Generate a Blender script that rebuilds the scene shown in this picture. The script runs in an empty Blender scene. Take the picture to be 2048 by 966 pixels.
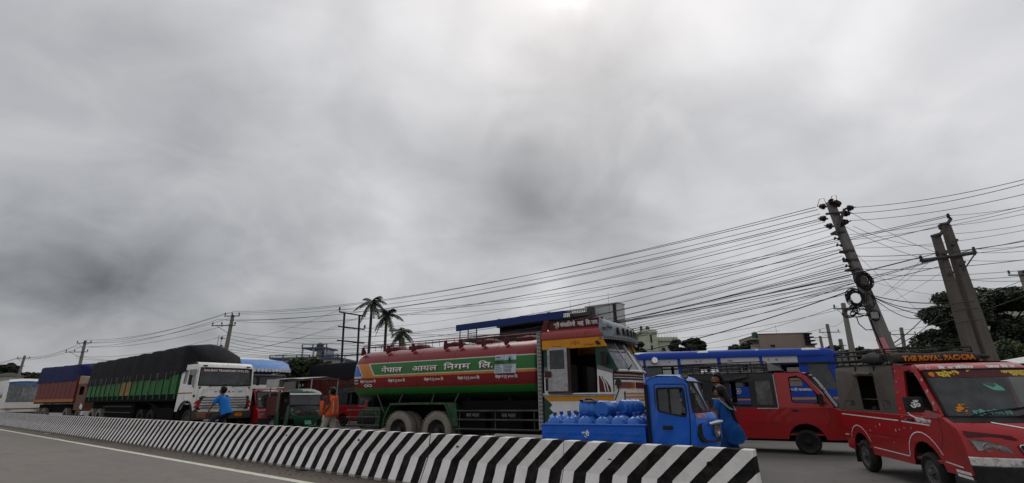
import bpy, bmesh, math, random
from mathutils import Vector, Matrix
from mathutils.geometry import tessellate_polygon
random.seed(7)
SC = bpy.context.scene
COL = SC.collection
rad = math.radians
# ---------------------------------------------------------------- camera
FPX, CAMH = 950.0, 1.4
PITCH, ROLL = math.atan(310/950.0), rad(0.8)
_f = Vector((0, math.cos(PITCH), math.sin(PITCH)))
_r = Vector((1, 0, 0)); _u = _r.cross(_f)
CR = _r*math.cos(ROLL) - _u*math.sin(ROLL)
CU = _u*math.cos(ROLL) + _r*math.sin(ROLL)
cam = bpy.data.cameras.new('camera'); cam.sensor_fit = 'HORIZONTAL'; cam.sensor_width = 36
cam.lens = FPX/2048*36; cam.clip_start = 0.05; cam.clip_end = 5000
co = bpy.data.objects.new('camera', cam); COL.objects.link(co)
M = Matrix((CR, CU, -_f)).transposed().to_4x4(); M.translation = Vector((0, 0, CAMH)); co.matrix_world = M
SC.camera = co

def ray(px, py): return _f + CR*((px-1024)/FPX) - CU*((py-483)/FPX)
def at(px, py, Y):            # point at forward distance Y metres
    d = ray(px, py); return Vector((0, 0, CAMH)) + d*(Y/d.y)
def gr(px, py, z=0):          # point at height z
    d = ray(px, py); return Vector((0, 0, CAMH)) + d*((z-CAMH)/d.z)
HS = Vector((math.sin(rad(127.5)), math.cos(rad(127.5)), 0)); NT = Vector((-HS.y, HS.x, 0))
def st(s, t, z=0): return HS*s + NT*t + Vector((0, 0, z))
def azrot(az): return rad(90-az)    # z rotation that points local +X along azimuth az

# ---------------------------------------------------------------- node helper
class X:
    def __init__(s, nt, sock): s.nt, s.k = nt, sock
    def _m(s, op, o=None, p=None, clamp=False):
        n = s.nt.nodes.new('ShaderNodeMath'); n.operation = op; n.use_clamp = clamp
        for i, q in enumerate((s, o, p)):
            if q is None: continue
            if isinstance(q, X): s.nt.links.new(q.k, n.inputs[i])
            else: n.inputs[i].default_value = q
        return X(s.nt, n.outputs[0])
    def __add__(s, o): return s._m('ADD', o)
    __radd__ = __add__
    def __sub__(s, o): return s._m('SUBTRACT', o)
    def __rsub__(s, o): return (s*-1)+o
    def __mul__(s, o): return s._m('MULTIPLY', o)
    __rmul__ = __mul__
    def __truediv__(s, o): return s._m('DIVIDE', o)
    def lt(s, o): return s._m('LESS_THAN', o)
    def gt(s, o): return s._m('GREATER_THAN', o)
    def between(s, a, b): return s.gt(a)*s.lt(b)
    def fract(s): return s._m('FRACT')
    def abs(s): return s._m('ABSOLUTE')
    def exp(s): return s._m('EXPONENT')
    def pow(s, o): return s._m('POWER', o)
    def mn(s, o): return s._m('MINIMUM', o)
    def mx(s, o): return s._m('MAXIMUM', o)
    def cl(s): return s._m('ADD', 0.0, clamp=True)
    def step(s, a, b):
        n = s.nt.nodes.new('ShaderNodeMapRange'); s.nt.links.new(s.k, n.inputs[0]); n.interpolation_type = 'SMOOTHSTEP'
        n.inputs[1].default_value = a; n.inputs[2].default_value = b; return X(s.nt, n.outputs[0])
def noise(nt, vec, scale, detail=4, rough=.55, dist=0, out=0):
    n = nt.nodes.new('ShaderNodeTexNoise'); n.inputs['Scale'].default_value = scale
    n.inputs['Detail'].default_value = detail; n.inputs['Roughness'].default_value = rough; n.inputs['Distortion'].default_value = dist
    if vec is not None: nt.links.new(vec, n.inputs['Vector'])
    return X(nt, n.outputs[out])
def mixc(nt, fac, a, b, mode='MIX'):
    n = nt.nodes.new('ShaderNodeMix'); n.data_type = 'RGBA'; n.blend_type = mode
    for i, q in ((0, fac), (6, a), (7, b)):
        if isinstance(q, X): nt.links.new(q.k, n.inputs[i])
        elif isinstance(q, bpy.types.NodeSocket): nt.links.new(q, n.inputs[i])
        elif i == 0: n.inputs[i].default_value = q
        else: n.inputs[i].default_value = (*q[:3], 1)
    return n.outputs[2]
# ---------------------------------------------------------------- world: overcast sky
W = bpy.data.worlds.new('World'); SC.world = W; W.use_nodes = True
nt = W.node_tree; bg = nt.nodes['Background']
SUN_EL, SUN_AZ = 48, 8
sky = nt.nodes.new('ShaderNodeTexSky'); sky.sky_type = 'NISHITA'; sky.sun_disc = False
sky.sun_elevation = rad(SUN_EL); sky.sun_rotation = rad(SUN_AZ); sky.air_density = 1; sky.dust_density = 3
tc = nt.nodes.new('ShaderNodeTexCoord')
nrm = nt.nodes.new('ShaderNodeVectorMath'); nrm.operation = 'NORMALIZE'; nt.links.new(tc.outputs['Generated'], nrm.inputs[0])
sp = nt.nodes.new('ShaderNodeSeparateXYZ'); nt.links.new(nrm.outputs[0], sp.inputs[0])
dx, dy, dz = (X(nt, sp.outputs[i]) for i in range(3))
hz_ = dz.abs() + 0.5
cb = nt.nodes.new('ShaderNodeCombineXYZ')
nt.links.new((dx/hz_).k, cb.inputs[0]); nt.links.new((dy/hz_).k, cb.inputs[1])
# cloud deck texture (planar projection, so it flattens towards the horizon), with long wind-drawn streaks
n1 = noise(nt, cb.outputs[0], 2.0, 5, .5, .5)
mpw = nt.nodes.new('ShaderNodeMapping'); mpw.inputs['Rotation'].default_value = (0, 0, rad(35)); mpw.inputs['Scale'].default_value = (1.5, 2.2, 1); nt.links.new(cb.outputs[0], mpw.inputs[0])
n3 = noise(nt, mpw.outputs[0], 2.0, 6, .5, .9)
n2 = noise(nt, cb.outputs[0], 5.0, 6, .5, 1.2).step(.3, .7)
lum = (n1-.5)*.19 + (n3-.5)*.12 + (n2-.5)*.035 + .335
# broad lighter and darker cloud masses of this sky: (px, py, radius deg, amount); their edges are ragged by the noise
SKYP = ((-50, -20, 8.0, -0.048), (235, -20, 8.0, 0.029), (520, -20, 8.0, 0.028), (805, -20, 8.0, 0.085), (1090, -20, 8.0, 0.148), (1375, -20, 8.0, 0.150), (1660, -20, 8.0, 0.129), (1945, -20, 8.0, -0.013), (90, 150, 8.0, -0.034), (375, 150, 8.0, -0.076), (660, 150, 8.0, 0.012), (945, 150, 8.0, 0.046), (1230, 150, 8.0, -0.044), (1515, 150, 8.0, 0.015), (1800, 150, 8.0, 0.052), (2085, 150, 8.0, 0.092), (-50, 300, 8.0, 0.009), (235, 300, 8.0, 0.063), (520, 300, 8.0, 0.015), (805, 300, 8.0, -0.032), (1090, 300, 8.0, -0.051), (1375, 300, 8.0, 0.020), (1660, 300, 8.0, -0.007), (1945, 300, 8.0, -0.011), (90, 440, 8.0, -0.105), (375, 440, 8.0, -0.102), (660, 440, 8.0, -0.020), (945, 440, 8.0, -0.061), (1230, 440, 8.0, -0.041), (1515, 440, 8.0, 0.033), (1800, 440, 8.0, -0.023), (2085, 440, 8.0, -0.019), (-50, 560, 8.0, -0.075), (235, 560, 8.0, -0.046), (520, 560, 8.0, -0.040), (805, 560, 8.0, 0.036), (1090, 560, 8.0, -0.005), (1375, 560, 8.0, -0.018), (1660, 560, 8.0, 0.009), (1945, 560, 8.0, 0.050), (90, 690, 8.0, -0.030), (375, 690, 8.0, -0.070), (660, 690, 8.0, -0.133), (945, 690, 8.0, -0.068), (1230, 690, 8.0, -0.087), (1515, 690, 8.0, -0.070), (1800, 690, 8.0, -0.065), (2085, 690, 8.0, -0.065), (1110, 395, 5.5, -0.11), (1088, 566, 3.5, 0.090), (1150, -5, 2.6, 0.26), (120, 622, 4.0, 0.06), (260, 612, 3.5, 0.04), (260, 520, 6.0, -0.025), (430, 555, 4.0, 0.059), (740, 410, 5.0, 0.067), (1700, 90, 5.0, 0.077))
wv = noise(nt, nrm.outputs[0], 3.2, 5, .5, .3, out=1).k
wo = nt.nodes.new('ShaderNodeVectorMath'); wo.operation = 'MULTIPLY_ADD'; nt.links.new(wv, wo.inputs[0]); wo.inputs[1].default_value = (.30,)*3; wo.inputs[2].default_value = (-.15,)*3
wa = nt.nodes.new('ShaderNodeVectorMath'); nt.links.new(nrm.outputs[0], wa.inputs[0]); nt.links.new(wo.outputs[0], wa.inputs[1])
wn = nt.nodes.new('ShaderNodeVectorMath'); wn.operation = 'NORMALIZE'; nt.links.new(wa.outputs[0], wn.inputs[0])
for px, py, rd, amt in SKYP:
    d = ray(px, py).normalized()
    q = nt.nodes.new('ShaderNodeVectorMath'); q.operation = 'DOT_PRODUCT'
    nt.links.new(wn.outputs[0], q.inputs[0]); q.inputs[1].default_value = d; k_ = 1.0/(1-math.cos(rad(rd)))
    lum = lum + X(nt, q.outputs['Value'])._m('MULTIPLY_ADD', k_, -k_).exp()*amt
lum = lum.mx(.05)
cc = nt.nodes.new('ShaderNodeCombineColor')
warm = (lum-.36)*.12
nt.links.new((lum*(warm+.985)).k, cc.inputs[0]); nt.links.new((lum*.99).k, cc.inputs[1]); nt.links.new((lum*(1.022-warm)).k, cc.inputs[2])
SKY_STR = .1
cs = nt.nodes.new('ShaderNodeVectorMath'); cs.operation = 'SCALE'; nt.links.new(cc.outputs[0], cs.inputs[0]); cs.inputs['Scale'].default_value = 1/SKY_STR
nt.links.new(mixc(nt, .97, sky.outputs[0], cs.outputs[0]), bg.inputs['Color'])
bg.inputs['Strength'].default_value = SKY_STR
# ---------------------------------------------------------------- sun behind the overcast
sun = bpy.data.lights.new('sun', 'SUN'); sun.energy = .5; sun.angle = rad(40); sun.color = (1, .97, .93)
so = bpy.data.objects.new('sun', sun); COL.objects.link(so)
sd = Vector((math.sin(rad(SUN_AZ))*math.cos(rad(SUN_EL)), math.cos(rad(SUN_AZ))*math.cos(rad(SUN_EL)), math.sin(rad(SUN_EL))))
so.rotation_euler = sd.to_track_quat('Z', 'Y').to_euler()
SC.view_settings.view_transform = 'Standard'; SC.view_settings.look = 'None'; SC.view_settings.gamma = 1
SC.view_settings.exposure = 0.75
SC.cycles.max_bounces = 6; SC.cycles.transparent_max_bounces = 12; SC.cycles.use_denoising = True

# ---------------------------------------------------------------- materials
def lin(r, g, b):
    f = lambda c: ((c/255+.055)/1.055)**2.4 if c > 10 else c/255/12.92
    return (f(r), f(g), f(b))
MATS = {}
def mat(name, col, rough=.5, dirt=.35, dcol=(.11, .09, .07), dscale=3.0, metal=0, spec=.22, bump=.0, bscale=60, layers=None, coat=0, streak=False):
    """procedural paint / fabric: base colour, optional layers (function of object coordinates), noise dirt"""
    if name in MATS: return MATS[name]
    m = bpy.data.materials.new(name); m.use_nodes = True; t = m.node_tree; p = t.nodes['Principled BSDF']
    c = t.nodes.new('ShaderNodeTexCoord'); ob = c.outputs['Object']
    s = t.nodes.new('ShaderNodeSeparateXYZ'); t.links.new(ob, s.inputs[0])
    x, y, z = (X(t, s.outputs[i]) for i in range(3))
    cur = mixc(t, noise(t, ob, 1.7, 3), tuple(v*.88 for v in col), tuple(min(1, v*1.1) for v in col))
    if layers:
        wob = (noise(t, ob, 6, 2)-.5)*.006
        for mk, lc in layers(x+wob, y, z+wob, t, ob): cur = mixc(t, mk, cur, lc)
    if dirt > 0:
        v = ob
        if streak:
            mp = t.nodes.new('ShaderNodeMapping'); mp.inputs['Scale'].default_value = (4, 4, .5); t.links.new(ob, mp.inputs[0]); v = mp.outputs[0]
        nz = noise(t, v, dscale, 7, .65).step(.42, .75)
        fine = noise(t, ob, dscale*9, 4, .6).step(.45, .8)
        cur = mixc(t, (nz*.75+fine*.35)*dirt, cur, dcol)
    t.links.new(cur, p.inputs['Base Color'])
    p.inputs['Metallic'].default_value = metal
    if 'Specular IOR Level' in p.inputs: p.inputs['Specular IOR Level'].default_value = spec
    if 'Coat Weight' in p.inputs: p.inputs['Coat Weight'].default_value = coat
    rr = noise(t, ob, 5, 4)*.25 + (rough-.12)
    t.links.new(rr.cl().k, p.inputs['Roughness'])
    if bump:
        b = t.nodes.new('ShaderNodeBump'); b.inputs['Strength'].default_value = bump; b.inputs['Distance'].default_value = .02
        t.links.new(noise(t, ob, bscale, 5, .6).k, b.inputs['Height']); t.links.new(b.outputs[0], p.inputs['Normal'])
    MATS[name] = m; return m
def glass(name, tint=(.35, .38, .38), refl=1.0, haze=.12, hcol=(.35, .36, .36)):
    if name in MATS: return MATS[name]
    m = bpy.data.materials.new(name); m.use_nodes = True; t = m.node_tree; t.nodes.clear()
    o = t.nodes.new('ShaderNodeOutputMaterial'); tr = t.nodes.new('ShaderNodeBsdfTransparent'); tr.inputs[0].default_value = (*tint, 1)
    g = t.nodes.new('ShaderNodeBsdfGlossy'); g.inputs['Roughness'].default_value = .04; g.inputs[0].default_value = (.9, .93, .95, 1)
    df = t.nodes.new('ShaderNodeBsdfDiffuse'); df.inputs[0].default_value = (*hcol, 1)
    fr = t.nodes.new('ShaderNodeFresnel'); fr.inputs[0].default_value = 1.5
    c = t.nodes.new('ShaderNodeTexCoord')
    a = t.nodes.new('ShaderNodeMixShader'); nz = noise(t, c.outputs['Object'], 5, 6, .65).step(.3, .8)*haze+haze*.3
    t.links.new(nz.k, a.inputs[0]); t.links.new(tr.outputs[0], a.inputs[1]); t.links.new(df.outputs[0], a.inputs[2])
    b = t.nodes.new('ShaderNodeMixShader'); t.links.new((X(t, fr.outputs[0])*refl).cl().k, b.inputs[0])
    t.links.new(a.outputs[0], b.inputs[1]); t.links.new(g.outputs[0], b.inputs[2]); t.links.new(b.outputs[0], o.inputs[0])
    MATS[name] = m; return m
BLACK = mat('black_rubber', (.014, .014, .015), .7, .35, (.09, .08, .07))
BLACKM = mat('black_metal', (.012, .012, .013), .6, .35, (.05, .042, .035))
TYRE = mat('tyre_rubber', (.018, .017, .016), .9, .5, (.09, .08, .07), 4, bump=.3, bscale=30)
MUDTYRE = mat('mud_coated_tyre', (.23, .205, .17), .9, .5, (.06, .055, .05), 5, bump=.5, bscale=25)
STEEL = mat('worn_steel', (.30, .30, .31), .4, .5, metal=.8)
CHROME = mat('chrome', (.6, .6, .62), .18, .2, metal=1)
WHITE = mat('white_paint', (.72, .71, .69), .4, .3, (.25, .22, .18), 4)
DARKIN = mat('dark_interior', (.012, .012, .013), .8, .2)
SEAT = mat('seat_vinyl', (.035, .02, .02), .6, .3)
GLASS = glass('window_glass')
DGLASS = glass('dark_glass', (.10, .11, .11), 1, .10)
LAMP = glass('lamp_lens', (.92, .93, .94), .8, .12, (.5, .5, .5))
AMBER = mat('amber_lens', (.55, .13, .01), .2, .15, coat=.5)
REDL = mat('red_lens', (.35, .01, .01), .2, .15, coat=.5)
TXW = mat('white_lettering', (.75, .74, .73), .5, .35, (.2, .15, .13), 9)
TXY = mat('yellow_lettering', (.62, .46, .05), .5, .25, dscale=9)
TXK = mat('black_lettering', (.012, .012, .012), .5, .1)
TXR = mat('red_lettering', (.30, .02, .02), .5, .25, (.4, .35, .3), 9)
TXO = mat('orange_lettering', (.62, .20, .02), .55, .3, dscale=9)
SKIN = mat('brown_skin', (.16, .075, .045), .5, 0)
HAIR = mat('black_hair', (.006, .005, .005), .5, 0)

# ---------------------------------------------------------------- mesh builder
class B:
    def __init__(s): s.v, s.f, s.m, s.k = [], [], [], 0
    def add(s, vs, fs, m=None):
        o = len(s.v); s.v += [Vector(v) for v in vs]; s.f += [[o+i for i in f] for f in fs]; s.m += [s.k if m is None else m]*len(fs); return s
    def box(s, x0, x1, y0, y1, z0, z1, m=None, R=None):
        vs = [Vector((x, y, z)) for z in (z0, z1) for y in (y0, y1) for x in (x0, x1)]
        if R is not None: vs = [R @ v for v in vs]
        return s.add(vs, [(0, 2, 3, 1), (4, 5, 7, 6), (0, 1, 5, 4), (2, 6, 7, 3), (0, 4, 6, 2), (1, 3, 7, 5)], m)
    def quad(s, a, b, c, d, m=None): return s.add([a, b, c, d], [(0, 1, 2, 3)], m)
    def tube(s, pts, r, n=6, m=None, cap=True, closed=False):
        pts = [Vector(p) for p in pts]; L = len(pts); rs = r if isinstance(r, (list, tuple)) else [r]*L
        rings = []; up = None
        for i, p in enumerate(pts):
            a = pts[i-1] if (i > 0 or closed) else p; b = pts[(i+1) % L] if (i < L-1 or closed) else p
            d = (b-a); d = d.normalized() if d.length > 1e-9 else Vector((0, 0, 1))
            if up is None: up = Vector((0, 0, 1)) if abs(d.z) < .9 else Vector((1, 0, 0))
            e = d.cross(up); e = e.normalized() if e.length > 1e-6 else Vector((1, 0, 0)); u = e.cross(d).normalized(); up = u
            q = rs[i]; rx, ry = q if isinstance(q, tuple) else (q, q)
            rings.append([p + e*(math.cos(k*math.tau/n)*rx) + u*(math.sin(k*math.tau/n)*ry) for k in range(n)])
        return s.loft(rings, m, cap and not closed, closed)
    def loft(s, rings, m=None, cap=True, closed=False):
        n = len(rings[0]); vs = [v for r in rings for v in r]; fs = []
        K = len(rings) if closed else len(rings)-1
        for i in range(K):
            a, b = i*n, ((i+1) % len(rings))*n
            fs += [(a+k, a+(k+1) % n, b+(k+1) % n, b+k) for k in range(n)]
        if cap: fs += [tuple(range(n))[::-1], tuple(range((len(rings)-1)*n, len(rings)*n))]
        return s.add(vs, fs, m)
    def grid(s, rows, m=None):    # open sheet
        n = len(rows[0]); vs = [v for r in rows for v in r]
        return s.add(vs, [(i*n+k, i*n+k+1, (i+1)*n+k+1, (i+1)*n+k) for i in range(len(rows)-1) for k in range(n-1)], m)
    def lathe(s, prof, o=(0, 0, 0), ax=(0, 0, 1), n=16, m=None, cap=False):   # prof [(r, h)]
        ax = Vector(ax).normalized(); e = ax.orthogonal().normalized(); u = ax.cross(e); o = Vector(o)
        return s.loft([[o+ax*h+(e*math.cos(k*math.tau/n)+u*math.sin(k*math.tau/n))*max(r, 1e-4) for k in range(n)] for r, h in prof], m, cap)
    def plate(s, outer, fm, th=.03, holes=(), m=None, side=None):
        """flat outline (u,v) with holes given thickness; fm(u,v,d) maps to 3-D, d = depth behind the face"""
        loops = [list(outer)] + [list(h) for h in holes]
        tri = tessellate_polygon([[Vector((u, v, 0)) for u, v in l] for l in loops])
        fl = [p for l in loops for p in l]; N = len(fl)
        vs = [fm(u, v, 0) for u, v in fl] + [fm(u, v, th) for u, v in fl]
        fs = [t for t in tri] + [(c+N, b+N, a+N) for a, b, c in tri]
        o = 0
        for l in loops:
            k = len(l); fs += [(o+i, o+(i+1) % k, o+(i+1) % k+N, o+i+N) for i in range(k)]; o += k
        return s.add(vs, fs, m)
    def ball(s, c, r, n=8, k=6, m=None):
        c = Vector(c); rx, ry, rz = r if isinstance(r, tuple) else (r, r, r)
        return s.loft([[c+Vector((rx*math.sin(a)*math.cos(j*math.tau/n), ry*math.sin(a)*math.sin(j*math.tau/n), rz*math.cos(a))) for j in range(n)]
                       for a in [max(.02, min(math.pi-.02, i*math.pi/k)) for i in range(k+1)]], m)
    def build(s, name, mats, parent=None, smooth=35, bevel=0, seg=2, fix=True, mesh_only=False):
        me = bpy.data.meshes.new(name); me.from_pydata([tuple(v) for v in s.v], [], s.f)
        for mm in (mats if isinstance(mats, (list, tuple)) else [mats]): me.materials.append(mm)
        me.polygons.foreach_set('material_index', s.m)
        if fix:
            bm = bmesh.new(); bm.from_mesh(me); bmesh.ops.remove_doubles(bm, verts=bm.verts, dist=.0003)
            bmesh.ops.recalc_face_normals(bm, faces=bm.faces); bm.to_mesh(me); bm.free()
        if smooth: me.shade_smooth(); me.set_sharp_from_angle(angle=rad(smooth))
        me.update()
        o = bpy.data.objects.new(name, me); COL.objects.link(o)
        if parent: o.parent = parent
        if bevel:
            b = o.modifiers.new('bevel', 'BEVEL'); b.width = bevel; b.segments = seg; b.limit_method = 'ANGLE'; b.angle_limit = rad(40)
            b.harden_normals = False
        return o
def thing(name, label, cat, loc=(0, 0, 0), rz=0, group=None):
    o = bpy.data.objects.new(name, None); COL.objects.link(o); o.location = loc; o.rotation_euler = (0, 0, rz)
    o.empty_display_size = .3; o['label'] = label; o['category'] = cat
    if group: o['group'] = group
    return o
def tag(o, label, cat, group=None):
    o['label'] = label; o['category'] = cat
    if group: o['group'] = group
    return o
def struct(o): o['kind'] = 'structure'; return o
def dup(o, parent=None):
    c = o.copy(); COL.objects.link(c)
    if parent: c.parent = parent
    for ch in list(o.children): dup(ch, c)
    return c
def rp(pts, r=.05, n=3):       # round the corners of a 2-D outline
    out = []; L = len(pts)
    for i in range(L):
        p, a, b = Vector(pts[i]), Vector(pts[i-1]), Vector(pts[(i+1) % L])
        rr = min(r, (a-p).length*.45, (b-p).length*.45); s, e = p+(a-p).normalized()*rr, p+(b-p).normalized()*rr
        for k in range(n+1):
            t = k/n; q = s*(1-t)**2 + p*2*t*(1-t) + e*t*t; out.append((q.x, q.y))
    return out
def arch(cx, cz, r, z0, n=10):  # wheel-arch notch, walked left to right along the sill
    a0 = math.asin(max(-1, min(1, (z0-cz)/r)))
    return [(cx-r*math.cos(a0+(math.pi-2*a0)*k/n), cz+r*math.sin(a0+(math.pi-2*a0)*k/n)) for k in range(n+1)]
def side(w, sgn):              # w: function z -> half width
    return lambda u, v, d: Vector((u, sgn*(w(v)-d), v))
def text_mesh(name, s, size, fm, m, parent, bold=.0, align='LEFT', width=None, squash=1.0, gap=1.0):
    """lettering built as a thin real mesh; fm(u,v) places the flat letters on their surface"""
    c = bpy.data.curves.new(name, 'FONT'); c.body = s; c.size = size; c.offset = bold; c.resolution_u = 2; c.space_character = gap
    o = bpy.data.objects.new(name, c); COL.objects.link(o); bpy.context.view_layer.update()
    me = bpy.data.meshes.new_from_object(o.evaluated_get(bpy.context.evaluated_depsgraph_get()))
    bpy.data.objects.remove(o); bpy.data.curves.remove(c)
    xs = [v.co.x for v in me.vertices]; x0, x1 = min(xs), max(xs); k = (width/(x1-x0)) if width else 1
    off = 0 if align == 'LEFT' else -(x1-x0)*k/2
    for v in me.vertices: v.co = fm((v.co.x-x0)*k+off, v.co.y*squash)
    me.materials.clear(); me.materials.append(m); me.name = name
    o = bpy.data.objects.new(name, me); COL.objects.link(o); o.parent = parent; return o
ORD = 'first second third fourth fifth sixth seventh eighth ninth tenth eleventh twelfth thirteenth fourteenth fifteenth sixteenth seventeenth eighteenth nineteenth twentieth twenty-first twenty-second twenty-third twenty-fourth twenty-fifth twenty-sixth twenty-seventh twenty-eighth twenty-ninth thirtieth'.split()
# ================================================================ ground, roads
def sheet(name, s0, s1, t0, t1, z, m, ns=1, ntt=1):
    b = B()
    rows = [[st(s0+(s1-s0)*i/ns, t0+(t1-t0)*j/ntt, z) for j in range(ntt+1)] for i in range(ns+1)]
    b.grid(rows); o = b.build(name, m, smooth=0); return struct(o)
def asphalt(name, c0, c1, c2, cracks=True):
    m = bpy.data.materials.new(name); m.use_nodes = True; t = m.node_tree; p = t.nodes['Principled BSDF']
    ob = t.nodes.new('ShaderNodeTexCoord').outputs['Object']
    s = t.nodes.new('ShaderNodeSeparateXYZ'); t.links.new(ob, s.inputs[0])
    big = noise(t, ob, .22, 5, .6).step(.35, .7); fine = noise(t, ob, 55, 3, .7); med = noise(t, ob, 2.4, 6, .6).step(.4, .75)
    # tyre-polished bands run along the road
    tt = X(t, s.outputs[0])*NT.x + X(t, s.outputs[1])*NT.y
    mp = t.nodes.new('ShaderNodeCombineXYZ'); t.links.new((tt*1.3).k, mp.inputs[0])
    band = noise(t, mp.outputs[0], 1.0, 2).step(.3, .7)
    c = mixc(t, big, c0, c1); c = mixc(t, med*.5, c, c2); c = mixc(t, band*.25, c, tuple(v*.72 for v in c0))
    w2 = t.nodes.new('ShaderNodeTexVoronoi'); w2.feature = 'DISTANCE_TO_EDGE'; w2.inputs['Scale'].default_value = .42
    wv_ = t.nodes.new('ShaderNodeVectorMath'); wv_.operation = 'MULTIPLY_ADD'; t.links.new(noise(t, ob, 1.3, 6, .6, 0, out=1).k, wv_.inputs[0]); wv_.inputs[1].default_value = (1.2,)*3; t.links.new(ob, wv_.inputs[2]); t.links.new(wv_.outputs[0], w2.inputs['Vector'])
    crack = X(t, w2.outputs['Distance']).lt(.006)*noise(t, ob, .5, 3).gt(.50)
    oil = noise(t, ob, .9, 5, .65).step(.60, .72)
    c = mixc(t, oil*.45, c, tuple(v*.5 for v in c0)); c = mixc(t, crack*.55, c, tuple(v*.4 for v in c0))
    light = noise(t, ob, 7, 6, .7).step(.58, .75); c = mixc(t, light*.3, c, tuple(v*1.35 for v in c1))
    c = mixc(t, (fine-.5)*1.9, c, tuple(v*.45 for v in c0))
    t.links.new(c, p.inputs['Base Color']); p.inputs['Roughness'].default_value = .85
    b = t.nodes.new('ShaderNodeBump'); b.inputs['Strength'].default_value = .35; b.inputs['Distance'].default_value = .01
    t.links.new(fine.k, b.inputs['Height']); t.links.new(b.outputs[0], p.inputs['Normal'])
    return m
DIRT = asphalt('dusty_earth', (.105, .082, .060), (.13, .105, .08), (.075, .06, .046))
ROADM = asphalt('worn_asphalt', (.172, .152, .134), (.208, .184, .160), (.130, .116, .103))
ROADF = asphalt('grey_asphalt', (.125, .118, .110), (.16, .152, .142), (.09, .085, .08))
g = B(); g.grid([[Vector((x, y, -.012)) for x in (-3000, -200, 200, 3000)] for y in (-500, -60, 300, 4000)])
struct(g.build('ground', mat('scrub_ground', (.07, .075, .04), .95, .6, (.12, .09, .06), .3), smooth=0))
sheet('near_road', -400, 60, -9, 5.22, 0, ROADM)
sheet('far_road', -400, 80, 6.3, 27, 0, ROADF)
sheet('verge', -400, 60, 5.22, 6.3, -.004, DIRT)
# worn painted edge line, with chipped edges
lm = bpy.data.materials.new('worn_line_paint'); lm.use_nodes = True; t_ = lm.node_tree; p_ = t_.nodes['Principled BSDF']
ob_ = t_.nodes.new('ShaderNodeTexCoord').outputs['Object']
t_.links.new(mixc(t_, noise(t_, ob_, 5, 8, .75).step(.52, .68)*.7, (.60, .60, .50), (.14, .125, .11)), p_.inputs['Base Color']); p_.inputs['Roughness'].default_value = .7
b = B(); rows = []
rr = random.Random(3)
for i in range(420):
    s = 3-i*.16*(1+i*.004); j = rr.uniform(-.007, .007); k = .02 if 122 < i < 128 else 0
    rows.append([st(s, 5.02+j+k, .004), st(s, 5.175+rr.uniform(-.007, .007)+k, .004)])
b.grid(rows); struct(b.build('edge_line', lm, smooth=0))
# small stones and rubbish lying on the dirt strip
b = B()
for i in range(900):
    s = -rr.uniform(0, 1)**1.6*38+1; tt = rr.gauss(5.75, .22); r = rr.uniform(.006, .02)
    if tt > 6.0 or tt < 5.2: continue
    c = st(s, tt, -.004); b.ball(c+Vector((0, 0, r*.3)), (r*rr.uniform(.8, 1.6), r*rr.uniform(.8, 1.6), r*.6), 5, 3)
o = b.build('pebbles', mat('pebble_stone', (.13, .11, .09), .9, .4)); o['kind'] = 'stuff'
for i, (px, py, c, lb) in enumerate(((641, 934, (.14, .03, .03), 'crumpled dark red rag lying at the foot of the barrier'), (655, 928, (.12, .06, .04), 'brown scrap of paper lying beside the red rag by the barrier'),
                                     (603, 941, (.05, .035, .03), 'dark torn scrap on the dirt strip left of the red rag'), (95, 868, (.5, .5, .48), 'small white scrap of paper on the dirt strip at the far left'))):
    b = B(); c0 = gr(px, py, 0); rows = []
    for a in range(7):
        rows.append([c0+Vector(((a-3)*.035*(1+.3*rr.random()), (q-2)*.03*(1+.4*rr.random()), .006+.03*rr.random())) for q in range(5)])
    b.grid(rows); tag(b.build('litter', mat('litter_%s' % 'red brown dark white'.split()[i], c, .8, .4), smooth=60), lb, 'litter', 'scraps of litter on the dirt strip')

# ================================================================ striped concrete barriers
PER = .39
def stripes(x, y, z, t, ob):
    sh = ((z*-1+.8)*(1/.38)).cl()*.42
    wob = (noise(t, ob, 9, 3)-.5)*.016
    f = ((x+sh+wob)/PER+40).fract()
    blk = f.gt(.51)
    scr = noise(t, ob, 14, 7, .75)
    chip = scr.lt(.31)*z.lt(.62)
    return [(blk, (.007, .007, .008)), (chip*.9, (.25, .23, .21)), (noise(t, ob, 22, 3, .6).gt(.735)*.9, (.33, .31, .29)), ((z.lt(.045+0.0)*.6), (.18, .165, .15)), ((blk*-.8+1)*noise(t, ob, 3, 6, .7).step(.45, .8)*.4, (.30, .275, .25))]
BARM = mat('black_and_white_barrier_paint', (.78, .75, .735), .85, .22, (.14, .12, .10), 7, bump=.35, bscale=45, layers=stripes, spec=.08)
HOLE = mat('lifting_hole_dark', (.006, .006, .006), .9, 0)
SEAM = mat('barrier_joint_filler', (.03, .028, .026), .9, .2)
PROF = [(-.225, 0), (-.225, .05), (-.055, .42), (-.015, .80), (.155, .80), (.195, .42), (.365, .05), (.365, 0)]
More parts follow.
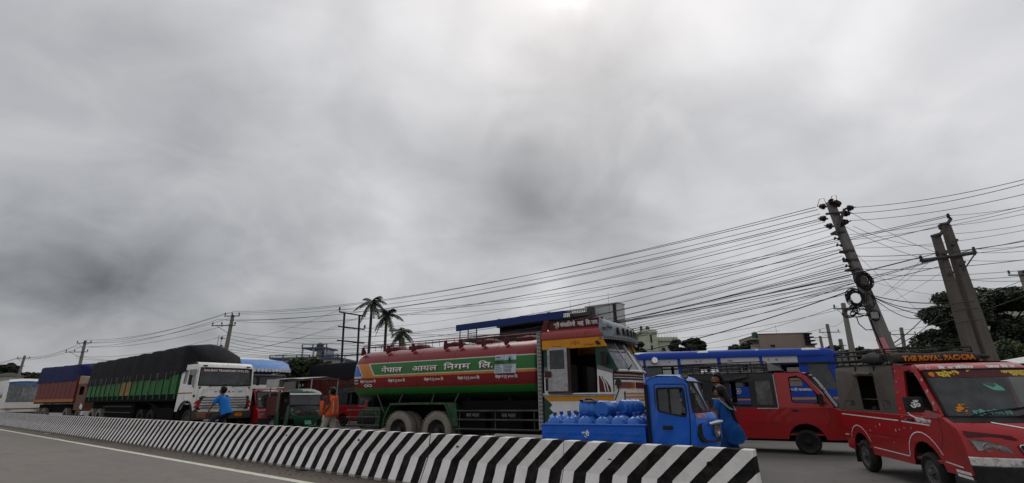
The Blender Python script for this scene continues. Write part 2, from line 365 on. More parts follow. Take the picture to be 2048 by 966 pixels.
def barrier(s0, L, i, lab):
    R = random.Random(i*13+1)
    b = B(); rings = []
    n = max(2, int(L/.25))
    for k in range(n+1):
        x = L*k/n; rings.append([Vector((x, y+(R.uniform(-.003, .003)), z+(R.uniform(-.003, .003) if z > 0 else 0))) for y, z in PROF])
    b.loft(rings)
    root = thing('concrete_barrier', lab, 'barrier', st(s0, 6.2+R.uniform(-.006, .006), R.uniform(-.004, 0)), azrot(127.5), 'striped concrete barriers in a row along the road')
    b.build('barrier_block', BARM, root, smooth=4, bevel=.006, seg=1)
    if i < 7:
        for x in (.72, 2.02):
            if x < L:
                q = B(); y0 = -.015-.04*(.8-.6)/.38
                q.lathe([(.001, -.004), (.028, -.004), (.034, 0)], (x+R.uniform(-.05, .05), y0-.004, .6+R.uniform(-.03, .03)), (0, -1, -.1), 10); q.build('lifting_hole', HOLE, root)
    if i:      # open joint to the next segment, packed with dark filler
        q = B(); q.loft([[Vector((xx, y*.93+.005, z*.985)) for y, z in PROF] for xx in (L, L+.014)]); q.build('joint_filler', SEAM, root)
    return root
SEG = 2.73
for i in range(25):
    if i == 0: lab = 'black and white striped concrete barrier at the open right end of the row'
    elif i == 24: lab = 'striped concrete barrier farthest left in the row, its stripes too fine to count'
    else: lab = 'black and white striped concrete barrier, %s segment from the open right end' % ORD[i]
    barrier(-3.87-SEG*i, 2.46 if i == 0 else SEG-.014, i, lab)

# ================================================================ poles
CONC = mat('pole_concrete', (.22, .205, .19), .85, .55, (.09, .08, .075), 2.5, bump=.3, bscale=25, streak=True)
CONCD = mat('dark_pole_concrete', (.13, .112, .10), .85, .55, (.05, .045, .04), 2.5, bump=.35, bscale=25, streak=True)
IRON = mat('galvanised_iron', (.06, .06, .06), .6, .3)
INSUL = mat('brown_insulator', (.035, .02, .016), .3, .2)
PINK = mat('faded_pink_paint', (.66, .24, .26), .7, .5, (.35, .3, .28), 4)
def insulator(c, s=1.0):
    b = B(); b.lathe([(.012, -.1*s), (.015, 0), (.055*s, .02*s), (.03*s, .05*s), (.05*s, .08*s), (.03*s, .11*s), (.04*s, .14*s), (.01, .16*s)], c, (0, 0, 1), 8, cap=True); return b
def pole(label, top, base, wt, wb, arms, m=CONC, group='utility poles', name='utility_pole', bands=2):
    """arms: (height below top, left m, right m, insulator offsets)"""
    root = thing(name, label, 'utility pole', base, 0, group); T = Vector(top)-Vector(base); b = B(); N = 8
    b.loft([[T*(k/N)+Vector((sx*w/2, sy*w*.4, 0)) for sx, sy in ((-1, -1), (1, -1), (1, 1), (-1, 1))] for k in range(N+1) for w in [wb+(wt-wb)*k/N]])
    b.build('shaft', m, root, smooth=0, bevel=.02, seg=1)
    L = T.length; d = T/L
    for dz, l, r, ins in arms:
        c = T - d*dz; a = B(); a.tube([c+Vector((-l, -.14, .0)), c+Vector((r, -.14, .0))], .045 if wt > .12 else .035, 4); a.build('crossarm', IRON, root, smooth=0)
        if max(l, r) > .8:
            a = B(); sg = -1 if l >= r else 1; a.tube([c+Vector((sg*max(l, r)*.7, -.14, -.03)), c-d*.75+Vector((0, -.12, 0))], .02, 4); a.build('arm_brace', IRON, root, smooth=0)
        for q in ins: insulator(c+Vector((q, -.14, .09)), 1.5).build('insulator', INSUL, root)
    return root
def pole_px(label, tp, bp, Y, wt, wb, arms, **k):
    T = at(tp[0], tp[1], Y); Bq = at(bp[0], bp[1], Y); e = (Bq-T); base = T+e*((T.z)/(-e.z)); return pole(label, T, base, wt, wb, arms, **k), T, base
# the leaning pole in front, full of coils and service cables
YM = 18.3
main, TM, BMn = pole_px('leaning concrete pole hung with cable coils behind the right-hand red van', (1660, 404), (1779, 705), YM, .27, .47, [])
def onmain(px, py, Y=YM): return at(px, py, Y)-BMn
PLAT = B(); PLAT.tube([onmain(1652, 428, YM-.2), onmain(1690, 424, YM-.2)], .05, 4); PLAT.build('crossarm', IRON, main, smooth=0)
PLAT = B(); PLAT.tube([onmain(1672, 470, YM-.25), onmain(1689, 418, YM-.25)], .06, 4); PLAT.build('upright_bracket', IRON, main, smooth=0)
for px, py, L_, ax in ((1645, 413, .35, (-1, 0, .1)), (1646, 437, .42, (-1, 0, .1)), (1659, 452, .42, (-1, 0, .1)), (1672, 406, .3, (.6, 0, 1)), (1676, 408, .3, (.9, 0, .7)), (1700, 416, .5, (1, 0, .15)), (1693, 427, .45, (1, 0, .1)), (1690, 444, .5, (1, 0, .15)), (1684, 447, .45, (1, 0, .2)), (1663, 403, .25, (-.2, 0, 1))):
    q = B(); a_ = Vector(ax).normalized(); c0 = onmain(px, py, YM-.2)
    q.lathe([(.02, -L_*.5), (.04, -L_*.4), (.04, -.08), (.13, -.06), (.13, -.01), (.05, .0), (.10, .05), (.10, .09), (.03, .1), (.02, L_*.5)], c0, a_, 8, cap=True); q.build('insulator', INSUL, main)
for px, py in ((1672, 477), (1677, 490), (1683, 504), (1689, 518), (1695, 532)):
    q = B(); q.lathe([(.03, -.14), (.075, -.12), (.03, -.05), (.03, 0), (.075, .05), (.02, .08)], onmain(px, py, YM-.15), (-1, 0, .15), 8, cap=True); q.build('spool_insulator', INSUL, main)
for px, py in ((1676, 466), (1694, 503), (1701, 521), (1705, 540)):
    q = B(); c = onmain(px, py, YM); q.box(c.x-.2, c.x+.2, c.y-.17, c.y+.17, c.z-.03, c.z+.05); q.build('clamp_band', IRON, main, smooth=0)
def coil(cx, cy, rx, ry, n, seed, thick=.016, tilt=.25):
    R = random.Random(seed); c = onmain(cx, cy, YM-.32); b = B()
    for k in range(n):
        a, bb = rx*R.uniform(.75, 1.15), ry*R.uniform(.75, 1.15); o = Vector((R.uniform(-.07, .07), R.uniform(-.06, .06), R.uniform(-.07, .07))); th = R.uniform(-tilt, tilt)
        pts = []
        for j in range(22):
            q = j*math.tau/22; x, z = a*math.cos(q), bb*math.sin(q); pts.append(c+o+Vector((x*math.cos(th)-z*math.sin(th), R.uniform(-.02, .02), x*math.sin(th)+z*math.cos(th))))
        b.tube(pts, thick, 4, closed=True)
    return b.build('cable_coil', BLACK, main, smooth=60)
coil(1728, 561, .30, .32, 12, 1, .02); coil(1711, 597, .30, .30, 13, 2, .018); coil(1722, 622, .42, .16, 7, 3, .014, .5); coil(1700, 625, .3, .16, 5, 5, .014, .5); coil(1743, 600, .16, .3, 4, 8, .013, .3); coil(1748, 631, .20, .18, 3, 4, .022, .05)
q = B(); c = onmain(1748, 631, YM-.36); q.box(c.x-.14, c.x+.14, c.y-.06, c.y+.06, c.z-.12, c.z+.12); q.build('junction_box', mat('grey_box', (.3, .3, .29), .6, .4), main, smooth=0, bevel=.02)
q = B(); pl = [onmain(1752, 678, YM-.215), onmain(1768, 674, YM-.235), onmain(1790, 720, YM-.235), onmain(1770, 722, YM-.215)]
q.quad(*pl); q.quad(*[p+Vector((0, .02, 0)) for p in pl]); q.build('pink_paint_patch', PINK, main, smooth=0)
q = B(); q.tube([onmain(1741, 640, YM-.25), onmain(1747, 655, YM-.27), onmain(1758, 680, YM-.27), onmain(1775, 720, YM-.27)], .03, 5); q.build('riser_cable', BLACK, main)
q = B(); q.tube([onmain(1713, 634, YM-.3), onmain(1718, 648, YM-.3), onmain(1732, 660, YM-.3), onmain(1745, 659, YM-.3)], .018, 5); q.build('riser_cable', BLACK, main)
for i, (a, c, e) in enumerate(((1634, 1652, 398), (1660, 1675, 392))):
    q = B(); q.tube([onmain(a, 414, YM-.2), onmain((a+c)/2-4, e, YM-.2), onmain((a+c)/2+5, e-1, YM-.2), onmain(c, 408, YM-.2)], .012, 4); q.build('jumper_wire', BLACK, main)

# twin poles
YD = 17.0
twin = thing('twin_pole', 'twin dark concrete poles tied together, rising behind the roof sign of the right red van', 'utility pole', gr(2030, 868) if False else (17.0, YD, 0))
O_ = Vector((17.0, YD, 0))
def ond(px, py, Y=YD): return at(px, py, Y)-O_
for (tp, bp, wt, wb) in (((1871, 470), (1942, 700), .24, .40), ((1891, 450), (1972, 700), .26, .47)):
    T = ond(*tp); e = ond(*bp)-T; base = T+e*(T.z/(-e.z)); b = B()
    b.loft([[T+(base-T)*k/6+Vector((sx*w/2, sy*w*.4, 0)) for sx, sy in ((-1, -1), (1, -1), (1, 1), (-1, 1))] for k in range(7) for w in [wt+(wb*1.08-wt)*k/6]])
    b.build('shaft', CONCD, twin, smooth=0, bevel=.02, seg=1)
def bar(a, c, r, nm='brace', Y=YD-.2, m=IRON):
    q = B(); q.tube([ond(a[0], a[1], Y), ond(c[0], c[1], Y)], r, 4); q.build(nm, m, twin, smooth=0)
bar((1842, 522), (1951, 505), .07, 'crossarm'); bar((1927, 541), (1949, 509), .025)
for a, c in (((1879, 471), (1885, 463)), ((1895, 448), (1902, 437)), ((1888, 509), (1895, 502)), ((1905, 491), (1914, 479)), ((1899, 549), (1905, 544)), ((1921, 531), (1929, 523)), ((1863, 473), (1880, 468)), ((1881, 450), (1895, 447))): bar(a, c, .06, 'channel_brace')
for px, py in ((1897, 433), (1880, 455), (1874, 508), (1842, 517), (1948, 500)):
    insulator(ond(px, py, YD-.2)-Vector((0, 0, .08)), 1.3).build('insulator', INSUL, twin)
for y0, x0, x1 in ((608, 1898, 1950), (622, 1903, 1955), (645, 1912, 1964)):
    q = B(); q.tube([ond(x0, y0+2, YD-.3), ond((x0+x1)/2, y0-4, YD-.32), ond(x1, y0-6, YD-.3)], .02, 4); q.build('tie_wire', IRON, twin)

# poles beyond
p466, T466, B466 = pole_px('concrete pole with two crossarms behind the white truck cab', (466, 630), (452, 700), 44.8, .24, .42,
    [(.12, .72, .72, (-.66, 0, .66)), (1.0, 1.75, .5, (-1.65, -.8, .45))])
for z, dx_ in ((2.2, -.55), (2.9, -.5), (3.4, -.55), (3.9, -.5), (4.4, -.6)):
    q = B(); c = T466-B466-Vector((0, 0, z)); q.tube([c+Vector((-.2, -.2, 0)), c+Vector((dx_-.2, -.2, .02))], .03, 4); q.lathe([(.08, -.1), (.08, .12)], c+Vector((dx_, -.2, 0)), (0, 0, 1), 6, cap=True); q.build('spool_bracket', IRON, p466)
q = B(); c = T466-B466; q.tube([c+Vector((-.85, -.2, -1.9)), c+Vector((-.95, -.2, -5))], .025, 4); q.tube([c+Vector((-.55, -.2, -1.9)), c+Vector((-.65, -.2, -5))], .025, 4); q.build('side_ladder', IRON, p466)
p170, T170, B170 = pole_px('utility pole with three crossarms above the blue tarpaulin truck', (171, 681), (160, 728), 64, .26, .4,
    [(.35, 1.0, 1.0, (-.9, 0, .9)), (1.5, 2.2, .8, (-2.1, -1, .7)), (4.3, 1.2, 3.0, (-1.1, 1.6, 2.9))])
p48, T48, B48 = pole_px('distant utility pole with two crossarms at far left above the white bus', (50, 711), (37, 752), 84, .28, .42,
    [(.5, 1.2, 1.2, (-1, 1)), (1.8, 2.6, .6, (-2.5, -1))])
# H frame of two thin steel poles
YH = 42
hf = thing('steel_pole_frame', 'H-shaped frame of two thin black steel poles with three crossbars behind the tanker tail', 'utility pole', (at(703, 740, YH).x, YH, 0))
OH = Vector((at(703, 740, YH).x, YH, 0))
def onh(px, py): return at(px, py, YH)-OH
for tp, bp in (((689, 625), (683, 725)), ((719, 630), (715, 710))):
    T = onh(*tp); e = onh(*bp)-T; q = B(); q.tube([T, T+e*(T.z/(-e.z))], .09, 6); q.build('steel_post', BLACKM, hf)
for a, c, ins in (((679, 624), (732, 633), ((680, 620), (731, 629))), ((677, 653), (730, 659), ((730, 656),)), ((675, 681), (729, 686), ())):
    q = B(); q.tube([onh(*a)+Vector((0, -.1, 0)), onh(*c)+Vector((0, -.1, 0))], .06, 4); q.build('crossbar', BLACKM, hf, smooth=0)
    for i_ in ins: insulator(onh(*i_)-Vector((0, .1, .05)), 2.0).build('insulator', INSUL, hf)
for lab, tp, bp, Y, wt, wb, arms in (
    ('slim concrete pole with a short crossarm just left of the leaning pole', (1686, 606), (1704, 700), 36, .26, .42, [(.45, .9, .8, (-.8, .7))]),
    ('distant pole with crossarm above the front of the blue bus', (1654, 648), (1663, 692), 58, .3, .4, [(1.0, 1.3, 1.3, (-1.1, 1.1))]),
    ('distant pole with a T-shaped crossarm above the middle of the blue bus', (1640, 672), (1644, 692), 70, .3, .35, [(.25, 1.4, 1.4, ())]),
    ('dark distant pole with boxes between the blue bus and the right red van', (1680, 678), (1686, 705), 60, .35, .45, [(.8, .5, .5, ()), (1.6, .6, .9, ())]),
    ('distant pole with crossarm seen right of the pink painted pole foot', (1802, 655), (1810, 702), 55, .3, .36, [(.8, 1.6, 1.6, (-1.4, 1.4))]),
    ('distant pole with crossarm at the right edge of the view', (2040, 542), (2075, 640), 30, .22, .34, [(.3, 1.0, 1.5, (-.9, .1, 1.0))])):
    pole_px(lab, tp, bp, Y, wt, wb, arms)
q = thing('street_lamp', 'small street lamp arm reaching right from behind the steel frame', 'street lamp', at(690, 712, 43)-Vector((0, 0, at(690, 712, 43).z)))
zz = at(690, 712, 43).z
b = B(); b.tube([(0, 0, 0), (0, 0, zz), (.5, 0, zz+.1), (1.0, 0, zz+.12)], .05, 5); b.build('arm', STEEL, q)
b = B(); b.box(.95, 1.6, -.12, .12, zz+.06, zz+.18); b.build('lamp_head', STEEL, q, bevel=.03)

# ================================================================ overhead cables
WIREM = mat('cable_sheath', (.02, .02, .022), .6, 0)
def wire(a, b_, sag, r, lab, grp, n=28):
    a, b_ = Vector(a), Vector(b_); b = B()
    b.tube([a.lerp(b_, k/n)-Vector((0, 0, sag*4*(k/n)*(1-k/n))) for k in range(n+1)], r*.78, 4, cap=False)
    o = b.build('overhead_cable', WIREM, None, smooth=60, fix=False); tag(o, lab, 'cable', grp); return o
def fan(starts, Ys, ends, Ye, sag, r, lab, grp):
    for i, (a, c) in enumerate(zip(starts, ends)):
        sg = sag[i] if isinstance(sag, (list, tuple)) else sag
        wire(at(a[0], a[1], Ys), at(c[0], c[1], Ye), sg, r[i] if isinstance(r, (list, tuple)) else r, lab % ORD[i], grp)
fan([(1632, 414), (1636, 419), (1640, 428), (1646, 437), (1648, 440), (1660, 452)], YM-.2,
    [(452, 626), (466, 623), (479, 628), (451, 641), (433, 639), (474, 643)], 44.7, [1.15, 1.05, 1.15, 1.1, 1.2, 1.35], [.017, .017, .016, .019, .016, .017],
    '%s highest cable between the leaning pole head and the pole with two crossarms', 'upper cables from the leaning pole to the crossarmed pole')
fan([(1669, 478), (1674, 491), (1680, 505), (1686, 519), (1692, 533), (1692, 537), (1698, 541), (1702, 553), (1706, 560)], YM-.2,
    [(462, 664), (460, 671), (459, 678), (458, 685), (457, 692), (456, 698), (456, 704), (455, 708), (455, 712)], 44.7, [1.9, 2.0, 2.1, 2.1, 1.9, 1.7, 1.5, 1.3, 1.1], [.016, .016, .021, .016, .02, .015, .018, .018, .018],
    '%s highest cable leaving the spools of the leaning pole leftwards', 'lower cables from the leaning pole leftwards')
fan([(1897, 430), (1880, 452), (1897, 433), (1872, 507), (1842, 514), (1948, 498), (1870, 520), (1880, 533)], YD-.2,
    [(680, 619), (731, 628), (677, 622), (730, 655), (676, 653), (728, 684), (675, 680), (700, 690)], YH, [1.1, 1.1, 1.15, 1.6, 1.7, 1.9, 1.7, 1.4], .015,
    '%s highest cable between the twin poles and the steel frame', 'cables from the twin poles to the steel frame')
fan([(679, 620), (679, 653), (676, 682), (729, 630)], YH, [(380, 690), (330, 712), (300, 735), (430, 700)], 75, 1.0, .016,
    '%s highest cable running from the steel frame down to the left', 'cables left of the steel frame')
fan([(1704, 415), (1698, 427), (1700, 441), (1692, 470), (1697, 480), (1700, 496), (1706, 512), (1708, 522), (1712, 538), (1722, 547), (1732, 556)], YM-.2,
    [(2200, 318), (2200, 322), (2200, 349), (2200, 375), (2200, 378), (2200, 428), (2200, 452), (2200, 466), (2200, 497), (2200, 523), (2200, 535)], 11.5, [.25, .3, .25, .2, .2, .25, .25, .2, .2, .2, .2], [.013, .013, .012, .009, .009, .008, .014, .009, .012, .009, .009],
    '%s highest cable running right out of view from the leaning pole', 'cables running right from the leaning pole')
fan([(1897, 431), (1880, 453), (1893, 468), (1876, 507), (1948, 498), (1948, 505), (1930, 520), (1940, 560)], YD-.2,
    [(2250, 362), (2250, 372), (2250, 398), (2250, 422), (2250, 445), (2250, 462), (2250, 488), (2250, 530)], 10.5, .18, .009,
    '%s highest cable running right out of view from the twin poles', 'cables running right from the twin poles')
for i, (a, Ya, c, Yc, sg, r, lab) in enumerate((
    ((1700, 424), YM, (1872, 505), YD, .1, .010, 'upper diagonal cable crossing from the leaning pole head down to the twin poles'),
    ((1685, 450), YM, (1842, 516), YD, .12, .010, 'lower diagonal cable from the leaning pole head to the left tip of the twin-pole crossarm'),
    ((1706, 452), YM, (1874, 492), YD, .25, .010, 'slack cable from the leaning pole head meeting the twin poles below their tops'),
    ((1698, 494), YM, (1862, 642), 24, .1, .009, 'thin stay cable falling from the leaning pole towards the big tree'),
    ((1742, 590), YM-.2, (1900, 604), YD+1, .15, .022, 'thick black cable, uppermost of the bundle drooping into the big tree'),
    ((1744, 592), YM-.2, (1852, 616), YD+3, .18, .022, 'thick black cable, second of the bundle drooping into the big tree'),
    ((1746, 594), YM-.2, (1852, 630), YD+3, .12, .024, 'thick black cable, third of the bundle drooping into the big tree'),
    ((1748, 597), YM-.2, (1846, 636), YD+3, .28, .020, 'lowest and slackest black cable of the bundle drooping into the big tree'),
    ((1774, 694), YM+2, (1850, 632), YD+6, .1, .030, 'thick cable pair member rising from the pink pole foot to the big tree'),
    ((1778, 698), YM+2, (1880, 628), YD+6, .15, .022, 'thinner cable rising from the pink pole foot below the thick one'),
    ((1842, 520), YD, (1764, 592), 26, .05, .010, 'thin cable dropping left from the twin-pole crossarm tip'),
    ((1856, 526), YD, (1770, 590), 26, .05, .009, 'thin cable dropping left from inside the twin-pole crossarm'),
    ((1946, 500), YD, (1780, 605), 26, .1, .009, 'thin cable dropping left from the right tip of the twin-pole crossarm'),
    ((1706, 566), YM-.2, (1180, 668), 34, .8, .014, 'cable under the spool group that falls towards the tanker cab'),
    ((1712, 577), YM-.2, (1120, 724), 30, .5, .027, 'thickest black cable sloping down left behind the blue bus'),
    ((1715, 583), YM-.2, (900, 690), 44, 1.0, .014, 'thin cable just under the thickest one left of the leaning pole'),
    ((1675, 613), 36, (1240, 705), 60, .9, .020, 'cable from the slim pole crossarm sloping behind the blue bus roof'),
    ((1697, 615), 36, (1180, 684), 60, .8, .018, 'thin cable from the slim pole crossarm reaching behind the tanker visor'),
    ((1655, 655), 58, (1300, 700), 90, .9, .026, 'faint cable from the distant crossarmed pole above the white tower house'),
    ((1705, 618), 36, (1655, 652), 58, .5, .018, 'short faint cable linking the slim pole and the distant crossarmed pole'),
    ((1735, 560), YM, (1880, 590), YD+4, .1, .008, 'fine cable from the upper coil to the crown of the big tree'),
    ((2048, 560), 20, (1760, 620), 40, .5, .014, 'faint cable crossing behind the twin poles at mid height'),
    ((2048, 592), 20, (1740, 662), 45, .5, .014, 'faint cable crossing behind the twin poles low down'))):
    wire(at(a[0], a[1], Ya), at(c[0], c[1], Yc), sg, r, lab, 'single cables around the leaning pole')
fan([(1650, 444), (1662, 458), (1668, 470), (1680, 500), (1684, 512), (1690, 528), (1698, 545), (1704, 558), (1708, 566), (1710, 572)], YM-.2,
    [(540, 640), (560, 652), (575, 664), (588, 676), (600, 686), (620, 694), (640, 700), (660, 706), (690, 712), (720, 718)], 52, [1.5, 1.7, 1.9, 2.0, 2.0, 1.8, 1.6, 1.3, 1.1, .9], .012,
    '%s highest thin service cable fanning left from the leaning pole to houses', 'thin service cables fanning left from the leaning pole')
fan([(452, 626), (466, 624), (479, 630), (433, 640), (474, 644)], 44.6, [(164, 685), (171, 680), (180, 686), (148, 694), (176, 694)], 63.8, .7, .022,
    '%s highest cable between the two-crossarm pole and the blue truck pole', 'cables over the trailers')
fan([(462, 668), (458, 690), (456, 700)], 44.6, [(150, 712), (150, 716), (155, 712)], 63.8, .8, .018, '%s highest thin service cable sagging over the black trailer', 'service cables over the trailers')
fan([(164, 685), (180, 686), (148, 694)], 63.8, [(42, 714), (57, 715), (28, 718)], 83.8, .7, .026, '%s highest cable between the two farthest left poles', 'cables between the far left poles')
fan([(42, 714), (28, 719)], 83.8, [(-80, 735), (-90, 741)], 110, .5, .03, '%s highest cable leaving the farthest pole at the left edge', 'cables at the left edge')

# ================================================================ vegetation
def leafmat(name, c, v=.5):
    m = bpy.data.materials.new(name); m.use_nodes = True; t = m.node_tree; p = t.nodes['Principled BSDF']
    ob = t.nodes.new('ShaderNodeTexCoord').outputs['Object']
    f = noise(t, ob, .8, 3).step(.35, .65); f2 = noise(t, ob, 9, 2).step(.3, .7)
    k = mixc(t, f, tuple(x*(1-v) for x in c), tuple(x*(1+v) for x in c)); k = mixc(t, f2*.5, k, tuple(x*.6 for x in c))
    t.links.new(k, p.inputs['Base Color']); p.inputs['Roughness'].default_value = .6
    return m
LEAFD = leafmat('dark_foliage', (.022, .032, .014)); LEAFG = leafmat('mid_foliage', (.05, .075, .02)); LEAFB = leafmat('bright_foliage', (.085, .12, .03))
BARK = mat('bark', (.05, .042, .035), .9, .4)
def leaves(clumps, n, sz, seed, flat=.5):
    """many small leaf blades scattered through clumps (centre, radii)"""
    R = random.Random(seed); vs = []; fs = []
    tot = sum(r[0]*r[1] for c, r in clumps)
    for c, r in clumps:
        for _ in range(int(n*r[0]*r[1]/tot)):
            while True:
                d = Vector((R.uniform(-1, 1), R.uniform(-1, 1), R.uniform(-1, 1)))
                if .25 < d.length < 1: break
            p = Vector(c)+Vector((d.x*r[0], d.y*r[0], d.z*r[1]))
            a = Vector((R.gauss(0, 1), R.gauss(0, 1), R.gauss(0, flat))).normalized(); q = a.orthogonal().normalized(); q.rotate(Matrix.Rotation(R.uniform(0, 6.28), 3, a))
            s = sz*R.uniform(.6, 1.4); o = len(vs)
            vs += [p-a*s, p-q*s*.5, p+a*s, p+q*s*.5]; fs.append((o, o+1, o+2, o+3))
    b = B(); b.add(vs, fs); return b
def tree(lab, base, H, crown, n, sz, m, seed, trunk=.25, group='trees behind the traffic', cat='tree', name='tree', nclump=26, flat=.5, gap=1.0, limbs=7):
    """crown = (centre height, radius x, radius z)"""
    R = random.Random(seed); root = thing(name, lab, cat, base, 0, group); cz, rx, rz = crown; cl = []
    for i in range(nclump):
        a = R.uniform(0, 6.28); rr_ = math.sqrt(R.uniform(.02, 1)); z = R.uniform(-1, 1)*math.sqrt(max(.05, 1-rr_*rr_*.8))
        r = rx*R.uniform(.17, .32)*gap
        cl.append((Vector((rx*rr_*math.cos(a)*.85, rx*rr_*math.sin(a)*.85, cz+rz*z*.85)), (r, min(r*.75, rz*.6))))
    leaves(cl, n, sz, seed, flat).build('crown', m, root, smooth=0, fix=False)
    b = B(); b.tube([(0, 0, 0), (R.uniform(-.2, .2), 0, cz*.35), (R.uniform(-.3, .3), 0, cz*.7)], [trunk, trunk*.75, trunk*.5], 8)
    for i in range(limbs):
        e = cl[(i*3) % len(cl)][0]; b.tube([(0, 0, cz*.4+.1*i), e*.5+Vector((0, 0, cz*.3)), e], [trunk*.4, trunk*.22, trunk*.06], 5)
    b.build('trunk', BARK, root, smooth=60); return root
# the big spreading tree at the right: layered flat crown with sky gaps
def big_tree():
    R = random.Random(5); base = Vector((at(1990, 700, 44).x, 44, 0)); root = thing('spreading_tree', 'huge dark spreading tree with layered crown and visible limbs behind the twin poles', 'tree', base)
    cl = []
    for px, py, w, h_ in ((1900, 598, 30, 9), (1935, 590, 30, 8), (1975, 592, 38, 10), (2020, 586, 34, 10), (2060, 590, 30, 12), (1880, 622, 30, 9), (1850, 628, 18, 7), (1870, 640, 22, 8), (1905, 640, 24, 9), (1925, 612, 28, 10), (1960, 612, 30, 10),
                          (2000, 610, 30, 12), (2030, 612, 22, 8), (1850, 675, 22, 7), (1838, 686, 16, 5), (1872, 668, 22, 8), (1895, 672, 24, 12), (1880, 690, 34, 12), (1920, 690, 34, 14), (1980, 640, 22, 9), (1962, 632, 20, 9), (2012, 640, 20, 9), (2040, 600, 25, 14), (1990, 690, 40, 14), (2040, 690, 40, 14), (2000, 668, 22, 8), (1955, 680, 26, 14), (2080, 640, 30, 25), (2110, 610, 40, 25), (1860, 702, 40, 10), (1935, 650, 22, 12), (1950, 700, 50, 16), (2000, 705, 60, 18), (2060, 670, 40, 20), (1900, 655, 30, 9), (1925, 670, 26, 9), (2020, 655, 26, 12), (2040, 676, 30, 14), (1985, 602, 30, 10)):
        for k in range(5):
            Y = 44+R.uniform(-4, 4); c = at(px+R.uniform(-w*.5, w*.5), py+R.uniform(-h_*.4, h_*.4), Y)-base; s = w/22*.62
            cl.append((c, (s*R.uniform(.9, 1.35), h_/22*R.uniform(1.0, 1.6))))
    leaves(cl, 80000, .15, 6, .35).build('crown', LEAFD, root, smooth=0, fix=False)
    b = B(); fk = at(1980, 678, 44)-base
    b.tube([(0, 0, 0), (-.3, 0, fk.z*.5), fk], [.55, .45, .38], 8)
    for px, py in ((1960, 640), (1968, 622), (1985, 618), (2000, 625), (2012, 645), (1948, 655), (1992, 640), (1940, 630), (2030, 620), (1900, 620), (1880, 640), (2060, 600), (1975, 600)):
        e = at(px, py, 44+R.uniform(-2, 2))-base; mid = fk.lerp(e, .5)+Vector((R.uniform(-.4, .4), 0, -.25)); b.tube([fk, mid, e], [.16, .09, .03], 5)
    b.build('trunk', BARK, root, smooth=60)
big_tree()
def tpx(lab, px, py, w, h_, Y, n, sz, m, seed, **k):   # crown centred at pixel, width/height in pixels
    c = at(px, py, Y); s = Y*.95/950*1.07; base = (c.x, Y, 0); return tree(lab, base, c.z, (c.z, w/2*s, h_/2*s), n, sz, m, seed, **k)
tpx('round dark green tree above the blue bus roof beside the white tower house', 1374, 694, 66, 34, 52, 9000, .13, LEAFD, 11, nclump=30)
tpx('dark tree peeking out between the tanker visor and the white tower house', 1268, 700, 44, 34, 50, 5000, .14, LEAFD, 12)
tpx('low dark tree left of the beige building behind the blue bus', 1482, 697, 50, 20, 62, 4000, .16, LEAFD, 13)
tpx('leafy bright green tree between the decorated truck and the black tarpaulin', 606, 742, 84, 52, 34, 12000, .10, LEAFG, 14, nclump=34, gap=1.05)
tpx('dark green bush behind the white awning cart', 575, 770, 60, 40, 33, 5000, .09, LEAFD, 15)
tpx('small dark tree at the far left edge behind the white bus', 14, 742, 46, 26, 120, 3500, .4, LEAFD, 16)
tpx('faint low trees by the far left pole', 66, 752, 60, 12, 130, 2000, .4, LEAFD, 17)
tpx('small tree right of the blue bus front among distant poles', 1668, 700, 30, 22, 60, 2500, .18, LEAFD, 18)
tpx('dark scrubby tree left of the pink pole foot', 1722, 706, 50, 18, 48, 3500, .13, LEAFD, 19)
tpx('bushy tree behind the right red van roof sign', 1830, 705, 60, 16, 40, 4000, .10, LEAFG, 20)
tpx('broad dense green tree low behind the twin poles at the right', 1990, 712, 130, 46, 36, 12000, .10, LEAFG, 21, nclump=40)
b = leaves([(Vector((x, 150+random.uniform(-8, 8), random.uniform(1, 3.5))), (random.uniform(4, 8), random.uniform(2, 3.5))) for x in range(-300, 330, 4)], 60000, .28, 77)
o = b.build('far_tree_line', leafmat('hazy_foliage', (.06, .075, .05), .3), smooth=0, fix=False); o['kind'] = 'stuff'
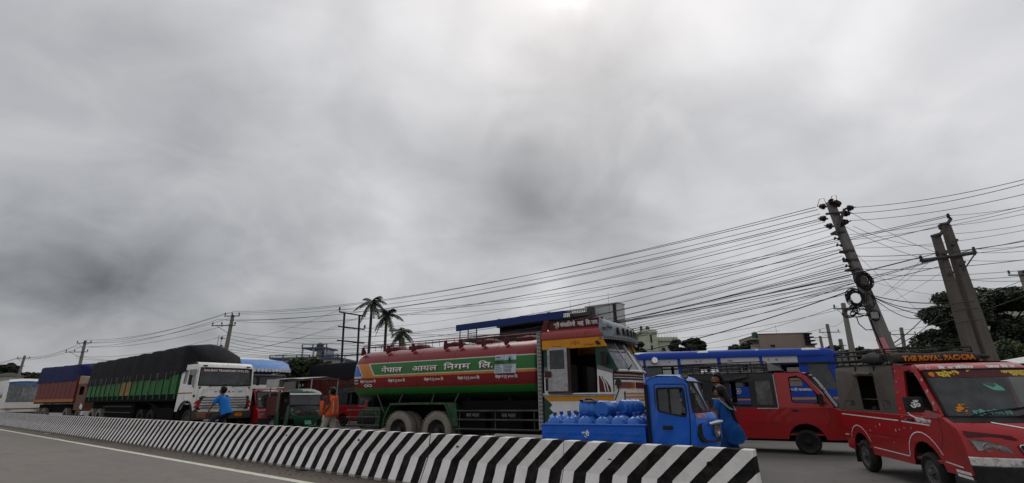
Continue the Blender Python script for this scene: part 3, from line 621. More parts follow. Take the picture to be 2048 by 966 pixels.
# areca palms
FROND = leafmat('palm_frond', (.03, .05, .018)); FRUIT = leafmat('palm_fruit_stalk', (.10, .12, .04))
def palm(lab, px, py, Y, scale, seed, droop):
    R = random.Random(seed); c = at(px, py, Y); root = thing('areca_palm', lab, 'palm tree', (c.x, Y, 0), 0, 'three areca palms behind the tanker'); H = c.z
    b = B(); b.tube([(R.uniform(-.1, .1), 0, 0), (.05, 0, H*.5), (0, 0, H-.9*scale)], [.13*scale, .11*scale, .10*scale], 7); b.build('trunk', mat('palm_bark', (.05, .045, .04), .9, .4), root)
    b = B(); b.tube([(0, 0, H-.95*scale), (0, 0, H-.5*scale), (0, 0, H-.1*scale)], [.12*scale, .15*scale, .06*scale], 7); b.build('crownshaft', FRUIT, root)
    for k in range(13):
        a = k*2.4+R.uniform(-.3, .3); up = R.uniform(-.25, 1.1) if k < 9 else R.uniform(-1.2, -.5); L = scale*R.uniform(1.25, 1.6); b = B(); pts = []
        for j in range(9):
            u = j/8; r_ = L*u*math.cos(up*.8)*(1-.15*u); z = H-.15*scale+L*(math.sin(up*.8)*u*.95 - droop*u*u*.75); pts.append(Vector((r_*math.cos(a), r_*math.sin(a), z)))
        b.tube(pts, .018*scale, 4, cap=False)
        for j in range(1, 9):
            d = (pts[j]-pts[j-1]).normalized(); sd_ = d.cross(Vector((0, 0, 1))); sd_ = sd_.normalized() if sd_.length > .01 else Vector((1, 0, 0))
            for q in range(3):
                p0 = pts[j-1].lerp(pts[j], q/3)
                for sg in (-1, 1):
                    ll = scale*.42*math.sin(math.pi*min(1, .15+(j-1+q/3)/8*.85))+.08; tip = p0+(sd_*sg*.75+d*.55-Vector((0, 0, .45+R.uniform(-.15, .3)))).normalized()*ll; w_ = d*.035*scale
                    b.add([p0-w_, p0+w_, p0.lerp(tip, .6)+w_*1.1, tip], [(0, 1, 2, 3)])
        b.build('frond', FROND, root, smooth=0, fix=False)
palm('tallest areca palm, leftmost of the three behind the tanker', 745, 598, 45, 1.25, 31, .55)
palm('middle areca palm of the three behind the tanker', 774, 624, 42, 1.18, 32, .6)
palm('shortest areca palm, rightmost of the three behind the tanker', 802, 661, 40, 1.08, 33, .75)
b = B()
# ================================================================ vehicle parts
def wheel(root, x, y, r, w, sgn=-1, tm=TYRE, rimm=STEEL, dual=False, rim_r=.58, concave=False, bolts=5):
    """wheel whose outer face points towards sgn*y"""
    b = B(); ax = (0, sgn, 0); k = r*rim_r
    def tyre(o): b.lathe([(k, o-.01), (k*1.06, o-.005), ((k+r)*.5, o+.012), (r*.93, o-.004), (r*.985, o-.035), (r, o-w*.3), (r, o-w*.7), (r*.98, o-w+.03), (r*.9, o-w), (k, o-w)], (x, y, r), ax, 30)
    tyre(0)
    if dual: tyre(-w-.06)
    if w > .2:     # tread lugs
        for j in range(36):
            a = j*math.tau/36; c = Vector((x+math.cos(a)*r, y-sgn*.045, r+math.sin(a)*r)); R_ = Matrix.Rotation(-a, 3, 'Y')
            o = len(b.v); b.box(-.014, .012, -.04, .04, -.022, .022, R=R_)
            for q in range(o, len(b.v)): b.v[q] += c
    wh = b.build('wheel', tm, root, smooth=40)
    b = B(); dp = .16 if concave else .03
    b.lathe([(k*1.03, -.005), (k*.97, -.015), (k*.9, -dp*.5), (k*.62, -dp), (k*.58, -dp+.01), (k*.30, -dp+.015), (k*.28, -dp+.05+(.08 if concave else 0)), (k*.2, -dp+.06+(.09 if concave else 0)), (.002, -dp+.065+(.09 if concave else 0))], (x, y, r), ax, 24)
    b.build('rim', rimm, wh, smooth=40)
    b = B()
    for j in range(bolts):
        a = j*math.tau/bolts; b.lathe([(.012, 0), (.012, .03), (.002, .032)], (x+math.cos(a)*k*.42, y-sgn*(dp-.015), r+math.sin(a)*k*.42), ax, 6)
    b.build('wheel_bolts', rimm, wh)
    return wh
def seatb(root, x, y0, y1, z, h_=.55, m=SEAT, d=.45):
    b = B(); b.box(x, x+d, y0, y1, z, z+.12); b.box(x-.1, x+.03, y0, y1, z+.08, z+.1+h_); b.build('seat', m, root, smooth=0, bevel=.03)
def mirror(root, c, sgn, w, h_, arm, m=BLACK):
    b = B(); b.box(c[0]-.05, c[0]+.05, c[1]-w/2, c[1]+w/2, c[2]-h_/2, c[2]+h_/2); b.tube([arm, (c[0], c[1], c[2])], .012, 5); o = b.build('wing_mirror', m, root, bevel=.025); return o
def star(c, r, fm, b):
    b.add([fm(c[0]+(r if k % 2 == 0 else r*.42)*math.cos(math.pi/2+k*math.pi/5), c[1]+(r if k % 2 == 0 else r*.42)*math.sin(math.pi/2+k*math.pi/5)) for k in range(10)], [tuple(range(10))])
def ribbon(b, pts, w, fm):      # painted line on a surface, pts in (u,v)
    L = len(pts); A = []; C = []
    for i, p in enumerate(pts):
        a, c = Vector(pts[max(0, i-1)]), Vector(pts[min(L-1, i+1)]); d = (c-a).normalized(); q = Vector((-d.y, d.x))*w/2
        A.append(fm(p[0]+q.x, p[1]+q.y)); C.append(fm(p[0]-q.x, p[1]-q.y))
    b.grid([A, C])
CANV = mat('grey_brown_canvas', (.075, .066, .056), .9, .6, (.12, .105, .085), 3, bump=.4, bscale=14)
CANVD = mat('dark_canvas', (.035, .036, .037), .85, .5, (.07, .065, .06), 3, bump=.4, bscale=14)
PLAST = glass('clear_plastic_sheet', (.45, .45, .44), .5, .8, (.16, .155, .15))
VANRED = mat('van_red_paint', (.36, .010, .014), .32, .4, (.12, .03, .025), 2.2, coat=.4, bump=.06, bscale=3)
STICK = mat('maroon_sun_strip', (.08, .012, .015), .5, .2)
DRIM = mat('dusty_steel_rim', (.12, .115, .11), .6, .6, (.05, .045, .04), 6, metal=.4)
STARM = mat('star_stickers', (.55, .42, .38), .5, .2)
BUMPW = mat('chipped_white_bumper', (.66, .64, .61), .5, 1.25, (.05, .045, .04), 16)
def van(loc, az, lab, full, group='red passenger vans'):
    """small cab-forward passenger van with canvas rear; full = decorated near one"""
    root = thing('passenger_van', lab, 'van', loc, azrot(az), group)
    HW = .745
    def w(v): return HW-.03*max(0, (.75-v))/.45 - .085*max(0, v-1.03)/.8
    sillz, ra, fa = .33, arch(.22, .30, .37, .33), arch(2.3, .30, .39, .33)
    low = [(-.45, .36)] + ra + fa + [(2.95, .33), (3.27, .36), (3.29, .62), (3.25, .82), (3.12, .95), (2.97, 1.04), (1.8, 1.05), (-.45, 1.05)]
    cabo = rp([(1.80, 1.05), (2.97, 1.04), (2.88, 1.22), (2.50, 1.80), (2.40, 1.875), (1.80, 1.885)], .05)
    cwin = rp([(2.10, 1.17), (2.78, 1.13), (2.76, 1.22), (2.42, 1.73), (2.33, 1.775), (2.12, 1.775)], .05, 4)
    b = B()
    for sg in (-1, 1):
        b.plate(low, side(w, sg), .03); b.plate(cabo, side(w, sg), .035, [cwin])
    # front shell, curved in plan
    def fx(x, y): return x-.17*abs(y/.745)**2.6
    NY = 12
    ys = [(-1+2*k/NY) for k in range(NY+1)]
    prof = [(3.13, 1.05, .745), (3.22, 1.00, .745), (3.36, .92, .745), (3.43, .82, .745), (3.45, .70, .745), (3.46, .60, .745), (3.46, .36, .735), (3.40, .31, .73)]
    b.grid([[Vector((fx(x, y*ww), y*ww, z)) for y in ys] for x, z, ww in prof])
    b.grid([[Vector((fx(x, y*ww), y*ww, z)) for y in ys] for x, z, ww in [(1.80, 1.905, .66), (2.35, 1.90, .655), (2.55, 1.875, .65), (2.66, 1.82, .66), (2.70, 1.785, .665)]])
    b.grid([[Vector((x, y*.66, 1.90+.02*(1-y*y))) for y in ys] for x in (1.78, 2.35)])
    b.box(-.45, -.42, -.72, .72, .36, 1.05); b.box(-.42, 3.2, -.70, .70, .42, .46)
    # wheel housings
    b.build('body', VANRED, root, bevel=.008, smooth=40)
    q = B()
    for sg in (-1, 1):
        for cx, r in ((.22, .36), (2.3, .38)):
            q.grid([[Vector((cx-r*math.cos(a*math.pi/8), sg*yy, max(.33, .30+r*math.sin(a*math.pi/8)))) for yy in (.72, .42)] for a in range(9)])
            q.grid([[Vector((cx-r*f*math.cos(a*math.pi/8), sg*.42, .30+r*f*math.sin(a*math.pi/8))) for f in (0.01, 1)] for a in range(9)])
    q.box(-.3, 3.1, -.4, .4, .26, .42); q.build('wheel_housing', DARKIN, root)
    for sg in (-1, 1):
        for cx in (.22, 2.3): wheel(root, cx, sg*.72, .275, .15, sg, TYRE, DRIM if full else BLACKM, rim_r=.60)
    # windscreen
    wp = [(2.705, 1.785, .655), (2.82, 1.60, .665), (2.98, 1.32, .685), (3.12, 1.065, .70)]
    q = B(); q.grid([[Vector((fx(x, y*ww)+.0, y*ww*.985, z)) for y in ys] for x, z, ww in wp]); q.build('windscreen', GLASS, root, smooth=60)
    q = B(); edge = [Vector((fx(wp[0][0], y*.655)+.006, y*.655*.985, wp[0][1])) for y in ys] + [Vector((fx(x, ww)+.006, ww*.985, z)) for x, z, ww in wp[1:-1]] + [Vector((fx(wp[-1][0], y*.70)+.006, y*.70*.985, wp[-1][1])) for y in reversed(ys)] + [Vector((fx(x, ww)+.006, -ww*.985, z)) for x, z, ww in reversed(wp[1:-1])]
    q.tube(edge, .016, 5, closed=True); q.build('windscreen_seal', BLACK, root)
    q = B(); q.grid([[Vector((fx(x, y*.70)+.003, y*.70, z)) for y in ys] for x, z in ((3.10, 1.075), (3.17, 1.035), (3.235, .995))]); q.build('cowl', BLACK, root)
    for y0, y1 in ((-.30, .18), (.25, .62)):
        q = B(); q.tube([(fx(3.12, y0)+.06, y0-.25, 1.07), (fx(3.08, y0)+.05, y0, 1.13), (fx(3.02, y1)+.05, y1, 1.20)], .011, 5); q.build('wiper', BLACK, root)
    # interior
    q = B(); q.box(1.76, 1.80, -.64, .64, .46, 1.74); q.box(1.82, 2.9, -.69, .69, .465, .50); q.box(1.82, 2.6, -.60, .60, 1.70 if full else 1.84, 1.72 if full else 1.86); q.build('cab_lining', DARKIN, root, smooth=0)
    q = B(); q.box(2.72, 3.05, -.66, .66, .9, 1.06); q.build('dashboard', DARKIN, root, bevel=.02)
    q = B(); q.lathe([(.17, 0), (.185, .012), (.17, .024), (.155, .012), (.17, 0)], (2.62, -.32, 1.10), (-.8, 0, .6), 20); q.build('steering_wheel', BLACK, root)
    for y in (-.58, .08): seatb(root, 2.0, y, y+.48, .62, .62)
    for x in (.1, .75): seatb(root, x, -.62, .62, .55, .5)
    # head lights, grille, bumper
    for sg in (-1, 1):
        q = B(); F = lambda u, v, d: Vector((fx(3.452, u)+.014-d, u, v))
        q.plate([(sg*.70, .80), (sg*.66, .66), (sg*.30, .635), (sg*.36, .73), (sg*.58, .80)], F, .03); q.build('headlight', LAMP, root, bevel=.006)
        q = B(); q.plate([(sg*.68, .785), (sg*.64, .672), (sg*.33, .65), (sg*.38, .72), (sg*.58, .785)], lambda u, v, d: Vector((fx(3.452, u)+.004-d, u, v)), .01); q.build('headlight_bowl', CHROME, root)
        for yy, rr in ((.55, .05), (.42, .035)):
            q = B(); q.lathe([(rr*.3, -.02), (rr*.8, -.005), (rr, .008), (rr*.9, .008)], (fx(3.452, yy)+.002, sg*yy, .715 if yy > .5 else .70), (1, 0, 0), 12); q.build('reflector', CHROME, root)
        q = B(); q.plate([(sg*.72, .90), (sg*.70, .83), (sg*.24, .80), (sg*.30, .85)], lambda u, v, d: Vector((fx(3.44, u)-.028+.30*(.9-v)-d+.012, u, v)), .008); q.build('headlight_brow', STICK, root)
        q = B(); q.lathe([(.002, .02), (.035, .018), (.045, 0), (.045, -.03)], (fx(3.46, .42), sg*.20, .49), (1, 0, 0), 14); q.build('fog_lamp', TXY, root)
    q = B(); q.plate(rp([(-.27, .745), (.27, .745), (.22, .60), (-.22, .60)], .03), lambda u, v, d: Vector((fx(3.465, u)-d, u, v)), .02); q.build('grille', BLACK, root)
    q = B(); q.tube([Vector((fx(3.478, u), u, v)) for u, v in rp([(-.27, .745), (.27, .745), (.22, .60), (-.22, .60)], .03)], .008, 4, closed=True); q.build('grille_trim', CHROME, root)
    q = B(); q.tube([(3.482, -.12, .665), (3.485, -.03, .69), (3.485, 0, .665), (3.485, .03, .69), (3.482, .12, .665)], .007, 4); q.build('badge', CHROME, root)
    q = B(); q.grid([[Vector((fx(x, y*.755)+.02, y*.755, z)) for y in ys] for x, z in ((3.455, .595), (3.475, .58), (3.478, .50), (3.46, .485))]); q.build('bumper', BUMPW if full else BLACK, root)
    q = B(); q.grid([[Vector((fx(x, y*.75)+.02, y*.75, z)) for y in ys] for x, z in ((3.46, .49), (3.485, .475), (3.48, .28), (3.43, .25))]); q.build('lower_bumper', BLACK, root)
    mirror(root, (2.72, -.93, 1.24), -1, .20, .24, (2.85, -.70, 1.10)); mirror(root, (2.72, .93, 1.24), 1, .20, .24, (2.85, .70, 1.10))
    # door lines and handle
    q = B()
    for sg in (-1, 1):
        for pts in ([(2.02, 1.86), (2.02, .55), (2.06, .42)], [(2.02, .42), (2.06, .42)]):
            ribbon(q, pts, .012, lambda u, v: Vector((u, sg*(w(v)+.0015), v)))
        ribbon(q, [(2.86, 1.05), (2.86, .80), (2.74, .62)], .010, lambda u, v: Vector((u, sg*(w(v)+.0015), v)))
    q.build('door_gap', DARKIN, root, smooth=0)
    q = B(); rq_ = random.Random(5)
    for sg in (-1, 1):
        ribbon(q, [(-.44, .70), (1.78, .70)], .006, lambda u, v: Vector((u, sg*(w(v)+.0012), v))); ribbon(q, [(1.79, 1.03), (1.79, .40)], .008, lambda u, v: Vector((u, sg*(w(v)+.0012), v)))
    q.build('panel_seam', DARKIN, root, smooth=0)
    for sg in (-1, 1):
        q = B(); q.box(2.08, 2.22, sg*HW-.012, sg*HW+.012, .965, 1.005); q.build('door_handle', BLACK, root, bevel=.006)
    # canvas rear
    def cw(v): return .725-.02*max(0, v-1.05) - .10*max(0, (v-1.72)/.2)**2
    co_ = [(-.50, 1.0), (1.82, 1.0), (1.82, 1.84), (1.74, 1.915), (-.38, 1.925), (-.47, 1.84)]
    if full: holes = [rp([(.58, 1.09), (1.20, 1.09), (1.20, 1.70), (.56, 1.74)], .03), rp([(1.36, 1.12), (1.60, 1.12), (1.60, 1.27), (1.36, 1.27)], .02), rp([(-.18, 1.14), (.30, 1.15), (.28, 1.24), (-.16, 1.24)], .02)]
    else: holes = [rp([(.42, 1.10), (.60, 1.10), (.62, 1.66), (.44, 1.66)], .02), rp([(.74, 1.10), (1.22, 1.10), (1.22, 1.66), (.76, 1.70)], .02), rp([(1.34, 1.13), (1.70, 1.12), (1.70, 1.70), (1.36, 1.70)], .03)]
    cm = CANV if full else CANVD
    q = B()
    for sg in (-1, 1): q.plate(co_, side(cw, sg), .012, holes)
    rows = []
    for i in range(12):
        x = -.47+2.27*i/11; rows.append([Vector((x, yy*.655, 1.905+.05*(1-yy*yy)+.008*math.sin(i*2.7+yy*3))) for yy in ys])
    q.grid(rows); q.quad(Vector((-.49, -.70, 1.04)), Vector((-.49, .70, 1.04)), Vector((-.46, .65, 1.90)), Vector((-.46, -.65, 1.90)))
    q.build('canvas_cover', cm, root, bevel=.01, smooth=50)
    for h_ in holes[1:] if full else holes[2:]:
        for sg in (-1, 1):
            q = B(); q.plate(h_, lambda u, v, d: Vector((u, sg*(cw(v)-.006-d), v)), .002); q.build('plastic_window', PLAST, root)
    q = B(); q.tube([Vector((.58, -cw(1.70)-.02, 1.72)), Vector((.85, -cw(1.7)-.05, 1.74)), Vector((1.2, -cw(1.7)-.03, 1.73 if full else 1.80))], [.05, .045, .035], 7); q.build('rolled_flap', cm, root, smooth=60)
    q = B()
    for x in (.50, 1.22): q.tube([(x, -.70, 1.0), (x, -.68, 1.88)], .014, 5); q.tube([(x, .70, 1.0), (x, .68, 1.88)], .014, 5)
    q.tube([(-.4, -.69, 1.28), (1.75, -.69, 1.28)], .010, 5); q.build('canopy_frame', BLACKM, root)
    # roof rack
    for z in (2.0, 2.09, 2.17):
        q = B(); q.tube([(-.42, -.62, z), (1.6, -.62, z), (1.66, -.5, z), (1.66, .5, z), (1.6, .62, z), (-.42, .62, z)], .013, 5, closed=True); q.build('rack_rail', BLACKM, root)
    for k in range(8):
        x = -.42+k*.29; q = B()
        for sg in (-1, 1): q.tube([(x, sg*.62, 1.90), (x, sg*.62, 2.17)], .012, 5)
        q.tube([(x, -.62, 1.97), (x, .62, 1.97)], .012, 5); q.build('rack_post', BLACKM, root)
    if not full:   # spoiler in front of the rack, pale strip on the canvas edge
        q = B(); q.loft([[Vector((x, y_, z)) for x, z in ((1.70, 2.14), (1.78, 2.12), (2.02, 1.96), (2.06, 1.93), (1.70, 1.93))] for y_ in (-.62, -.3, .3, .62)]); q.build('roof_spoiler', mat('faded_spoiler', (.20, .20, .20), .4, .7, (.03, .03, .03), 5), root, bevel=.01)
        q = B(); ribbon(q, [(1.80, 1.84), (1.80, 1.06), (1.80, 1.035), (1.32, 1.035)], .022, lambda u, v: Vector((u, -(cw(v)+.028), v))); q.build('pale_edging', mat('pale_tape', (.42, .42, .41), .6, .5), root, smooth=0)
        text_mesh('windscreen_sticker', 'जय माँ', .10, lambda u, v: Vector((fx(2.93, -.6)+.02-.65*v, -.62+u, 1.42+v)), TXW, root, .003)
        q = B(); ribbon(q, [(2.52, 1.72), (2.83, 1.27)], .035, lambda u, v: Vector((u-.035, -(w(v)+.003)+.01, v+.06))); q.build('pale_pillar_tape', TXW, root, smooth=0)
        return root
    # decorated front van -----------------------------------------------------
    sf = lambda u, v: Vector((u, -(w(v)+.0025), v))
    q = B()
    ribbon(q, [(-.38, .985), (1.78, .955)], .018, sf); ribbon(q, [(1.86, .95), (2.62, .93)], .018, sf)
    lowl = [(-.42, .62), (-.22, .62), (-.18, .70)] + [(.22-.41*math.cos(a), .38+.40*math.sin(a)) for a in [math.radians(150-14*k) for k in range(1)]]
    ribbon(q, [(-.43, .60), (-.24, .61)], .018, sf)
    ribbon(q, [(.22-.44*math.cos(math.radians(a)), .36+.44*math.sin(math.radians(a))) for a in range(28, 168, 14)], .016, sf)
    ribbon(q, [(.66, .46), (1.80, .44), (1.82, .46)], .016, sf)
    ribbon(q, [(2.3-.47*math.cos(math.radians(a)), .36+.46*math.sin(math.radians(a))) for a in range(12, 160, 12)], .016, sf)
    ribbon(q, [(2.74, .47), (3.10, .44)], .016, sf); q.build('pinstripe', TXW, root, smooth=0)
    q = B(); ribbon(q, [(2.08, 1.19), (2.09, 1.12), (2.15, 1.06), (2.30, 1.02), (2.55, 1.0), (2.68, .99)], .024, sf); q.build('pinstripe', TXW, root, smooth=0)
    for k, (z0, z1) in enumerate(((.385, .345), (.335, .30))):
        q = B(); ribbon(q, [(2.92, z0+.0), (3.22, z0-.01)], .035, sf); q.build('white_flash', TXW, root, smooth=0)
    q = B()
    for u, v, r in ((1.87, 1.78, .022), (1.88, 1.60, .022), (1.88, 1.42, .022), (1.9, 1.15, .02), (1.92, 1.02, .02), (2.0, .98, .018), (1.12, .86, .032), (.95, .82, .016), (.72, .74, .022), (.55, .72, .016), (1.62, .80, .03), (1.75, .82, .02), (1.9, .85, .02), (1.45, .60, .018), (2.1, .86, .02), (2.45, .98, .02), (2.52, 1.84, .03)): q = B(); star((u, v), r, sf, q); q.build('star_sticker', STARM, root, smooth=0)
    for u, v in ((2.62, 1.68), (2.72, 1.50), (2.83, 1.31)): q = B(); star((u-.02, v-.05), .042, lambda a, c: Vector((a, -(w(c)+.0045), c)), q); q.build('star_sticker', STARM, root, smooth=0)
    text_mesh('door_lettering', 'पाख्रीबास', .085, lambda u, v: sf(2.28+u, .955+v), TXW, root, .002, width=.38)
    fr = lambda dy, z0, sl=0, k=1: (lambda u, v: Vector((fx(2.70, dy+u)+.012+(1.785-(z0+v))*.58, dy+u, z0+v)))
    q = B(); q.grid([[Vector((fx(x, y*ww)+.006, y*ww*.97, z)) for y in ys] for x, z, ww in ((2.715, 1.77, .655), (2.785, 1.655, .66))]); q.build('sun_strip', STICK, root, smooth=60)
    text_mesh('sun_strip_lettering', 'कोशी   िवकास  यातायात', .115, lambda u, v: fr(-.52, 1.675)(u, v), TXY, root, .006, width=1.12)
    q = B(); q.lathe([(.002, .004), (.04, .003), (.045, 0)], fr(-.57, 1.715)(0, 0), (1, 0, .5), 12); q.build('sun_strip_emblem', TXO, root)
    q = B(); ribbon(q, [(-.40, 1.66), (.55, 1.66)], .014, lambda u, v: Vector((fx(2.70, u)+.012+(1.785-v)*.58, u, v))); q.build('yellow_underline', TXY, root, smooth=0)
    for y0_, s_, w_ in ((-.45, 'हे शािन्त', .42), (.12, 'जय िशव', .38)): text_mesh('forehead_lettering', s_, .085, lambda u, v: Vector((fx(2.675, y0_+u)+.004-.45*v, y0_+u, 1.80+v*.75)), TXW, root, .004, width=w_)
    q = B(); q.lathe([(.03, .002), (.03, .004), (.022, .004)], Vector((fx(2.675, -.56)+.004-.012, -.56, 1.825)), (1, 0, .4), 12); q.build('forehead_ring', TXW, root)
    gm = mat('green_sticker', (.10, .38, .28), .6, .3)
    q = B(); q.plate(rp([(-.10, 1.55), (.03, 1.58), (.10, 1.50), (.12, 1.44), (-.02, 1.45)], .03), lambda u, v, d: fr(0, 0)(u, v)+Vector((-d, 0, 0)), .002); q.build('green_sticker', gm, root)
    text_mesh('lower_screen_lettering', 'श्री गणेशाय', .08, lambda u, v: fr(-.42, 1.10)(u, v), mat('teal_lettering', (.12, .33, .30), .6, .4), root, .004, width=.42)
    text_mesh('flame_sticker', 'ॐ', .16, lambda u, v: fr(-.58, 1.10)(u, v), TXO, root, .012, width=.17)
    def hood(y, z, o=.006):
        pr = [(3.13, 1.05), (3.22, 1.00), (3.36, .92), (3.43, .82), (3.45, .70)]
        for (xa, za), (xb, zb) in zip(pr, pr[1:]):
            if z >= zb: break
        x = xa+(xb-xa)*(za-z)/(za-zb); return Vector((fx(x, y)+o, y, z+o*.8))
    q = B(); n_ = 8; up_ = [(-.34+.52*k/n_, 1.0-.125*k/n_) for k in range(n_+1)]
    q.grid([[hood(y, z) for y, z in up_], [hood(y-.006, z-.013) for y, z in up_]]); q.build('bonnet_flash', TXW, root, smooth=0)
    text_mesh('bonnet_badge', 'magic', .05, lambda u, v: Vector((fx(3.43, -.1)+.012-.3*v, -.13+u, .79+v)), TXW, root, .002, width=.15)
    text_mesh('mirror_sticker', 'ॐ', .15, lambda u, v: Vector((2.78, -1.0+u, 1.18+v)), TXW, root, .004, width=.13)
    # rolled black cover on the roof carrying painted lettering
    q = B(); pts = [(1.98, -.74+1.48*k/10, 1.995+.012*math.sin(k*1.3)) for k in range(9)]
    q.tube(pts, [.085, .092, .09, .088, .09, .092, .09, .088, .07], 14); q.build('roof_roll', mat('black_roll_cover', (.03, .026, .022), .7, .5, (.10, .08, .06), 4), root, smooth=60)
    text_mesh('roof_roll_lettering', 'THE ROYAL PACHIRA', .115, lambda u, v: Vector((1.98+math.sqrt(max(0, .096**2-(v-.045)**2)), -.60+u, 1.955+v)), TXO, root, .006, width=.98)
    q = B(); q.lathe([(.035, 0), (.04, .05), (.03, .1)], (1.98, .50, 1.99), (0, 1, 0), 10, cap=True); q.build('roll_end_knob', BLACKM, root)
    q = B(); q.tube([(.9, -.62, 2.0), (1.2, -.62, 2.02), (1.5, -.62, 2.0)], [.09, .12, .07], 7); q.build('bundle_on_rack', CANVD, root, smooth=60)
    # mud flap
    q = B(); q.box(-.20, -.18, -.72, -.50, .12, .42); q.build('mud_flap', BLACK, root, smooth=0)
    return root
def place(O, az, z=0): return (O[0], O[1], z)
V3 = van((7.25, 9.68, 0), 193, 'red van with painted roof roll, stars and windscreen lettering turning in at the right edge', True)
def lower_cab(o):      # this van's cab roof sits lower than its canvas rear
    for ch in o.children:
        for v in ch.data.vertices:
            if v.co.z > 1.05: v.co.z = 1.05+(v.co.z-1.05)*(1-.135*max(0, min(1, v.co.x/2.6)))
        lower_cab(ch)
lower_cab(V3)
V2 = van((5.33, 13.98, 0), 120, 'plain red van with dark canvas rear standing between the three-wheeler and the decorated van', False)
_p = gr(684, 853); hh = Vector((math.sin(rad(118)), math.cos(rad(118)), 0)); nn = Vector((-hh.y, hh.x, 0)); _o = _p+nn*.72-hh*.22
V1 = van((_o.x, _o.y, 0), 118, 'red van with dark canvas rear mostly hidden behind the tanker tail', False)
_p = at(541, 800, 19.6); V0 = van((-14.15, 26.2, 0), 127.5, 'red van squeezed between the white truck and the green auto-rickshaw', False)
# ================================================================ tanker truck
GREEN = (.010, .135, .018); TRED = (.105, .006, .009)
def tank_layers(x, y, z, t, ob):
    zz = z
    wht, org, blu = (.52, .50, .47), (.50, .17, .012), (.03, .12, .42)
    L = []
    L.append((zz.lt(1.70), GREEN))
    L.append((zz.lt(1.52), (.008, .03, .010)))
    sl = x - (zz-2.10)*-.55          # slanted front edge of the green band
    L.append((zz.between(2.06, 2.445), wht))
    L.append((zz.between(2.085, 2.42)*(x+(zz-2.06)*.77).gt(-5.444), GREEN))
    L.append((zz.between(2.0, 2.06), org))
    L.append((zz.between(2.06, 2.445)*(x+(zz-2.06)*.77).lt(-5.495), org))
    L.append((zz.between(2.06, 2.43)*(x+(zz-2.06)*.77).lt(-5.956), (.45, .50, .55)))
    L.append((zz.between(2.06, 2.40)*(x+(zz-2.06)*.77).lt(-5.99), blu))
    L.append(((zz.between(2.00, 2.06))*x.lt(-6.02), wht))
    return L
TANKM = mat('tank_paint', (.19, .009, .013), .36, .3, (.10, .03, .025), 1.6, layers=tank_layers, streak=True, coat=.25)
TKRED = mat('tanker_dark_red', (.10, .008, .012), .45, .4, (.07, .04, .03), 2)
GUARD = mat('guard_rail_paint', (.035, .035, .035), .5, .5, (.2, .18, .15), 3)
MINT = mat('fender_green', (.012, .060, .022), .5, .75, (.13, .12, .085), 4)
UNDER = mat('black_underframe', (.006, .006, .007), .95, .15, (.02, .018, .016), spec=.1)
tk = thing('tanker_truck', 'long red and green fuel tanker truck with painted wooden cab, door slid open', 'tanker truck', (.99, 13.47, 0), azrot(120))
def tring(x, f=1.0, n=40):
    out = []
    for k in range(n):
        a = math.tau*k/n; c, s = math.cos(a), math.sin(a); e = 2/2.7
        out.append(Vector((x, 1.13*f*math.copysign(abs(c)**e, c), 2.07+.82*f*math.copysign(abs(s)**e, s))))
    return out
b = B(); b.loft([tring(-7.30, .55), tring(-7.24, .86), tring(-7.12, .97), tring(-6.98)] + [tring(-6.98+k*.355) for k in range(1, 20)] + [tring(.10, .995), tring(.19, .95), tring(.23, .85), tring(.24, .5)])
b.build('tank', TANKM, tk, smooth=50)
for x in (-5.55, -4.1, -2.65, -1.2):     # raised rolled seams
    b = B(); r1 = tring(x-.02, 1.002); r2 = tring(x, 1.009); r3 = tring(x+.02, 1.002); b.loft([r1, r2, r3], cap=False); b.build('tank_seam', TANKM, tk, smooth=50)
def ty(z):   # half width of the tank at height z
    s = min(1, abs(z-2.07)/.82); return 1.13*(1-s**2.7)**(1/2.7)
tf = lambda u, v: Vector((u, -(ty(v)+.014), v))
OUT = mat('lettering_outline', (.20, .03, .02), .5, .2)
for nm, s, x0, ww, z0, sz in (('नेपाल', 'नेपाल', -5.72, .98, 2.15, .21), ('आयल', 'आयल', -4.28, 1.05, 2.15, .21), ('निगम', 'िनगम', -2.98, 1.02, 2.15, .21), ('लि', 'िल.', -1.68, .50, 2.15, .21)):
    text_mesh('tank_lettering_shadow', s, sz*.98, lambda u, v: tf(x0+.014+u, z0-.012+v)+Vector((0, .007, 0)), OUT, tk, .006, width=ww+.01)
    text_mesh('tank_lettering', s, sz, lambda u, v: tf(x0+u, z0+v), TXW, tk, .003, width=ww)
for i, (x0, s) in enumerate(((-7.02, 'पेम्बर नं (५) ४००० िल'), (-5.35, 'पेम्बर नं (४) ४००० िल'), (-3.75, 'पेम्बर नं (३) ४००० िल'), (-2.42, 'पेम्बर नं (२) ४००० िल'), (-1.10, 'पेम्बर नं (१) ४००० िल.'))):
    text_mesh('chamber_lettering', s.replace('पेम्बर', 'चेम्बर'), .105, lambda u, v: tf(x0+(.28 if i == 0 else 0)+u, 1.865+v)+Vector((0, .0, 0)), TXW, tk, .002, width=.78 if i != 4 else .74)
text_mesh('curl_ornament', '∞', .22, lambda u, v: tf(-6.55+u, 1.71+v), TXW, tk, .0, width=.4)
b = B(); b.plate([(-7.05, 1.80), (-6.82, 1.80), (-6.82, 1.99), (-7.05, 1.99)], lambda u, v, d: Vector((u, -(ty(v)+.01-d), v)), .004); b.build('plate_patch', TXK, tk, smooth=0)
text_mesh('plate_lettering', 'ना.५ख', .075, lambda u, v: tf(-7.03+u, 1.915+v), TXW, tk, .002, width=.19); text_mesh('plate_lettering', '९८४३', .075, lambda u, v: tf(-7.03+u, 1.83+v), TXW, tk, .002, width=.19)
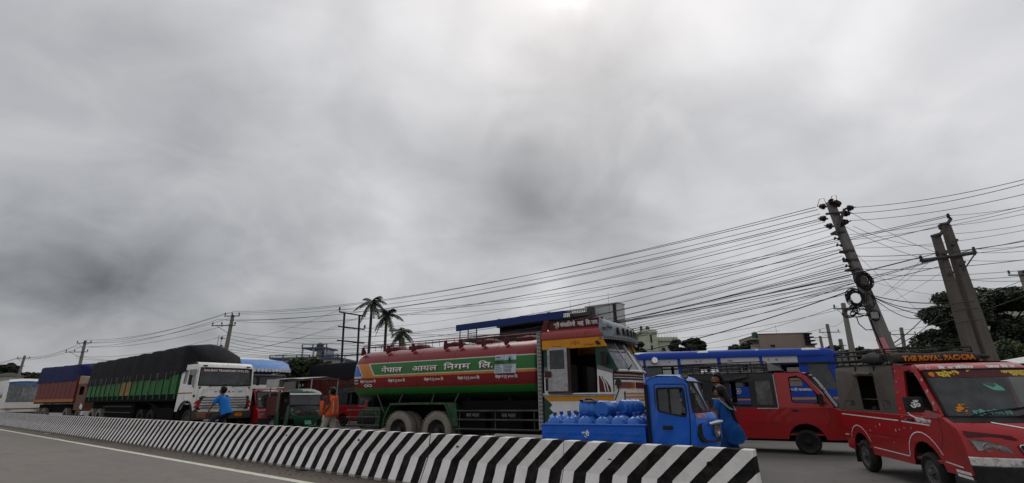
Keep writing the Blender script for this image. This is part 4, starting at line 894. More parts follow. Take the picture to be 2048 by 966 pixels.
# hazard notice board
b = B(); b.plate([(-1.12, 1.985), (-.42, 1.985), (-.42, 2.46), (-1.12, 2.46)], lambda u, v, d: Vector((u, -(ty(v)+.022-d), v)), .008)
nb = b.build('hazard_board', mat('board_white', (.46, .52, .58), .5, .2, dscale=6), tk, smooth=0)
nf = lambda u, v: Vector((-1.12+u, -(ty(1.985+v)+.0245), 1.985+v))
b = B()
for p in ([(.30, 0.0), (.30, .47)], [(0, .235), (.70, .235)], [(0, .345), (.30, .345)], [(0, .285), (.30, .285)]): ribbon(b, p, .010, nf)
ribbon(b, [(.50, .445), (.60, .35), (.50, .255), (.40, .35), (.50, .445)], .010, nf)
b.add([nf(.50+.035*math.cos(a*.7), .35+.05*math.sin(a*.7)) for a in range(9)], [tuple(range(9))])
rq = random.Random(4)
for cx, x1, zs in ((.03, .27, (.42, .40, .315, .265, .20, .15, .11, .07, .03)), (.33, .67, (.20, .16, .13, .09, .06, .03))):
    for z in zs: ribbon(b, [(cx, z), (cx+(x1-cx)*rq.uniform(.6, 1), z)], .010, nf)
b.build('board_print', TXK, nb, smooth=0)
# manholes, walkway and brackets on top
for x in (-6.15, -4.95, -3.35, -2.0, -.55):
    b = B(); b.box(x-.30, x+.30, -.42, .42, 2.86, 2.98); b.build('manhole_box', TKRED, tk, bevel=.03)
    b = B(); b.lathe([(.24, 0), (.25, .03), (.2, .05), (.001, .06)], (x, 0, 2.98), (0, 0, 1), 14); b.build('manhole_lid', mat('dusty_lid', (.16, .08, .075), .6, .5), tk)
for x in (-7.05, -5.75, -4.55, -3.15, -2.55, -1.70, -.9):
    b = B(); b.plate([(-.90, 2.72), (-.93, 2.80), (-.91, 2.99), (-.86, 3.0), (-.76, 2.86), (-.74, 2.80)], lambda u, v, d: Vector((x-.035+d, u, v)), .07); b.build('rail_bracket', TKRED, tk, bevel=.01)
for z in (2.97, 3.03):
    b = B(); b.tube([(-7.05, -.87, z), (-3.2, -.87, z+.005), (.1, -.87, z)], .014, 5); b.build('walkway_rail', TKRED, tk)
b = B()
for k in range(24): b.tube([(-7.0+k*.3, -.87, 2.84), (-7.0+k*.3, -.87, 3.03)], .010, 4)
b.build('rail_stanchions', TKRED, tk)
# chassis and running gear
b = B(); b.box(-7.2, 2.4, -.45, -.33, .78, 1.02); b.box(-7.2, 2.4, .33, .45, .78, 1.02)
for x in (-7.0, -5.6, -4.0, -2.4, -.8, .6): b.box(x, x+.12, -.33, .33, .82, .98)
for x in (-6.3, -5.0, -3.6, -2.2, -.8): b.box(x, x+.1, -.95, .95, 1.02, 1.40)
b.build('chassis', UNDER, tk, smooth=0)
for x in (-3.18, -4.75):
    for sg in (-1, 1): wheel(tk, x, sg*1.15, .52, .27, sg, MUDTYRE, mat('dark_hub', (.03, .028, .027), .6, .5, (.10, .085, .07)), dual=True, concave=True, bolts=8)
    b = B(); b.tube([(x, -.9, .52), (x, .9, .52)], .09, 8); b.ball((x, 0, .52), .2); b.build('axle', BLACKM, tk)
for sg in (-1, 1): wheel(tk, 1.35, sg*1.1, .52, .27, sg, TYRE, mat('dark_hub', (.03, .028, .027)), bolts=8)
FO = [(-5.43, .62), (-5.36, .92), (-5.12, 1.26), (-4.0, 1.275), (-2.84, 1.27), (-2.62, .98), (-2.52, .66)]
b = B(); b.grid([[Vector((x, y, z)) for y in (-1.20, -1.17, -.55)] for x, z in FO]); b.grid([[Vector((x, -1.20, z)), Vector((x*.985-.06, -1.20, z-.055))] for x, z in FO])
b.build('rear_mudguard', MINT, tk, smooth=60)
b = B(); b.plate([(-2.86, 1.26), (-2.44, 1.26), (-2.34, .66), (-2.52, .66), (-2.62, .98)], side(lambda v: 1.17, -1), .02); b.build('mudguard_panel', MINT, tk, smooth=0)
for x0, x1 in ((-5.95, -5.42), (-4.75, -4.78), (-3.42, -3.40), (-2.45, -2.50)):
    b = B(); b.tube([(x0, -1.02, 1.50), (x1, -1.14, 1.27 if x0 > -5.5 else .98)], .022, 5); b.build('mudguard_stay', GUARD, tk)
for xs, xe in ((-2.44, .30), (-7.25, -5.60)):
    for z in ((1.05, .83, .60) if xs > -5 else (1.06, .86, .63)):
        b = B(); b.tube([(xs, -1.16, z), (xe, -1.16, z+.01)], .026, 6); b.build('guard_rail', GUARD, tk)
    for k in range(3):
        x = xs+.12+(xe-xs-.3)*k/2; b = B(); b.tube([(x, -1.13, 1.06), (x, -1.13, .58)], .018, 5); b.build('guard_upright', GUARD, tk)
for x in (-1.95, -.75):
    b = B(); b.box(x-.55, x+.45, -1.05, -.5, .60, 1.02); o = b.build('side_box', UNDER, tk, bevel=.02)
    text_mesh('box_scrawl', 'जय माता', .13, lambda u, v: Vector((x-.2+u, -1.056, .90+v)), mat('faint_white_scrawl', (.30, .30, .30), .7, .6, (.03, .03, .03), 12), tk, 0, width=.45)
b = B(); b.box(-2.2, .2, -.6, .6, .55, 1.35); b.box(-7.0, -5.5, -.55, .55, .6, 1.35); b.box(-5.5, -2.4, -.45, .45, .8, 1.4); b.build('underside_filler', UNDER, tk, bevel=.03)  # dark boxes added to fill the gaps and blacken the tank's underside
b = B(); b.box(-2.35, .25, -1.02, -.98, .50, .58); b.box(-2.35, .25, -.98, -.94, 1.08, 1.30); b.build('underside_filler_plates', UNDER, tk, smooth=0)  # dark plates added for the same blackened underside
b = B(); b.box(-6.6, -5.8, -1.0, -.5, .55, 1.15); b.build('tool_locker', MINT, tk, bevel=.02)
b = B(); b.lathe([(.28, 0), (.30, .03), (.30, .85), (.28, .88), (.001, .9)], (-6.9, -.75, .8), (1, 0, 0), 14); b.build('rear_pipe_box', BLACKM, tk)
# silver chequered upright between tank and cab
CHK = mat('chequer_tape', (.30, .30, .30), .4, .4, layers=lambda x, y, z, t, ob: [((z*11).fract().gt(.5)*((y+x)*9).fract().gt(.4), (.10, .10, .10))])
b = B(); b.box(.30, .40, -1.22, -1.13, .62, 2.93); b.box(.30, .40, 1.13, 1.22, .62, 2.93); b.build('silver_upright', CHK, tk, smooth=0)
b = B(); b.box(.26, .30, -1.12, 1.12, 1.0, 2.85); b.build('bulkhead_screen', BLACKM, tk, smooth=0)
# ---- cab
DGREEN = mat('cab_dark_green', (.018, .055, .040), .4, .3, (.06, .06, .05))
YEL = mat('cab_yellow', (.60, .25, .012), .4, .45, (.30, .08, .01), 5)
CWH = mat('cab_white', (.68, .68, .66), .4, .3, (.2, .18, .15), 4)
SILV = mat('embossed_silver_sheet', (.36, .36, .37), .35, .9, (.10, .10, .10), 7, metal=.5, bump=.8, bscale=14)
hw = lambda v: 1.15
WBX = [(2.14, 2.55), (2.50, 1.95)]
b = B()   # upper green side with door opening
up = [(.45, 1.42), (2.27, 1.42), (2.30, 1.93), (2.42, 1.96), (2.14, 2.52), (.45, 2.52)]
dr = [(1.16, 1.47), (1.88, 1.47), (1.88, 2.50), (1.16, 2.50)]
for sg in (-1, 1):
    b = B(); b.plate(up, side(hw, sg), .04, [dr]); b.build('cab_side', DGREEN, tk, smooth=0, bevel=.006)
for sg in (-1, 1):
    b = B(); b.plate([(.44, .78), (2.28, .78), (2.28, 1.42), (.44, 1.42)], side(lambda v: 1.155, sg), .04); b.build('lower_cab_side', CWH, tk, smooth=0, bevel=.006)
b = B(); b.box(.44, .47, -1.1, 1.1, .8, 2.9); b.box(.47, 2.2, -1.1, 1.1, 1.0, 1.06); b.build('cab_back', DARKIN, tk, smooth=0)
seatb(tk, 1.0, -1.0, -.3, 1.35, .7); seatb(tk, 1.0, .3, 1.0, 1.35, .7)
b = B(); b.box(1.98, 2.24, -1.0, 1.0, 1.5, 1.88); b.build('dashboard', DARKIN, tk, bevel=.03)
b = B(); b.lathe([(.22, 0), (.24, .015), (.22, .03), (.2, .015), (.22, 0)], (1.95, -.5, 1.85), (-.6, 0, .8), 22); b.build('steering_wheel', BLACK, tk)
sfc = lambda y: (lambda u, v: Vector((u, -y, v)))
def panel(nm, pts, m, y=1.16, th=.012, bev=0, mats_=None):
    b = B(); b.plate(pts, side(lambda v: y, -1), th); return b.build(nm, m, tk, smooth=0, bevel=bev)
panel('white_door_surround', [(1.88, 1.42), (2.26, 1.42), (2.27, 1.88), (1.90, 2.0)], CWH, 1.162)
b = B(); b.plate([(1.93, 1.47), (2.22, 1.47), (2.20, 1.58), (2.13, 1.70), (2.04, 1.80), (1.93, 1.84)], side(lambda v: 1.168, -1), .006); b.build('maroon_flame', mat('maroon_paint', (.10, .008, .010), .4, .3), tk, smooth=0)
b = B()
for pts in ([(1.98, 1.82), (2.05, 1.68), (2.08, 1.48)], [(2.04, 1.80), (2.12, 1.64), (2.15, 1.48)]): ribbon(b, pts, .022, sfc(1.1705))
b.build('flame_stripe', CWH, tk, smooth=0)
panel('grey_band', [(1.90, 1.99), (2.29, 1.88), (2.29, 1.96), (1.92, 2.09)], mat('grey_band_paint', (.19, .18, .175), .4, .3), 1.166)
panel('grey_band', [(.46, 1.95), (.60, 1.95), (.60, 2.08), (.46, 2.08)], mat('grey_band_paint', (.19, .18, .175), .4, .3), 1.164)
panel('white_panel', [(.46, 1.42), (.60, 1.42), (.60, 1.95), (.46, 1.95)], CWH, 1.163)
panel('black_vent', [(.50, 1.52), (.57, 1.52), (.57, 1.82), (.50, 1.82)], TXK, 1.170)
for z, m in ((1.405, STEEL), (1.445, CWH)): 
    b = B(); b.box(.42, 2.30, -1.185, -1.14, z-.014, z+.014); b.build('trim_strip', m, tk, smooth=0)
panel('orange_stripe', [(.46, 1.28), (2.27, 1.28), (2.27, 1.385), (.50, 1.385)], YEL, 1.167)
panel('green_zigzag', [(.44, .80), (.62, .80), (.56, .95), (.68, 1.02), (.58, 1.12), (.66, 1.20), (.46, 1.36), (.44, 1.36)], DGREEN, 1.168)
# sliding door, pushed back
b = B(); b.plate([(.60, 1.50), (1.15, 1.50), (1.15, 2.53), (.60, 2.53)], side(lambda v: 1.235, -1), .035, [[(.67, 2.02), (1.08, 2.02), (1.08, 2.47), (.67, 2.47)]]); dd = b.build('door', SILV, tk, smooth=0, bevel=.006)
b = B(); b.plate([(.67, 2.02), (1.08, 2.02), (1.08, 2.47), (.67, 2.47)], side(lambda v: 1.22, -1), .004); b.build('door_window', glass('green_glass', (.05, .10, .08), .8, .1), dd, smooth=0)
b = B(); b.box(.52, .70, -1.27, -1.235, 1.83, 1.98); b.build('door_latch', mat('maroon_metal', (.05, .015, .015), .5, .4), dd, bevel=.01)
b = B(); b.box(.60, 1.25, -1.245, -1.17, 1.45, 1.50); b.box(1.15, 1.22, -1.2, -1.14, 1.46, 2.52); b.build('door_frame', mat('maroon_metal', (.05, .015, .015)), tk, smooth=0)
# gold fascia, red coving, text board
for sg in (-1, 1):
    b = B(); b.plate([(.44, 2.50), (2.20, 2.50), (2.08, 2.73), (.44, 2.73)], side(lambda v: 1.20, sg), .05); b.build('gold_fascia', YEL, tk, smooth=0, bevel=.01)
for u0, s in ((.75, '~'), (1.25, '*'), (1.62, '~')): text_mesh('fascia_ornament', s, .28, lambda u, v: Vector((u0+u, -1.2045, 2.50+v*.9)), mat('rust_ornament', (.42, .10, .01), .5, .3), tk, .002, width=.26)
b = B(); b.tube([(1.96, -1.25, 2.62), (2.03, -1.27, 2.56)], .04, 6); b.build('side_lamp', BLACK, tk)
def cove(sg): return [(sg*1.20, 2.73), (sg*1.215, 2.80), (sg*1.18, 2.90), (sg*1.08, 2.98), (sg*1.0, 3.02)]
b = B()
for sg in (-1, 1): b.grid([[Vector((x, y, z)) for y, z in cove(sg)] for x in (.42, 1.0, 1.6, 2.12)])
b.grid([[Vector((x, -1.0, 3.02)), Vector((x, 0, 3.08)), Vector((x, 1.0, 3.02))] for x in (.42, 2.12)]); b.build('roof_cove', mat('roof_red', (.26, .03, .03), .35, .35, (.12, .05, .04), 3, coat=.4), tk, smooth=60)
for u0, s, ww in ((.9, '—', .4), (1.35, 'Y', .12), (1.6, 'E', .16)): text_mesh('cove_ornament', s, .17, lambda u, v: Vector((u0+u, -1.225, 2.79+v*.8)), mat('rust_ornament', (.42, .10, .01)), tk, .0, width=ww)
for sg in (-1, 1):
    b = B(); b.plate([(.56, 3.0), (2.10, 3.0), (2.10, 3.22), (.60, 3.20)], lambda u, v, d: Vector((u, sg*(1.04+(v-3.0)*.12-d), v)), .03); b.build('name_board', mat('maroon_board', (.085, .008, .012), .45, .3), tk, smooth=0, bevel=.008)
text_mesh('name_board_lettering', 'श्री कंकािलनी  माई  िक जय', .145, lambda u, v: Vector((.74+u, -1.047-(v+.07)*.12, 3.06+v)), TXW, tk, .003, width=1.22)
b = B(); b.plate([(-.12, 2.75), (.06, 2.78), (.18, 3.24), (.05, 3.24)], lambda u, v, d: Vector((.42+u, -1.10+d, v)), .06); b.build('board_end_fin', TKRED, tk, bevel=.01)
# visor
VIS = mat('visor_grey', (.24, .27, .30), .4, .4, (.06, .06, .06), 4)
def vis_ring(y):
    f = 1-(abs(y)/1.2)**2.4*.72
    return [Vector((x, y, z)) for x, z in ((2.0, 2.70), (2.06+.34*f, 2.70), (2.06+.42*f, 2.80), (2.06+.40*f, 2.98), (2.06+.20*f, 3.12), (2.04, 3.20))]
b = B(); b.loft([vis_ring(y) for y in (-1.18, -1.1, -.9, -.6, -.2, .2, .6, .9, 1.1, 1.18)]); b.build('visor', VIS, tk, smooth=50)
b = B(); b.plate(rp([(2.03, 2.72), (2.40, 2.72), (2.42, 2.90), (2.32, 3.02), (2.22, 3.05), (2.08, 2.98)], .08), lambda u, v, d: Vector((u-.0, -1.20-.0+d, v)), .03); b.build('visor_cheek', VIS, tk, smooth=0, bevel=.01)
text_mesh('visor_lettering', 'जय िशव', .13, lambda u, v: Vector((2.10+u, -1.204, 2.86+v)), TXK, tk, .003, width=.26)
b = B(); ring = [Vector((2.05+.45*(1-(abs(y)/1.2)**2.4*.72), y, 2.67)) for y in [-1.2+2.4*k/14 for k in range(15)]]
b.grid([[p+Vector((0, 0, .0)) for p in [Vector((2.0, -1.2, 2.66))]+ring], [p+Vector((.02, 0, .09)) for p in [Vector((2.0, -1.2, 2.66))]+ring]]); b.build('visor_frieze', CHK, tk, smooth=60)
for y in [-1.0+.25*k for k in range(9)]:
    f = 1-(abs(y)/1.2)**2.4*.72; b = B(); x = 2.06+.425*f; b.add([(x+.01, y-.11, 2.80), (x+.01, y+.11, 2.80), (x-.02, y, 2.98)], [(0, 1, 2)]); b.box(x-.03, x+.015, y-.10, y-.06, 2.80, 2.96); b.build('visor_triangle', TXK, tk, smooth=0)
# windscreen
ys_ = [-1+2*k/8 for k in range(9)]
def wfx(x, y): return x-.07-.24*abs(y)**2.3
b = B(); b.grid([[Vector((wfx(x, y)+.14, y*1.10, z)) for y in ys_] for x, z in ((2.14, 2.60), (2.32, 2.30), (2.53, 1.96))]); b.build('windscreen', glass('grey_glass', (.30, .31, .32), 1.0, .5, (.30, .31, .32)), tk, smooth=60)
b = B()
for y in ys_[::2]: b.tube([(wfx(2.14, y)+.15, y*1.1, 2.62), (wfx(2.53, y)+.155, y*1.1, 1.94)], .028 if abs(y) in (0, 1) else .008, 5)
b.tube([Vector((wfx(2.54, y)+.155, y*1.1, 1.945)) for y in ys_], .03, 5); b.build('windscreen_frame', CWH, tk)
b = B(); b.grid([[Vector((wfx(2.12, y)+.14, y*1.12, z)) for y in ys_] for z in (2.58, 2.72)]); b.build('screen_header', BLACK, tk)
for y0 in (-.8, .1):
    b = B(); b.tube([(wfx(2.58, y0)+.2, y0, 1.96), (wfx(2.5, y0)+.22, y0+.45, 2.10)], .014, 5); b.build('wiper', BLACK, tk)
b = B()
for k in range(7): b.tube([(wfx(2.40, -.8)+.10, -.95+k*.13, 2.0), (wfx(2.2, -.8)+.08, -1.0+k*.13, 2.5)], .006, 4)
b.build('screen_bars', TXW, tk)
panel('quarter_window', rp([(2.06, 2.14), (2.20, 2.10), (2.16, 2.36), (2.06, 2.40)], .04), DARKIN, 1.156)
mirror(tk, (2.14, -1.30, 2.22), -1, .16, .30, (2.2, -1.12, 2.1))
# front face
def ff(x, dz=0): return lambda u, v, d: Vector((x-.14-.30*abs(u/1.15)**2.3-d, u, v))
b = B(); b.grid([[Vector((2.56-.30*abs(y)**2.3, y*1.15, z)) for y in ys_] for z in (.80, 1.2, 1.6, 1.94)]); b.grid([[Vector((wfx(2.56, y)+.12, y*1.12, 1.95)), Vector((2.56-.30*abs(y)**2.3, y*1.15, 1.94))] for y in ys_]); b.build('front_panel', CWH, tk, smooth=60)
for z0, z1, m in ((1.86, 1.93, mat('maroon_paint', (.1, .01, .01))), (1.80, 1.84, mat('maroon_paint', (.1, .01, .01))), (1.74, 1.78, TXK)):
    b = B(); b.grid([[Vector((2.566-.30*abs(y)**2.3, y*1.155, z)) for y in ys_] for z in (z0, z1)]); b.build('front_stripe', m, tk, smooth=60)
for y0, y1, m in ((-1.05, -.55, mat('rust_lamp', (.20, .05, .03), .4, .4)), (-.50, -.38, AMBER), (-.30, .3, mat('maroon_paint', (.1, .01, .01))), (.38, .5, AMBER), (.55, 1.05, mat('rust_lamp', (.2, .05, .03)))):
    b = B(); b.plate(rp([(y0, 1.55), (y1, 1.55), (y1, 1.69), (y0, 1.69)], .02), ff(2.725), .02); b.build('front_lamp', m, tk, smooth=0)
b = B(); b.plate(rp([(-.85, .95), (.85, .95), (.85, 1.48), (-.85, 1.48)], .04), ff(2.718), .01); b.build('grille_backing', TXK, tk, smooth=0)
for k in range(7):
    z = 1.44-k*.075; b = B(); b.tube([Vector((2.595-.30*abs(y*.72)**2.3, y*.82, z)) for y in ys_], .014, 5); b.build('grille_bar', YEL if k < 3 else CWH, tk)
b = B(); b.loft([[Vector((x-.30*abs(y)**2.3, y*1.17, z)) for x, z in ((2.45, .55), (2.66, .55), (2.66, .80), (2.45, .80))] for y in ys_]); b.build('bumper', BLACKM, tk, bevel=.03)
b = B(); b.tube([(2.3, -1.18, 1.3), (2.42, -1.24, 1.5), (2.4, -1.18, 1.7)], .015, 5); b.lathe([(.01, 0), (.09, .02), (.06, .12), (.01, .14)], (2.42, -1.22, 1.60), (0, 0, 1), 10); b.build('front_lantern', BLACK, tk)
XM = [(-8, -7.135), (-7.21, -6.46), (-4.75, -4.36), (-3.18, -2.97), (-2.48, -2.34), (.34, .28), (1.15, 1.06), (1.87, 1.76), (2.52, 2.40), (3.5, 3.33)]
def xmap(x):
    for (a, A_), (c, C_) in zip(XM, XM[1:]):
        if x <= c: return A_+(C_-A_)*(x-a)/(c-a)
    return x
def bake(o, cx=None):
    for ch in o.children:
        c = cx
        if ch.name.startswith('wheel') and cx is None:
            xs = [v.co.x for v in ch.data.vertices]; c = (min(xs)+max(xs))/2
        for v in ch.data.vertices: v.co.x = xmap(v.co.x) if c is None else v.co.x+xmap(c)-c
        bake(ch, c)
bake(tk)
# ================================================================ blue cargo three-wheeler
TB = mat('three_wheeler_blue', (.004, .105, .54), .35, .35, (.02, .03, .06), 3, coat=.4)
tw = thing('cargo_three_wheeler', 'bright blue cargo three-wheeler loaded with water jars beside the barrier', 'three-wheeler', (.66, 9.03, 0), azrot(119))
def bw(v): return .65
b = B()   # load bed
b.box(.12, 1.82, -.65, .65, .56, .60)
for sg in (-1, 1):
    b.plate([(.12, .60), (1.82, .60), (1.82, .95), (.12, .95)], side(lambda v: .65, sg), .02)
    b.tube([(.12, sg*.65, .955), (1.84, sg*.65, .965)], .018, 6)
b.box(.12, .14, -.63, .63, .60, .95); b.box(1.80, 1.82, -.63, .63, .60, .97)
b.build('load_bed', TB, tw, bevel=.004)
for k in range(4):
    for z in (.68, .76, .84):
        b = B(); b.plate(rp([(.18+k*.41, z-.018), (.52+k*.41, z-.018), (.52+k*.41, z+.018), (.18+k*.41, z+.018)], .016), lambda u, v, d: Vector((u, -.659+d, v)), .012); b.build('pressed_rib', TB, tw, bevel=.004)
text_mesh('bed_lettering', 'श्री', .09, lambda u, v: Vector((.82+u, -.664, .80+v)), TXW, tw, .003)
b = B(); b.box(.0, 1.85, -.35, .35, .38, .50); b.box(1.7, 2.5, -.3, .3, .34, .42); b.build('chassis', BLACKM, tw)
for sg in (-1, 1): wheel(tw, .55, sg*.60, .235, .13, sg, TYRE, STEEL)
wheel(tw, 2.50, .06, .235, .12, -1, TYRE, STEEL)
cwf = lambda v: .625-.05*max(0, v-1.12)/.5 - .03*max(0, .8-v)
cs = [(1.86, .52), (2.46, .52), (2.52, .66), (2.55, 1.0), (2.53, 1.18), (2.50, 1.54), (2.43, 1.62), (2.30, 1.655), (1.98, 1.655), (1.88, 1.60)]
door = rp([(1.985, .60), (2.38, .60), (2.44, .72), (2.475, 1.10), (2.455, 1.54), (2.0, 1.55)], .04)
win = rp([(2.03, 1.17), (2.20, 1.13), (2.42, 1.09), (2.43, 1.16), (2.42, 1.49), (2.03, 1.49)], .035, 4)
b = B()
for sg in (-1, 1): b.plate(cs, side(cwf, sg), .025, [win])
def fr3(x, z, ww, c=.0): return [Vector((x-c*abs(y)**2.4, y*ww, z-.03*abs(y)**4*(z > 1.6))) for y in ys_]
b.grid([fr3(x, z, ww, c) for x, z, ww, c in ((2.52, 1.585, .60, .02), (2.47, 1.64, .595, .03), (2.34, 1.69, .59, 0), (2.05, 1.70, .59, 0), (1.95, 1.675, .59, 0), (1.89, 1.63, .59, 0), (1.87, 1.5, .59, 0))])
b.grid([fr3(x, z, ww, c) for x, z, ww, c in ((2.68, 1.16, .622, .155), (2.74, 1.10, .625, .19), (2.79, .97, .625, .24), (2.79, .78, .625, .26), (2.72, .58, .61, .24))])
b.plate([(-.62, .55), (.62, .55), (.57, 1.66), (-.57, 1.66)], lambda u, v, d: Vector((1.87+d, u, v)), .02, [rp([(-.4, 1.1), (.4, 1.1), (.38, 1.5), (-.38, 1.5)], .04)])
b.box(1.9, 2.5, -.58, .58, .50, .54)
b.build('cab', TB, tw, bevel=.012, smooth=50)
b = B(); ribbon(b, door+[door[0]], .014, lambda u, v: Vector((u, -(cwf(v)+.002), v))); ribbon(b, door+[door[0]], .014, lambda u, v: Vector((u, (cwf(v)+.002), v))); b.build('door_gap', DARKIN, tw, smooth=0)
b = B(); b.tube([Vector((u, -(cwf(v)+.004), v)) for u, v in win], .012, 5, closed=True); b.tube([(2.20, -cwf(1.3)-.004, 1.13), (2.20, -cwf(1.5)-.004, 1.49)], .012, 5); b.build('window_rubber', BLACK, tw)
b = B(); b.plate(rp([(2.03, 1.17), (2.20, 1.13), (2.20, 1.49), (2.03, 1.49)], .02), side(lambda v: cwf(v)-.012, -1), .003); b.build('side_window', DGLASS, tw)
b = B(); b.plate(rp([(2.22, 1.13), (2.36, 1.115), (2.36, 1.49), (2.22, 1.49)], .02), side(lambda v: cwf(v)-.012, -1), .003); b.build('side_window', GLASS, tw)
b = B(); b.box(2.08, 2.22, -.66, -.625, .915, .965); b.build('door_handle', TXK, tw, bevel=.012)
b = B(); b.box(1.86, 1.90, -.66, -.60, .55, 1.55); b.build('corner_post', mat('near_black_rubber', (.01, .01, .012), .8, .2), tw, smooth=0)  # near-black upright at the rear corner of the cab
b = B(); b.grid([fr3(x, z, ww, c) for x, z, ww, c in ((2.525, 1.575, .60, .02), (2.60, 1.37, .61, .09), (2.685, 1.155, .62, .155))]); b.build('windscreen', GLASS, tw, smooth=60)
b = B(); b.tube(fr3(2.53, 1.575, .60, .02)+fr3(2.605, 1.37, .612, .09)[-1:]+fr3(2.69, 1.15, .622, .155)[::-1]+fr3(2.605, 1.37, .612, .09)[:1], .014, 5, closed=True); b.build('windscreen_seal', BLACK, tw)
seatb(tw, 2.0, -.45, .45, .78, .55)
b = B(); b.tube([(2.50, 0, .6), (2.36, 0, 1.08)], .03, 6); b.tube([(2.30, -.32, 1.12), (2.38, 0, 1.08), (2.30, .32, 1.12)], .016, 6); b.build('handlebar', BLACK, tw)
b = B(); b.tube([(2.54, -.60, 1.34), (2.58, -.72, 1.36)], .012, 5); b.box(2.54, 2.60, -.80, -.68, 1.22, 1.42); b.build('wing_mirror', BLACK, tw, bevel=.02)
def nose(y, z, o=.0):
    t_ = max(0, min(1, (1.16-z)/.19)); c = .155+(.24-.155)*t_; x = 2.68+(2.79-2.68)*min(1, t_)
    return Vector((x+o-c*(abs(y)/.622)**2.4, y, z))
b = B(); b.plate(rp([(-.60, 1.075), (-.42, 1.075), (-.42, 1.13), (-.60, 1.13)], .015), lambda u, v, d: nose(u, v, .022-d), .03); b.build('indicator', AMBER, tw, bevel=.004)
b = B(); b.plate(rp([(-.618, .84), (-.56, .74), (-.16, .74), (-.14, 1.0), (-.40, 1.02), (-.60, .99)], .04), lambda u, v, d: nose(u, v, .016-d), .03); b.build('headlight_surround', BLACK, tw)
b = B(); b.lathe([(.002, .03), (.07, .02), (.09, 0), (.07, -.08)], nose(-.30, .89, .03), (1, -.35, 0), 14); b.build('headlight', LAMP, tw)
b = B(); b.lathe([(.002, -.02), (.06, -.01), (.088, 0)], nose(-.30, .89, .027), (1, -.35, 0), 14); b.build('headlight_bowl', CHROME, tw)
b = B(); b.tube([(2.70, -.48, .99), (2.80, -.3, 1.01), (2.83, -.1, 1.01)], [.02, .03, .02], 6); b.build('chrome_brow', CHROME, tw)
b = B(); rr2 = random.Random(9)
for k in range(26):
    a = rr2.uniform(0, 6.28); r = rr2.uniform(.02, .13); b.ball((2.36+r*1.3*math.cos(a), -.50+abs(math.sin(a))*.08, 1.635+r*.25*math.sin(a)), (.04, .03, .018), 6, 4)
b.build('dried_garland', mat('dried_mud_flowers', (.10, .065, .04), .9, .5), tw)
# water jars
JAR = mat('jar_blue_plastic', (.03, .14, .48), .22, .15, (.05, .08, .2), 4, coat=.3)
JCAP = mat('jar_cap_blue', (.02, .06, .30), .4, .1)
def jar_proto(first, loc, lab):
    r = thing('water_jar', lab, 'water jar', loc, azrot(127.5), 'blue water jars on the three-wheeler')
    b = B(); b.lathe([(.001, 0), (.12, .0), (.135, .02), (.135, .07), (.128, .08), (.135, .09), (.135, .17), (.128, .18), (.135, .19), (.135, .27), (.128, .285), (.135, .30), (.13, .33), (.10, .385), (.05, .415), (.028, .425), (.028, .46)], n=20); b.build('jar_body', JAR, r, smooth=50)
    b = B(); b.lathe([(.033, .44), (.035, .445), (.035, .475), (.03, .48), (.001, .482)], n=12); b.build('jar_cap', JCAP, r); return r
hh = Vector((math.sin(rad(119)), math.cos(rad(119)), 0)); nn = Vector((-hh.y, hh.x, 0)); O = Vector((.66, 9.03, 0))
jr = None; cnt = 0
rowname = ['near', 'second', 'third', 'far']
for j in range(4):
    for i in range(6):
        lab = 'blue water jar standing in the %s row of the three-wheeler bed, %s from the tail' % (rowname[j], ORD[i])
        p = O+hh*(.28+i*.27+random.uniform(-.012, .012))+nn*(-.46+j*.31+random.uniform(-.015, .015))+Vector((0, 0, .602+random.uniform(0, .02)+.05))
        if jr is None: jr = jar_proto(True, p, lab); o = jr
        else: o = dup(jr); o.location = p; o['label'] = lab
        o.rotation_euler = (random.uniform(-.03, .03), random.uniform(-.03, .03), random.uniform(0, 6))
for (x, y, z, az_, lab) in ((.62, -.20, 1.17, 100, 'blue water jar lying on its side on top of the others, neck to the tail'),
                            (1.02, -.26, 1.18, 30, 'blue water jar lying on top with its round base facing the barrier'),
                            (1.28, .02, 1.19, 75, 'blue water jar lying on top nearest the blue cab'), (.80, .18, 1.17, 110, 'blue water jar lying on top at the far side, behind the other lying jars')):
    o = dup(jr); o.location = O+hh*x+nn*y+Vector((0, 0, z)); o.rotation_euler = (0, rad(90), azrot(az_)); o['label'] = lab
b = B(); pts = []
rg = random.Random(6); rows = [[O+hh*(.62+a*.05)+nn*(-.25+c*.05)+Vector((0, 0, 1.32+rg.uniform(-.01, .05)-.012*(a-3)**2*.3)) for c in range(5)] for a in range(8)]
b.grid(rows); tag(b.build('rag', mat('grey_rag', (.10, .12, .17), .9, .4), smooth=60), 'crumpled grey-blue rag lying on top of the water jars', 'rag')
# ================================================================ blue bus crossing behind
BUSB = mat('bus_blue', (.006, .045, .32), .5, .18, (.03, .04, .10), 2, layers=lambda x, y, z, t, ob: [
    (z.gt(2.86)*noise(t, ob, 1.3, 3, .5).gt(.60), (.55, .56, .58)), (z.between(1.16, 1.24), (.35, .20, .08)), (z.between(.95, 1.14), (.05, .05, .16))])
bus = thing('blue_bus', 'old blue bus with white upper panes and patched roof edge behind the red van', 'bus', (8.5, 19.08, 0), azrot(101))
def bwf(v): return 1.12-.02*max(0, v-1.2)
L0, L1 = -4.6, 3.35
tops = [(-4.55, -3.42), (-3.33, -2.17), (-2.06, -.76), (-.64, .70), (.80, 1.98)]
holes = [rp([(a, 2.43), (c, 2.43), (c, 2.67), (a, 2.67)], .02) for a, c in tops] + [rp([(a, 1.62), (c, 1.62), (c, 2.37), (a, 2.37)], .03) for a, c in tops] + [rp([(2.24, 1.55), (3.12, 1.50), (2.92, 2.36), (2.26, 2.36)], .05)]
b = B()
